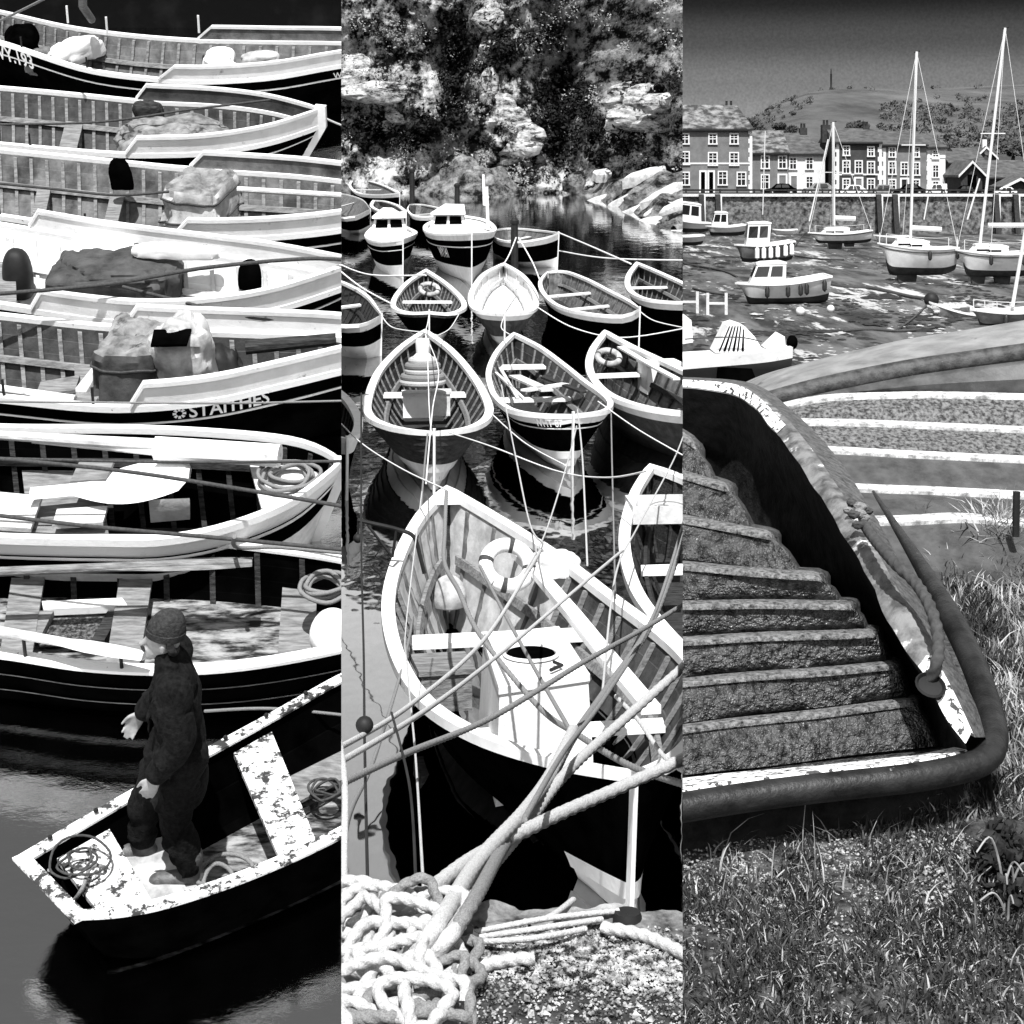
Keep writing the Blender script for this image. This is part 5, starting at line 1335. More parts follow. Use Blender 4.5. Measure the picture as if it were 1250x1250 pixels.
t = thing('railing', 'low dark railing along the top of the quay', 'railing', P3, (25, DQ + 1.2, ZQ))
MB().bx(xs(815), xs(1275), DQ + 1.15, DQ + 1.25, ZQ + .45, ZQ + .6).build('rail', IRON, t, P3)
MB().bx(xs(815), xs(1275), DQ + 1.16, DQ + 1.24, ZQ + .22, ZQ + .32).build('rail', IRON, t, P3)
for i in range(22): MB().bx(xs(818 + 21 * i) - .06, xs(818 + 21 * i) + .06, DQ + 1.1, DQ + 1.3, ZQ, ZQ + .62).build('post', IRON, t, P3)
for i, (px, lb) in enumerate([(857, 'leftmost dark fender pile on the quay wall'), (877, 'second dark fender pile from the left on the quay wall'), (1073, 'dark fender pile left of the middle yacht mast'), (1093, 'dark fender pile close behind the middle yacht mast'), (1216, 'dark fender pile second from the right edge of the quay'), (1240, 'rightmost dark fender pile on the quay wall')]):
    x = xs(px); t = thing('fender_pile', lb, 'pile', P3, (x, DQ - .4, 0), 'timber piles against the quay wall')
    MB().add([(x - .22, DQ - .9, -.2), (x + .22, DQ - .9, -.2), (x + .22, DQ - .45, -.2), (x - .22, DQ - .45, -.2), (x - .3, DQ - .45, 3.3), (x + .1, DQ - .45, 3.3), (x + .1, DQ - .06, 3.3), (x - .3, DQ - .06, 3.3)], [(0, 1, 2, 3), (4, 7, 6, 5), (0, 4, 5, 1), (1, 5, 6, 2), (2, 6, 7, 3), (3, 7, 4, 0)]).build('timber', BRICKD, t, P3)
    MB().bx(x + .12, x + .24, DQ - .5, DQ - .1, .4, 3.2).build('ladder_rail', ALLOY, t, P3)

# houses
def house(label, x0, x1, eave, ridge_, d, wall, roofm, wins, depth=8.0, ground=236, quoin=(), course=None, doors=(), chim=(), hipR=0, hipL=0, group='terrace houses along the quay', gablem=None):
    """all columns and rows of the picture, turned into metres at the distance of the front"""
    s_ = d / FPX; X = lambda px: (px - 625) * s_; Z = lambda py: 4.8 - (py - HOR) * s_
    zg, ze, zr = ZQ + .1, Z(eave), Z(ridge_)
    t = thing('terraced_house', label, 'house', P3, ((X(x0) + X(x1)) / 2, d, zg), group)
    MB().add([(X(x0), d, zg), (X(x1), d, zg), (X(x1), d, ze), (X(x0), d, ze)], [(0, 1, 2, 3)]).build('front_wall', wall, t, P3, angle=0)
    gm = gablem or wall
    for x, h in ((X(x0), hipL), (X(x1), hipR)):
        v = [(x, d, zg), (x, d + depth, zg), (x, d + depth, ze), (x, d, ze)] + ([] if h else [(x, d + depth / 2, zr)])
        MB().add(v, [(0, 1, 2, 3)] if h else [(0, 1, 2, 4, 3)]).build('gable_wall', gm, t, P3, angle=0)
    MB().add([(X(x0), d + depth, zg), (X(x1), d + depth, zg), (X(x1), d + depth, ze), (X(x0), d + depth, ze)], [(0, 1, 2, 3)]).build('back_wall', wall, t, P3, angle=0)
    ov = .3; a, b_ = X(x0) - .12, X(x1) + .12; ra, rb = a + hipL * s_, b_ - hipR * s_
    eL, eR = ze - .05, ze - .05
    v = [(a, d - ov, eL), (b_, d - ov, eR), (rb, d + depth / 2, zr), (ra, d + depth / 2, zr), (a, d + depth + ov, eL), (b_, d + depth + ov, eR)]
    v2 = [(p[0], p[1], p[2] + .16) for p in v]
    f = [(0, 1, 2, 3), (3, 2, 5, 4), (0, 3, 4), (1, 5, 2)]
    mb = MB().add(v2, f).add([v[0], v[1], v2[1], v2[0]], [(0, 1, 2, 3)])
    roof = mb.build('roof', roofm, t, P3, angle=0)
    MB().bx(a, b_, d - ov - .08, d - ov + .02, ze - .12, ze + .02).build('gutter', IRON, t, P3, angle=0)
    for px0, px1, top in chim:
        MB().bx(X(px0), X(px1), d + depth / 2 - .5, d + depth / 2 + .5, zr - 1.2, Z(top)).build('chimney', gm if gm is not RENDW else BRICKD, t, P3, angle=0)
        for k in range(2): MB().lathe((X(px0 + (px1 - px0) * (.3 + .4 * k)), d + depth / 2, Z(top)), [(.12, 0), (.10, .4), (.13, .45)], 8).build('chimney_pot', BRICKD, t, P3)
    for cx, top, w_, h_ in wins:
        xa, xb, za, zb = X(cx - w_ / 2), X(cx + w_ / 2), Z(top + h_), Z(top)
        fr = MB()
        fw = .115
        fr.bx(xa - fw, xb + fw, d - .09, d - .002, zb, zb + fw).bx(xa - fw, xa, d - .09, d - .002, za, zb).bx(xb, xb + fw, d - .09, d - .002, za, zb).bx(xa - fw * 1.3, xb + fw * 1.3, d - .15, d - .002, za - fw, za)
        wf = fr.build('window', TRIM, t, P3, angle=0)
        MB().bx(xa, xb, d - .03, d - .004, za, zb).build('pane', GLASS, wf, P3, angle=0)
        br = MB(); xm = (xa + xb) / 2; zm = (za + zb) / 2
        br.bx(xm - .03, xm + .03, d - .055, d - .032, za, zb).bx(xa, xb, d - .06, d - .034, zm - .04, zm + .04)
        br.bx(xa, xb, d - .05, d - .036, (zm + zb) / 2 - .02, (zm + zb) / 2 + .02)
        br.build('glazing_bar', TRIM, wf, P3, angle=0)
    for cx, top, w_, m in doors:
        xa, xb, zb = X(cx - w_ / 2), X(cx + w_ / 2), Z(top)
        df = MB().bx(xa - .16, xa, d - .1, d - .002, zg, zb + .16).bx(xb, xb + .16, d - .1, d - .002, zg, zb + .16).bx(xa, xb, d - .1, d - .002, zb, zb + .16).build('door_frame', TRIM, t, P3, angle=0)
        MB().bx(xa, xb, d - .05, d - .004, zg, zb).build('door', m, df, P3, angle=0)
    for px in quoin:
        mb = MB(); n_ = int((ze - zg) / .42)
        for k in range(n_):
            w_ = .34 if k % 2 else .22
            mb.bx(X(px) - w_, X(px) + .02, d - .05, d - .001, zg + k * .42, zg + k * .42 + .421)
        mb.build('quoin', TRIM, t, P3, angle=0)
    if course: MB().bx(X(x0), X(x1), d - .06, d - .001, Z(course + 1), Z(course - 1)).build('string_course', TRIM, t, P3, angle=0)
    return t
W1, W2, W3 = 8, 9, 9
house('tall grey three storey house with mottled roof at the left of the terrace', 780, 918, 158, 128, 166, RENDG, MOSSR,
      [(836, 164, 8, 11), (870, 164, 8, 11), (896, 164, 8, 11), (836, 186, 9, 14), (870, 187, 9, 14), (896, 187, 9, 14), (836, 211, 9, 14), (882, 210, 9, 15), (905, 211, 9, 15)],
      quoin=(918,), course=199.5, doors=((858, 210, 5, BLACK), (868, 210, 5, BLACK)), chim=((889, 903, 127),), hipR=14)
house('low grey house with two upper windows beside the tall left house', 918.5, 962, 187, 160, 167, RENDG, MOSSR,
      [(934, 191, 8, 14), (955, 191, 8, 14), (934, 214, 8, 16)], doors=((955, 214, 8, RENDG),))
house('low white house with two upper windows', 962.5, 1007, 188, 163, 167.4, RENDW, SLATE, [(968, 193, 7, 13), (988, 193, 7, 13), (988, 216, 7, 13)], doors=((969, 215, 7, RENDG),), chim=((984, 993, 155),), hipR=18)
house('dark three storey house with white hooded middle window', 1019, 1075, 174, 157, 164, RENDD, SLATE,
      [(1033, 179, 6, 10), (1063, 180, 6, 10), (1033, 197, 7, 14), (1048, 197, 7, 14), (1063, 198, 7, 14), (1033, 219, 7, 12), (1063, 219, 7, 12)], doors=((1048, 218, 7, RENDG),), chim=((1012, 1022, 151), (1063, 1071, 153)), quoin=(1024, 1076), course=213, gablem=BRICKD)  # gable darker than the front: its shade is put into the colour
house('grey three storey house with columns of white framed windows', 1076, 1131, 177, 161, 165, RENDG, SLATE,
      [(1089, 181, 6, 10), (1118, 181, 6, 10), (1089, 198, 7, 14), (1104, 199, 7, 14), (1118, 199, 7, 14), (1089, 220, 7, 12), (1118, 220, 7, 12)], doors=((1104, 219, 7, IRON),), quoin=(1081,), chim=((1126, 1133, 160),))
house('narrow white end house of the terrace', 1131.5, 1154, 180, 164, 165.5, RENDW, SLATE, [(1142, 184, 6, 9), (1142, 202, 6, 14), (1142, 222, 6, 10)], hipR=14, quoin=(1135,), course=192)
house('dark low house right of the white end house', 1158, 1182, 199, 186, 172, RENDD, SLATE, [(1168, 202, 9, 10)], group='buildings at the right end of the quay', depth=7)
house('dark building with long slate roof behind the porch shed', 1172, 1200, 196, 182, 178, RENDD, SLATE, [], group='buildings at the right end of the quay', depth=7)
house('long low shed with pale roof edge at the right', 1206, 1262, 217, 197, 168, BRICKD, SLATE, [], group='buildings at the right end of the quay', depth=9, gablem=BRICKD)
def gableshed(label, x0, x1, eave, apex, d, wall, trim, depth, op=None, clock=None):
    s_ = d / FPX; X = lambda px: (px - 625) * s_; Z = lambda py: 4.8 - (py - HOR) * s_
    zg = ZQ + .1; xm = (X(x0) + X(x1)) / 2
    t = thing('gabled_shed', label, 'shed', P3, (xm, d, zg), 'buildings at the right end of the quay')
    MB().prism([(X(x0), d, zg), (X(x1), d, zg), (X(x1), d, Z(eave)), (xm, d, Z(apex)), (X(x0), d, Z(eave))], (0, depth, 0)).build('wall', wall, t, P3, angle=0)
    for sx in (-1, 1):
        e = X(x0) - .3 if sx < 0 else X(x1) + .3; ze = Z(eave) - .18
        MB().prism([(e, d - .35, ze), (xm, d - .35, Z(apex) + .03), (xm, d - .35, Z(apex) + .25), (e, d - .35, ze + .2)], (0, depth + .5, 0)).build('roof', SLATE, t, P3, angle=0)
        MB().prism([(e, d - .45, ze - .03), (xm, d - .45, Z(apex) - .02), (xm, d - .45, Z(apex) + .22), (e, d - .45, ze + .2)], (0, .08, 0)).build('bargeboard', trim, t, P3, angle=0)
    if op: MB().bx(X(op[0]), X(op[1]), d - .03, d - .005, zg, Z(op[2])).build('doorway', BLACK, t, P3, angle=0)
    if clock:
        MB().lathe((X(clock[0]), d - .02, Z(clock[1])), [(.0, .02), (.28, .02), (.30, -.01)], 20, (0, -1, 0)).build('round_window', TRIM, t, P3)
        MB().bx(xm - .22, xm + .22, d + .3, d + .8, Z(apex), Z(apex) + .9).build('bellcote', TRIM, t, P3, angle=0)
    return t
gableshed('open fronted porch shed with pale bargeboards', 1173, 1199, 214, 199, 160, BRICKD, PALEWOOD, 6, (1181, 1192, 213))
gableshed('gabled hall with round white window and little bellcote', 1192, 1214, 193, 181, 182, RENDD, PALEWOOD, 8, None, (1205, 186))
gableshed('small hut with pale roof at the right edge of the quay', 1227, 1262, 228, 220, 156, BRICKD, PALEWOOD, 4)
# cars
CARC = {'w': CLEANW, 'd': BLACK, 'g': GRPG}
def car(label, cx, w_, d, col, yaw=0.0, van=False):
    s_ = d / FPX; Lc = w_ * s_ * 1.12; c = V(((cx - 625) * s_, d, ZQ + .1)); hgt = .36 * Lc if not van else .5 * Lc
    t = thing('parked_car', label, 'car', P3, c, 'cars parked along the quay')
    wd = Lc * .38
    prof = [(-.5, .12), (-.5, .30), (-.46, .50), (-.28, .58), (-.12, .97), (.02, 1.0), (.24, .97), (.40, .62), (.49, .55), (.5, .15)]
    if van: prof = [(-.5, .1), (-.5, .45), (-.38, .52), (-.28, .95), (.48, 1.0), (.5, .1)]
    rows = []
    for f, k in ((-1, .80), (-.94, .97), (.94, .97), (1, .80)):
        rows.append([c + V((x * Lc * (1 if k > .9 else .985), f * wd / 2 * (1 if z < .6 else .84), max(z * k if k < .9 else z, .1) * hgt)) for x, z in prof])
    MB().loft(rows, True, True).build('body', CARC[col], t, P3, angle=30)
    yy = -wd / 2 * .86
    for xa, xb in ((-.22, -.02), (.01, .20)):
        MB().add([c + V((xa * Lc + (.09 * Lc if xa < -.1 else 0), yy - .05, .9 * hgt)), c + V((xb * Lc, yy - .05, .91 * hgt)), c + V(((xb + (.06 if xb > .1 else 0)) * Lc, yy - .10, .64 * hgt)), c + V((xa * Lc, yy - .10, .62 * hgt))], [(0, 1, 2, 3)]).build('window', GLASS, t, P3, angle=0)
    for xw in (-.31, .30):
        for sy in (-1, 1):
            cw = c + V((xw * Lc, sy * wd / 2, .17 * hgt))
            wh = MB().lathe(cw - V((0, .08 * sy, 0)), [(.0, 0), (.21 * hgt, 0), (.21 * hgt, .12), (.12 * hgt, .14), (0, .13)], 16, (0, sy, 0)).build('wheel', RUB, t, P3)
            MB().lathe(cw + V((0, .05 * sy, 0)), [(.0, .03), (.11 * hgt, .02), (.12 * hgt, 0)], 12, (0, sy, 0)).build('hubcap', ALLOY, wh, P3)
for args in [('dark saloon parked before the low grey house', 953, 34, 156, 'd'), ('pale hatchback parked before the low white house', 1000, 36, 156, 'g'), ('white hatchback before the dark house', 1041, 30, 155, 'w'), ('pale car left of the middle yacht mast', 1077, 30, 157, 'g'), ('dark estate car behind the middle yacht mast', 1110, 32, 156, 'd'), ('white small van before the white end house', 1142, 24, 155, 'w', 0, True), ('black car before the porch shed', 1178, 28, 156, 'd'), ('black car left of the tall right mast', 1206, 24, 157, 'd'), ('small white car at the right end of the quay', 1227, 24, 154, 'w')]: car(*args)

# boats on the mud
def mboat(name, label, bow, stern, bottom, d, beam, top=GRP, bot=ANTI, mid=.5, deckm=None, full=.4, cat='boat', group='boats aground on the mud', blunt=.55, open_=False, wl=None, tilt=0.0, rowm=0):
    """broadside boat, bow at the left; bow and stern given as columns and rows of the sheer, bottom as the row of its keel"""
    s_ = d / FPX; a, b_ = P3.atd(bow[0], bow[1], d), P3.atd(stern[0], stern[1], d)
    keel = P3.atd((bow[0] + stern[0]) / 2, bottom, d).z
    t = thing(name, label, cat, P3, ((a.x + b_.x) / 2, d, 0), group)
    Lf, Rn = [], []
    for i in range(13):
        f = i / 12; w_ = beam * (1 - (1 - min(f / .6, 1)) ** 2.0) if f < .6 else beam * (1 - (1 - blunt) * ((f - .6) / .4) ** 2)
        p = a.lerp(b_, f); dz = -.10 * (b_ - a).length * .35 * math.sin(math.pi * f)
        Lf.append(p + V((0, w_, dz + tilt * w_))); Rn.append(p + V((0, -w_, dz - tilt * w_)))
    b = Boat(P3, t, Lf, Rn, keel=keel, rise=((a.z - keel) * .45, .15 * (a.z - keel)), full=full, n=26, pix=False, rake=(.16 * (b_ - a).length, .06))
    wl = wl if wl is not None else .42
    b.band('bottom', bot, 0, wl, 2, lap=0)
    b.band('topsides', top, wl, 1.0, 2, lap=0)
    if not open_: b.floor(deckm or GRP, a=.985, t0=.0, t1=1.0, name='deck')
    else:
        b.inside(GRPG, .15, .98, 2); b.floor(GRPG, a=.3, t0=.05, t1=.95)
        b.seat(MIDWOOD, .5, .75, .3, .03)
    b.rail(CLEANW, wd=.08 if open_ else .06, ht=.07)
    return t, b, s_
def cabin(t, b, s_, t0, t1, u0, u1, h, m=GRP, slopef=.35, slopea=.1, top=.9, win=True, a0=.98, roofm=None):
    lo = [b.inner(t0, u0, a0), b.inner(t0, u1, a0), b.inner(t1, u1, a0), b.inner(t1, u0, a0)]
    ax = b.ax * ((lo[3] - lo[0]).length)
    mdl = sum(lo, V((0, 0, 0))) / 4
    up = [p + V((0, 0, h)) + (mdl - p) * V((0, 1 - top, 0)).y * 0 for p in lo]
    up[0] += ax * slopef; up[1] += ax * slopef; up[2] -= ax * slopea; up[3] -= ax * slopea
    for i in range(4): up[i] = V((up[i].x, mdl.y + (up[i].y - mdl.y) * top, up[i].z))
    co = MB().loft([lo, up], True, True).build('cabin', m, t, P3, angle=0)
    cu = sum(up, V((0, 0, 0))) / 4
    MB().loft([[cu + (p - cu) * 1.06 for p in up], [cu + (p - cu) * 1.04 + V((0, 0, .07)) for p in up], [cu + (p - cu) * .7 + V((0, 0, .12)) for p in up]], True, True).build('cabin_roof', roofm or m, co, P3, angle=40)
    if win:
        for i, (f0, f1) in ((0, (.08, .46)), (0, (.54, .92)), (1, (.06, .46)), (1, (.54, .9)), (3, (.1, .9))):
            A_, B_, C, D = lo[i], lo[(i + 1) % 4], up[(i + 1) % 4], up[i]
            nr = ((B_ - A_).cross(D - A_)).normalized(); mid_ = (A_ + B_ + C + D) / 4
            if nr.dot(mid_ - (mdl + cu) / 2) < 0: nr = -nr
            def pt(f, g): return A_.lerp(B_, f).lerp(D.lerp(C, f), g) + nr * .02
            MB().add([pt(f0, .38), pt(f1, .38), pt(f1, .9), pt(f0, .9)], [(0, 1, 2, 3)]).build('cabin_window', GLASS, co, P3, angle=0)
    return lo, up
def fenders(b, t, ts_, m=RUB, r=.09, h=.45):
    for q in ts_:
        p = b.p(q, 1, .97, .10)
        MB().lathe(p - V((0, 0, h)), [(.01, -.02), (r, .06), (r, h - .12), (.02, h)], 10).build('fender', m, t, P3)
def yacht(label, bow, stern, bottom, d, beam, mast, boom, keels, ktop):
    t, b, s_ = mboat('yacht', label, bow, stern, bottom, d, beam, cat='yacht', wl=.30, blunt=.6)
    cabin(t, b, s_, .22, .66, .22, .78, .30, slopef=.15, slopea=.02, top=.8, win=False)
    for q in (.36, .5): 
        p = b.inner(q, .78, .99) + V((0, -.03, .14)); MB().bx(p.x - .28, p.x + .28, p.y - .02, p.y + .02, p.z - .05, p.z + .05).build('port_light', GLASS, t, P3, angle=0)
    m0, m1 = P3.atd(*mast[0], d), P3.atd(*mast[1], d)
    MB().tube([m0, m1], .065 * d / 80, 10).build('mast', ALLOY, t, P3)
    MB().tube([P3.atd(mast[1][0] - 3, mast[1][1] + 1, d), P3.atd(mast[1][0] + 4, mast[1][1] - 1, d)], .035, 6).build('masthead', IRON, t, P3)
    MB().tube([P3.atd(*boom[0], d), P3.atd(*boom[1], d)], .11 * d / 80, 10).build('boom', GRP, t, P3)
    sp = m0.lerp(m1, .52); MB().tube([sp - V((.55, 0, .05)), sp + V((.55, 0, -.05))], .025, 6).build('spreader', ALLOY, t, P3)
    for q, sd in ((.02, 1), (.42, 1), (.42, -1), (.98, 1)):
        MB().tube([b.p(q, sd, 1), m1], .011 * d / 80, 5).build('stay', ALLOY, t, P3)
    for (xa, xb, yb_) in keels:
        za, zb = P3.atd(0, ktop, d).z, P3.atd(0, yb_, d).z
        x0_, x1_ = (xa - 625) * s_, (xb - 625) * s_
        MB().add([(x0_, d - .12, zb), (x1_, d - .12, zb), (x1_, d + .12, zb), (x0_, d + .12, zb), (x0_ - .15, d - .1, za + .4), (x1_ + .15, d - .1, za + .4), (x1_ + .15, d + .1, za + .4), (x0_ - .15, d + .1, za + .4)], [(0, 3, 2, 1), (4, 5, 6, 7), (0, 1, 5, 4), (1, 2, 6, 5), (2, 3, 7, 6), (3, 0, 4, 7)]).build('keel', ANTI, t, P3, angle=0)
    b.rail(DGREYIN, wd=.02, ht=.06, out=.015, name='stripe', a=.86)
    MB().loft([[b.p(q, sd, 1) + V((0, 0, .42)) for q in (.0, .06, .12)] for sd in (-1, 1)])
    for q in (.03, .12, .85, .97): MB().tube([b.p(q, 1, 1), b.p(q, 1, 1) + V((0, 0, .5))], .018, 5).build('stanchion', ALLOY, t, P3)
    MB().tube([b.p(q, 1, 1) + V((0, 0, .5)) for q in (.12, .3, .5, .7, .85)], .010, 5).build('guard_wire', ALLOY, t, P3)
    return t, b
yA, bA = yacht('farther small yacht left of the middle one, mast before the dark house', (986, 284), (1063, 281), 297, 118, .95, ((1018, 275), (1017, 149)), ((1019, 266), (1044, 267)), [(1012, 1027, 304), (1031, 1042, 301)], 296)
yB, bB = yacht('middle yacht resting on its single deep keel', (1071, 297), (1166, 302), 336, 82, 1.15, ((1111, 298), (1119, 63)), ((1112, 278), (1149, 280)), [(1097, 1117, 348)], 333)
fenders(bB, yB, (.62, .97))
yC, bC = yacht('right hand yacht on twin keels with the tallest mast', (1166, 305), (1262, 307), 338, 80, 1.2, ((1196, 300), (1227, 34)), ((1206, 275), (1262, 275)), [(1187, 1200, 352), (1215, 1231, 350)], 335)
fenders(bC, yC, (.42, .78))
def poleb(label, a, b_, d, r=.05): return solo(MB().tube([P3.atd(*a, d), P3.atd(*b_, d)], r, 8), 'mast_pole', ALLOY, P3, label, 'mast', P3.atd(*a, d))
poleb('thin slanting mast of a hidden boat right of the middle yacht', (1181, 268), (1196, 218), 92, .045)
poleb('leaning derrick pole left of the far yacht', (988, 270), (1011, 170), 119, .05)
poleb('short pale post at the far side of the middle yacht', (1128, 268), (1133, 240), 100, .04)
poleb('dark thin mast before the low grey house', (931, 262), (934, 160), 125, .035)
t, b, s_ = mboat('motor_cruiser', 'white open cruiser with raked windscreen and row of dark fenders, nearest on the mud', (897, 346), (1010, 336), 372, 68, 1.15, blunt=.8, wl=.36)
lo, up = cabin(t, b, s_, .18, .56, .18, .82, .74, slopef=.22, slopea=-.02, top=.85)
fenders(b, t, (.36, .56, .68, .74, .92)); 
t, b, s_ = mboat('motor_cruiser', 'white fishing boat with upright wheelhouse and white fenders', (896, 299), (967, 294), 320, 88, 1.2, top=GRPG, blunt=.8, wl=.25)
cabin(t, b, s_, .25, .62, .15, .85, 1.05, slopef=.1, slopea=-.08, top=.85)
fenders(b, t, (.42, .52, .62, .72, .84, .94), CLEANW, .11, .6)
t, b, s_ = mboat('motor_cruiser', 'small white cruiser with framed windscreen near the left piles', (861, 276), (909, 274), 288, 106, 1.0, blunt=.8)
cabin(t, b, s_, .2, .6, .15, .85, .8, slopef=.2, slopea=0, top=.85)
t, b, s_ = mboat('motor_cruiser', 'cabin boat cut by the left edge, farthest of the white cruisers', (815, 266), (866, 272), 284, 112, 1.1, blunt=.8)
cabin(t, b, s_, .3, .8, .15, .85, 1.1, slopef=.15, slopea=0, top=.85)
t, b, s_ = mboat('motor_cruiser', 'dark bellied boat cut by the left edge below the cabin boat', (806, 286), (858, 287), 300, 98, 1.0, blunt=.8)
mboat('rowing_boat', 'tiny pale dinghy behind the fishing boat wheelhouse', (943, 280), (972, 280), 287, 112, .6, open_=True, wl=.1)
mboat('rowing_boat', 'pale dinghy left of the middle yacht bow', (1066, 287), (1108, 288), 296, 104, .7, open_=True, wl=.1)
t, b, s_ = mboat('rowing_boat', 'small clinker boat piled with gear, left of the grey cruiser at right', (1134, 369), (1190, 384), 401, 62, .75, top=GRPG, open_=True, wl=.45)
heap('gear', 'pale gear and cloth heaped in the small clinker boat', 'gear', PALECAN, P3, b.inner(.5, .5, .95), .7, .45, .25, 0, .6)
t, b, s_ = mboat('motor_cruiser', 'grey cruiser with rail half hidden behind the upturned hull at right', (1184, 378), (1275, 376), 398, 58, .9, top=GRPG, blunt=.8, wl=.2)
for q in (.05, .2, .35, .5): MB().tube([b.p(q, 1, 1), b.p(q, 1, 1) + V((0, 0, .35))], .015, 6).build('stanchion', ALLOY, t, P3)
MB().tube([b.p(q, 1, 1) + V((0, 0, .35)) for q in (.05, .2, .35, .5, .7)], .012, 6).build('hand_rail', ALLOY, t, P3)
fenders(b, t, (.45,))
MB().tube([P3.atd(1236, 374, 58), P3.atd(1252, 280, 58)], .06, 8).build('mast', ALLOY, t, P3)

# speedboat close behind the dinghy
d = 22.0
sp = thing('speedboat', 'white speedboat with striped windscreen and outboard, close behind the textured dinghy', 'boat', P3, P3.atd(890, 470, d))
def ln(pts, dd): return [P3.atd(x, y, dd) for x, y in pts]
n1 = spline(ln([(790, 442), (860, 436), (930, 430), (968, 424)], d - .45), 24); f1 = spline(ln([(790, 432), (860, 428), (930, 424), (962, 421)], d + .55), 24)
n2 = [p - V((0, -.03, .13)) for p in n1]; kl = [V((p.x - .04, d, P3.atd(0, 476, d).z)) for p in n1]; f2 = [p - V((0, .03, .13)) for p in f1]
MB().loft([f1, n1, n2], False).build('white_gunwale', CLEANW, sp, P3)
MB().loft([n2, [a.lerp(b_, .5) + V((0, -.12, 0)) for a, b_ in zip(n2, kl)], kl, f2]).build('hull', RENDD, sp, P3)
mb = MB(); mb.prism(ln([(873, 431), (889, 398), (898, 395), (910, 399), (922, 412), (932, 429)], d - .1), (0, .6, .0)); scr = mb.build('windscreen', CLEANW, sp, P3, angle=0)
for i in range(6):
    xa = 877 + i * 5.6; xt = 890 + i * 3.4
    MB().add([P3.atd(xa, 429, d - .112), P3.atd(xa + 2.2 + (i % 2), 429, d - .112), P3.atd(xt + 1.4, 398 + (i > 4) * 4, d - .112), P3.atd(xt, 398 + (i > 4) * 4, d - .112)], [(0, 1, 2, 3)]).build('stripe', BLACK, scr, P3, angle=0)
MB().prism(ln([(936, 426), (954, 409), (958, 411), (959, 426)], d), (0, .5, 0)).build('seat_back', CLEANW, sp, P3, angle=0)
MB().ball(P3.atd(967, 418, d + .2), (.07, .1, .09), 14, 10).build('outboard', BLACK, sp, P3)
MB().prism(ln([(876, 448), (918, 450), (926, 470), (874, 466)], d - .72), (0, .02, 0)).build('side_vent', BLACK, sp, P3, angle=0)
solo(MB().prism(ln([(820, 393), (844, 391), (846, 418), (820, 422)], 26), (0, 1.2, 0)), 'boat_stern', CLEANW, P3, 'white square stern cut by the left edge beyond the speedboat', 'boat', P3.atd(835, 420, 26))
rope('thin dark rope from the stern at the left edge to the speedboat windscreen', ln([(836, 414), (870, 412), (905, 412), (930, 417)], 21.8), .008, ROPED, P3)
# chains and weed lines over the mud
for lb, pts, r in [('weedy chain from the nearest cruiser stern across the mud', [(1008, 346), (1030, 350), (1065, 352), (1110, 362), (1140, 366)], .09), ('anchor chain running left of the fishing boat', [(836, 322), (880, 330), (900, 338)], .06), ('thin chain from the small clinker bow down to the mud', [(1136, 368), (1115, 388), (1095, 402)], .035), ('weed line across the middle of the mud', [(970, 312), (1000, 316), (1030, 317)], .05), ('dark mooring line below the far yacht', [(958, 318), (985, 280)], .03), ('chain lying in front of the nearest cruiser', [(846, 352), (872, 358), (896, 360)], .05), ('weed line left of the small clinker boat', [(1030, 404), (1060, 402), (1100, 404), (1140, 400)], .05)]:
    rope(lb, [P3.at(x, y, .05) for x, y in pts], r, ROPED, P3, 'mooring_chain', 6, 0, 0, cat='chain')
for lb, x, y, r in [('pale buoy lying on the mud right of the nearest cruiser', 977, 380, .16), ('small pale buoy on the mud below the far yacht', 1014, 377, .14), ('dark buoy at the bow of the small clinker boat', 1137, 366, .28)]:
    solo(MB().ball(P3.at(x, y, r * .8), r, 14, 10), 'buoy', GRP if 'pale' in lb else IRON, P3, lb, 'buoy', P3.at(x, y, 0))
# timber frames sunk in the mud
for px, py, lb in [(840, 370, 'pale sunken frame of four stakes at the left edge'), (875, 372, 'second sunken frame of stakes before the nearest cruiser bow')]:
    c = P3.at(px, py + 12, 0); t = thing('stake_frame', lb, 'frame', P3, c, 'stake frames in the mud')
    for sx in (-.32, .32): MB().bx(c.x + sx - .05, c.x + sx + .05, c.y - .05, c.y + .05, -.1, .75).build('stake', PALEWOOD, t, P3, angle=0)
    MB().bx(c.x - .29, c.x + .29, c.y - .03, c.y + .03, .35, .43).build('crossbar', PALEWOOD, t, P3, angle=0)

# the grass bank
KB, GB = math.tan(rad(9.0)), 2.0
def bank(px, py, h=0.0):
    r = P3.ray(px, py); return P3.c + r * ((GB - h) / (-r.z + KB))
def bankz(x, y): return 4.8 - GB + KB * y
EARTH = mat('bank_earth', .006, .11, scale=22, detail=10, lo=.36, hi=.66, rough=.95, spec=.1, bump=1.0, bscale=45, bdist=.02)
rows = []
for j in range(90):
    y = 2.6 + 11 * (j / 89)
    r = []
    for i in range(70):
        x = y * (.06 + .26 * i / 69)
        z = bankz(x, min(y, 7.2)) - max(0, y - 7.2) * .95 + .02 * noise.fractal(V((x * 3, y * 3, 0)), .8, 2, 4)
        r.append(V((x, y, max(z, -.3))))
    rows.append(r)
struct(MB().loft(rows), 'grass_bank', EARTH, P3F)

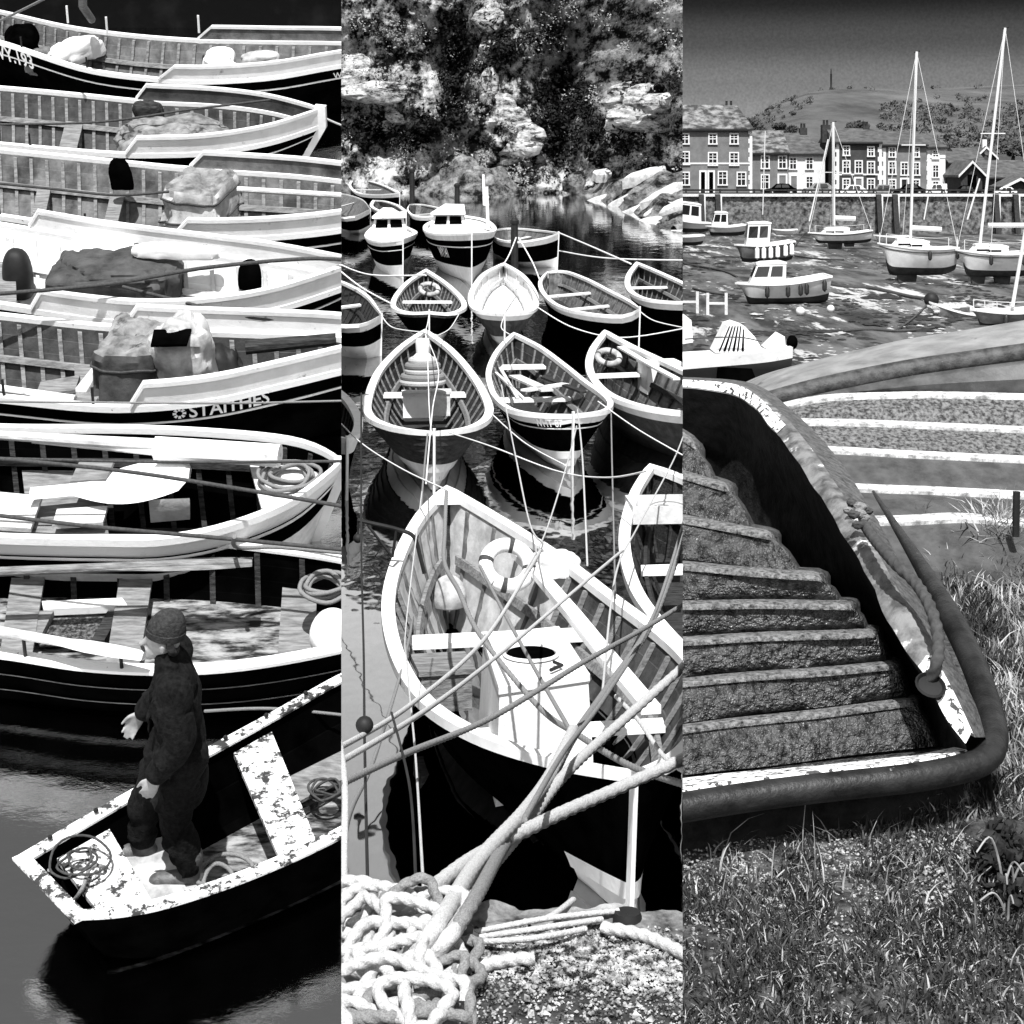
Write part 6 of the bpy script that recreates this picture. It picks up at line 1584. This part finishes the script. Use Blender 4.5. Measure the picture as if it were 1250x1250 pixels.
# textured dinghy in the foreground
LEATH = mat('crackled_glassfibre', .012, .075, scale=30, lo=.35, hi=.6, rough=.34, bump=1.0, bscale=62, bdist=.03, spec=.5, kind='noise', detail=2)
WELL = mat('shade_dark_side', .006, .022, scale=16, rough=.8, bump=.5, bscale=50, spec=.1)  # shade of the dinghy's inner and front sides put into the colour
FLANGE = mat('scuffed_flange', .05, .20, scale=14, lo=.38, hi=.62, rough=.5, bump=.4, bscale=24, c3=.62, thr3=(.60, .66), scale3=9)
FLG2 = mat('pitted_flange', .035, .12, scale=40, rough=.7, bump=.9, bscale=110, bdist=.006)
PEEL = mat('peeling_paint', .88, .70, scale=18, rough=.6, c3=.03, thr3=(.53, .56), scale3=40, bump=.3, bscale=30)
dg_ = thing('dinghy', 'dark textured dinghy with stepped moulded floor and black rubbing rim, filling the foreground', 'boat', P3F, bank(980, 900, 0))
ED = [(955, 918, 1165, .05), (889, 856, 1116, .12), (832, 811, 1093, .185), (781, 771, 1068, .245), (737, 737, 1040, .30), (690, 703, 1003, .355), (633, 652, 943, .41), (578, 594, 890, .46), (532, 543, 850, .50)]
rows = []
NC = 46
def steprow(yl, yr, xr, h, dy=0, dh=0, shr=0):
    r = []
    for i in range(NC):
        f = i / (NC - 1); px = 640 + (xr - shr - 640) * f
        g = (px - 833) / max(1, xr - 833)
        py = yl + (yr - yl) * g + dy + .7 * math.sin(px * .03 + yl)
        r.append(bank(px, py, h + dh))
    for ox, oh in ((5, -.010), (9, -.04), (11, -.10), (11, -.40)):
        px = xr - shr + ox; g = (px - 833) / max(1, xr - 833)
        r.append(bank(px, yl + (yr - yl) * g + dy + ox * .3, h + dh + oh))
    return r
for k, (yl, yr, xr, h) in enumerate(ED):
    if k > 0:
        pyl, pyr, pxr, ph = ED[k - 1]
        for f, bow_ in ((.88, -.004), (.6, .006), (.3, .01)):   # the face between two step edges bulges a little
            rows.append(steprow(yl + (pyl - yl) * f, yr + (pyr - yr) * f, xr + (pxr - xr) * f * .55, h + (ph - h) * f, 0, bow_, 0))
    rows.append(steprow(yl, yr, xr, h, 6, .006)); rows.append(steprow(yl, yr, xr, h, 1, .010)); rows.append(steprow(yl, yr, xr, h, -4, .004))
    rows.append(steprow(yl, yr, xr, h, -9, -.014, 3))
MB().loft(rows).build('stepped_floor', LEATH, dg_, P3F, angle=75)
IN = [(640, 470, .40), (760, 472, .40), (833, 476, .40), (895, 482, .40), (930, 508, .40), (960, 545, .39), (1000, 605, .38), (1040, 672, .36), (1080, 745, .33), (1115, 808, .29), (1150, 868, .24), (1176, 908, .20)]
MIDL = [(640, 462, .42), (760, 464, .42), (833, 466, .42), (905, 470, .42), (945, 496, .42), (985, 540, .41), (1028, 602, .40), (1068, 668, .38), (1105, 736, .35), (1138, 795, .31), (1168, 852, .26), (1190, 900, .21)]
OUT = [(640, 456, .38), (760, 458, .38), (833, 460, .38), (918, 468, .38), (968, 502, .38), (1020, 556, .37), (1062, 620, .36), (1098, 684, .33), (1130, 742, .30), (1160, 800, .27), (1190, 858, .22), (1203, 900, .18)]
LOW = [(640, 560, .1), (760, 556, .1), (820, 552, .1), (858, 566, .08), (895, 600, .06), (945, 652, .04), (1003, 705, .03), (1040, 742, .03), (1070, 778, .03), (1095, 818, .03), (1118, 862, .03), (1150, 925, .03)]
STEPGLARE = mat('glare_edge', .015, .30, scale=60, lo=.36, hi=.60, nr=.7, rough=.4, bump=1.0, bscale=62, bdist=.02)  # pale colour paints the glare and salt along the step edges
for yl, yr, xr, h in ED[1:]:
    MB().loft([steprow(yl, yr, xr, h, dy_, dh_, sh_)[:NC + 1] for dy_, dh_, sh_ in ((7, .008, 4), (4, .014, 4), (1, .018, 5), (-3, .014, 6), (-5, .006, 8))]).build('step_glare', STEPGLARE, dg_, P3F, angle=70)
c3_ = [spline([bank(*p) for p in l], 70) for l in (LOW, IN, MIDL, OUT)]
for i, p in enumerate(c3_[1]): p += V((.010 * noise.noise(p * 9), 0, .012 * noise.noise(p * 7)))
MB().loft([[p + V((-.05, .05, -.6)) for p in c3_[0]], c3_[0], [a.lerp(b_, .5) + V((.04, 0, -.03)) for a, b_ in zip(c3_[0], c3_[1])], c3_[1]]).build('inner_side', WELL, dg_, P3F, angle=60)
n_ = 50
MB().loft([[p[i] for i in range(0, 58)] for p in (c3_[1], [a.lerp(b_, .5) + V((0, 0, .012)) for a, b_ in zip(c3_[1], c3_[2])], c3_[2])]).build('flange', FLANGE, dg_, P3F, angle=60)
MB().loft([[p[i] for i in range(57, 70)] for p in (c3_[1], [a.lerp(b_, .5) + V((0, 0, .012)) for a, b_ in zip(c3_[1], c3_[2])], c3_[2])]).build('peeling_corner', PEEL, dg_, P3F, angle=60)
MB().loft([[p[i] for i in range(0, 30)] for p in ([q + V((0, 0, .004)) for q in c3_[1]], [a.lerp(b_, .5) + V((0, 0, .017)) for a, b_ in zip(c3_[1], c3_[2])])]).build('worn_edge', PEEL, dg_, P3F, angle=60)
lowo = [p + V((.03, -.01, -.22)) for p in c3_[3]]
MB().loft([c3_[2], c3_[3], lowo]).build('outer_side', FLG2, dg_, P3F, angle=50)
RIM = [(1066, 600, .16), (1095, 645, .20), (1126, 694, .22), (1160, 752, .22), (1190, 815, .19), (1210, 875, .16), (1214, 905, .15), (1204, 925, .145), (1175, 938, .14), (1110, 950, .14), (1000, 962, .14), (900, 975, .14), (760, 998, .14), (640, 1020, .14)]
MB().tube(spline([bank(*p) for p in RIM], 140), [.004 + .026 * min(1, i / 34) for i in range(140)], 16).build('rubbing_rim', RUB, dg_, P3F, angle=80)
fr = [bank(x, y, h) for x, y, h in [(640, 996, .15), (833, 962, .15), (1000, 940, .15), (1110, 930, .15), (1180, 915, .16)]]
fr0 = [bank(x, y, h) for x, y, h in [(640, 985, .10), (833, 950, .09), (1000, 934, .085), (1110, 922, .08), (1165, 912, .10)]]
MB().loft([spline(fr0, 50), spline(fr, 50), [p - V((0, .02, .02)) for p in spline(fr, 50)], [p + V((0, -.02, -.03)) for p in spline(fr, 50)]]).build('front_ledge', PEEL, dg_, P3F, angle=50)
MB().loft([[p + V((0, .01, -.02)) for p in spline(fr, 50)], [p + V((0, .05, -.2)) for p in spline(fr, 50)]]).build('front_side', WELL, dg_, P3F)  # dark face carries the shadow below the rim in its colour
rope('short thick rope knotted on the dinghy flange and hanging into a hole', [bank(*p) for p in [(1055, 640, .44), (1072, 664, .44), (1095, 690, .44), (1118, 712, .42), (1136, 742, .40), (1145, 778, .36), (1144, 808, .33), (1134, 832, .28)]], .013, ROPED, P3F, 'painter_rope', 12, 26, .14, k=90)
for i, (x, y) in enumerate([(1040, 612), (1050, 622), (1042, 630), (1056, 634), (1048, 646), (1034, 622)]):
    pass
kn = thing('rope_knot', 'lumpy knot of dark cord on the dinghy flange', 'knot', P3F, bank(1046, 628, .42))
for i, (x, y, r) in enumerate([(1040, 614, .014), (1050, 619, .016), (1042, 628, .014), (1054, 632, .015), (1047, 641, .013), (1035, 623, .012), (1060, 624, .012), (1049, 627, .016)]):
    MB().ball(bank(x, y, .44 + .01 * (i % 3)), (r, r, r * .8), 12, 9, .4).build('turn', ROPEG if i % 2 else ROPED, kn, P3F)
solo(MB().lathe(bank(1136, 836, .285), [(.0, -.004), (.026, -.004), (.03, .004), (.034, .0)], 18, (.1, -.6, .8)), 'fairlead', IRON, P3F, 'dark hole with worn edge where the dinghy rope ends', 'fitting', bank(1136, 836, .285))
# upturned hull behind it
GRITTY = mat('gritty_hull', .015, .17, scale=55, detail=6, lo=.38, hi=.62, rough=.8, bump=.9, bscale=90, bdist=.008)
SMOOTHH = mat('smooth_hull', .035, .08, scale=12, rough=.55, bump=.3, bscale=60, bdist=.006)
TOPB = mat('pale_hull_band', .12, .26, scale=6, rough=.4, bump=.15, bscale=14, c3=.07, thr3=(.64, .66), scale3=3.2)
EDGEGLARE = mat('pale_edge_glare', .22, .80, scale=26, lo=.36, hi=.6, nr=.7, rough=.5)  # highlight on the strake ledges, put into a pale colour
h2 = thing('upturned_hull', 'pale stepped hull with thick rounded rail lying behind the dinghy', 'boat', P3F, P3.atd(1150, 640, 5.5))
LN = {
 'T0': ([(915, 478), (960, 456), (1010, 441), (1100, 419), (1180, 406), (1290, 388)], 6.95),
 'T1': ([(905, 492), (1000, 463), (1100, 442), (1180, 430), (1290, 414)], 6.6),
 'R0': ([(915, 505), (1000, 484), (1100, 464), (1180, 452), (1290, 438)], 6.5),
 'S0': ([(915, 510), (1000, 489), (1100, 484), (1180, 484), (1290, 487)], 6.38),
 'S1': ([(932, 516), (975, 517), (1050, 518), (1150, 522), (1290, 528)], 6.18),
 'S2': ([(968, 550), (1030, 552), (1100, 556), (1250, 563), (1290, 565)], 5.95),
 'S3': ([(1005, 596), (1070, 599), (1150, 602), (1250, 607), (1290, 609)], 5.7),
 'S4': ([(1045, 639), (1110, 638), (1180, 635), (1250, 641), (1290, 643)], 5.45),
 'BO': ([(1075, 718), (1120, 716), (1180, 714), (1290, 712)], 5.15)}
G = {k: spline(ln(*v), 60) for k, v in LN.items()}
MB().loft([[p + V((0, .8, -.1)) for p in G['T0']], [p + V((0, .06, .004)) for p in G['T0']], G['T0'], [a.lerp(b_, .5) + V((0, -.02, .01)) for a, b_ in zip(G['T0'], G['T1'])], G['T1']]).build('upper_band', TOPB, h2, P3F, angle=50)
MB().tube([a.lerp(b_, .5) + V((0, .01, 0)) for a, b_ in zip(G['T1'], G['R0'])], .036, 16).build('rounded_rail', RENDG if False else mat('scuffed_rail', .015, .07, scale=20, rough=.6, bump=.4, bscale=30, c3=.3, thr3=(.66, .7), scale3=14), h2, P3F, angle=80)
back = lambda l, dd=.085: [p + V((0, dd, .006)) for p in l]
prs = [('R0', 'S0', SMOOTHH), ('S0', 'S1', GRITTY), ('S1', 'S2', GRITTY), ('S2', 'S3', SMOOTHH), ('S3', 'S4', SMOOTHH), ('S4', 'BO', SMOOTHH)]
for i, (u, l, m) in enumerate(prs):
    top_ = [p + V((0, .0, 0)) for p in G[u]] if i == 0 else G[u]
    rws = [back(G[u], .10), [p + V((0, .012, .004)) for p in G[u]], [p + V((0, .0, -.006)) for p in G[u]], [a.lerp(b_, .5) + V((0, .03, 0)) for a, b_ in zip(G[u], G[l])], back(G[l], .10) if i < len(prs) - 1 else G[l]]
    sk_ = MB().loft(rws).build('moulded_strake', m, h2, P3F, angle=40)
    if i: MB().loft([[p + V((0, .09, .006)) for p in G[u]], [p + V((0, .02, .008)) for p in G[u]], [p + V((0, -.006, .004)) for p in G[u]], [p + V((0, -.004, -.008)) for p in G[u]]]).build('strake_glare', EDGEGLARE, sk_, P3F, angle=60)
MB().loft([[p + V((0, .8, -.1)) for p in G['T0']], [p + V((0, .8, -.9)) for p in G['T0']], [V((p.x, p.y + .9, p.z)) for p in G['BO']]]).build('far_side', SMOOTHH, h2, P3F)
solo(MB().bx(0, 0, 0, 0, 0, 0) if False else MB().tube([P3.atd(1241, 600, 5.3), P3.atd(1240, 655, 5.3)], .011, 8), 'iron_stake', IRON, P3F, 'thin black stake before the stepped hull at the right edge', 'stake', P3.atd(1240, 655, 5.3))

# grass, gravel, stones
GR1 = mat('green_grass', .012, .05, scale=8, rough=.6, spec=.3)
GR2 = mat('dry_grass', .10, .48, scale=9, rough=.7, spec=.3)
def inside_poly(x, y, poly):
    c = False; j = len(poly) - 1
    for i in range(len(poly)):
        if (poly[i][1] > y) != (poly[j][1] > y) and x < (poly[j][0] - poly[i][0]) * (y - poly[i][1]) / (poly[j][1] - poly[i][1]) + poly[i][0]: c = not c
        j = i
    return c
KEEP = [(640, 1012), (833, 985), (1000, 975), (1120, 962), (1200, 945), (1222, 910), (1218, 870), (1190, 800), (1150, 720), (1100, 645), (1000, 500), (640, 400)]
def blades(mb, n, seed, region, hmin, hmax, lean=.6, wd=.0022, dens=None):
    q = random.Random(seed); k = 0
    while k < n:
        px, py = region(q)
        if inside_poly(px, py, KEEP): continue
        if dens and q.random() > dens(px, py): continue
        b0 = bank(px, py, -.005); h = q.uniform(hmin, hmax) * (.6 + .8 * q.random() ** 2); a = q.uniform(0, 6.28); l = q.uniform(.1, lean) * h
        dx, dy = math.cos(a) * l, math.sin(a) * l; a2 = q.uniform(0, 6.28); w_ = wd * q.uniform(.6, 1.5); wx, wy = math.cos(a2) * w_, math.sin(a2) * w_
        o = len(mb.v)
        for f, ww in ((0, 1), (.4, .9), (.75, .6)):
            c = b0 + V((dx * f ** 2, dy * f ** 2, h * f * (1 - .25 * f * l / h)))
            mb.v += [V((c.x - wx * ww, c.y - wy * ww, c.z)), V((c.x + wx * ww, c.y + wy * ww, c.z))]
        mb.v.append(b0 + V((dx, dy, h * (1 - .3 * l / h))))
        mb.f += [(o, o + 1, o + 3, o + 2), (o + 2, o + 3, o + 5, o + 4), (o + 4, o + 5, o + 6)]
        k += 1
lowreg = lambda q: (q.uniform(826, 1258), 1262 - (1262 - 1010) * q.random() ** .8)
rightreg = lambda q: (q.uniform(1090, 1258), q.uniform(655, 1010))
cl_ = lambda px, py: max(.02, min(1, .35 + 1.6 * noise.noise(V((px * .018, py * .024, 2))) + .35 * min(1, max(-.8, (py - 1085) / 60))))
g1, g2 = MB(), MB()
blades(g1, 15000, 1, lowreg, .010, .040, .9, dens=cl_)
blades(g1, 8000, 2, rightreg, .02, .06, .8, dens=cl_)
blades(g2, 4600, 3, lowreg, .008, .036, 1.3, .0018, dens=cl_)
blades(g2, 3600, 4, rightreg, .02, .07, 1.0, .0022)
blades(g2, 700, 5, lambda q: (1215 + q.gauss(0, 18), 668 + q.gauss(0, 8)), .08, .17, 1.3, .003)
blades(g2, 70, 6, lambda q: (q.uniform(860, 1200), q.uniform(1030, 1120)), .06, .12, .9, .0016)
blades(g1, 60, 7, lambda q: (q.uniform(1060, 1130), q.uniform(650, 690)), .05, .12, .6, .002)
tag(solo(g1, 'grass', GR1, P3F, None, None, bank(1000, 1200), angle=0, weld=False), kind='stuff')
tag(solo(g2, 'dry_grass', GR2, P3F, None, None, bank(1100, 1200), angle=0, weld=False), kind='stuff')
q = random.Random(77); mb = MB(); k = 0
while k < 9000:
    px, py = q.uniform(826, 1258), q.uniform(930, 1255)
    if inside_poly(px, py, KEEP) or q.random() > math.exp(-((py - 1030) / 90) ** 2) + .12: continue
    c = bank(px, py, .002); s_ = q.uniform(.0015, .0042) * (2.0 if q.random() < .06 else 1)
    rx = Matrix.Rotation(q.uniform(0, 6), 3, 'Z') @ Matrix.Rotation(q.uniform(0, 3), 3, 'X')
    v = [c + rx @ V((s_ * a * q.uniform(.7, 1.3), s_ * b_ * q.uniform(.5, 1.1), s_ * d_ * .7)) for a, b_, d_ in ((1, 0, 0), (0, 1, 0), (-1, 0, 0), (0, -1, 0), (0, 0, 1), (0, 0, -1))]
    mb.add(v, [(0, 1, 4), (1, 2, 4), (2, 3, 4), (3, 0, 4), (1, 0, 5), (2, 1, 5), (3, 2, 5), (0, 3, 5)]); k += 1
GPEB = mat('bank_grit', .01, .42, scale=60, lo=.4, hi=.62, rough=.9)
tag(solo(mb, 'gravel', GPEB, P3F, None, None, bank(1000, 1030), angle=0, weld=False), kind='stuff')
PST = mat('pitted_stone', .22, .46, scale=30, rough=.9, bump=.9, bscale=60, bdist=.01)
solo(MB().ball(bank(1208, 938, .026), (.027, .024, .028), 20, 14, .15), 'round_stone', PST, P3F, 'round pitted stone against the corner of the dinghy rim', 'stone', bank(1208, 938))
solo(MB().ball(bank(1172, 972, .008), (.028, .02, .012), 16, 10, .35), 'flat_stone', PST, P3F, 'flat stone half sunk below the round one', 'stone', bank(1172, 972))
solo(MB().ball(bank(1222, 958, .006), (.014, .012, .01), 12, 8, .3), 'flat_stone', PST, P3F, 'pebble right of the round stone', 'stone', bank(1222, 958))
# withered plant at the right edge
wp = thing('withered_plant', 'withered dark plant with curled pale stalks at the right edge of the bank', 'plant', P3F, bank(1232, 1090))
q = random.Random(8)
for i in range(7):
    b0 = bank(1235 + q.uniform(-10, 14), 1110 + q.uniform(-20, 20), 0); h = q.uniform(.05, .13); dx = q.uniform(-.06, .03)
    MB().tube(spline([b0, b0 + V((dx * .3, 0, h * .6)), b0 + V((dx * .8, -.01, h)), b0 + V((dx * 1.5, -.02, h * .8))], 14), [.003 - .0001 * j for j in range(14)], 6).build('stalk', GR2, wp, P3F)
for i in range(9):
    b0 = bank(1228 + q.uniform(-28, 22), 1040 + q.uniform(-15, 60), .02 + q.uniform(0, .05)); a = q.uniform(0, 6.28); l = q.uniform(.025, .05)
    d1 = V((math.cos(a), math.sin(a), q.uniform(-.3, .4))) * l; d2 = V((-math.sin(a), math.cos(a), .2)) * l * .4
    MB().loft([[b0 - d2 * .2, b0, b0 + d2 * .2], [b0 + d1 * .4 - d2, b0 + d1 * .4 + V((0, 0, -.008)), b0 + d1 * .4 + d2], [b0 + d1 - d2 * .2, b0 + d1, b0 + d1 + d2 * .2]]).build('leaf', DARK, wp, P3F)
mb = MB(); q = random.Random(19)
for cx, cy, r_ in ((1222, 1022, .05), (1240, 1050, .06), (1215, 1055, .04), (1246, 1095, .05), (1205, 1040, .03)):
    leafclump(mb, bank(cx, cy, .03), r_, 120, .012, q)
mb.build('foliage', mat('withered_leaves', .002, .03, scale=20, rough=.9, spec=.1), wp, P3F, angle=0, weld=False)
for o in list(bpy.data.objects):
    if '_w' in o: del o['_w']
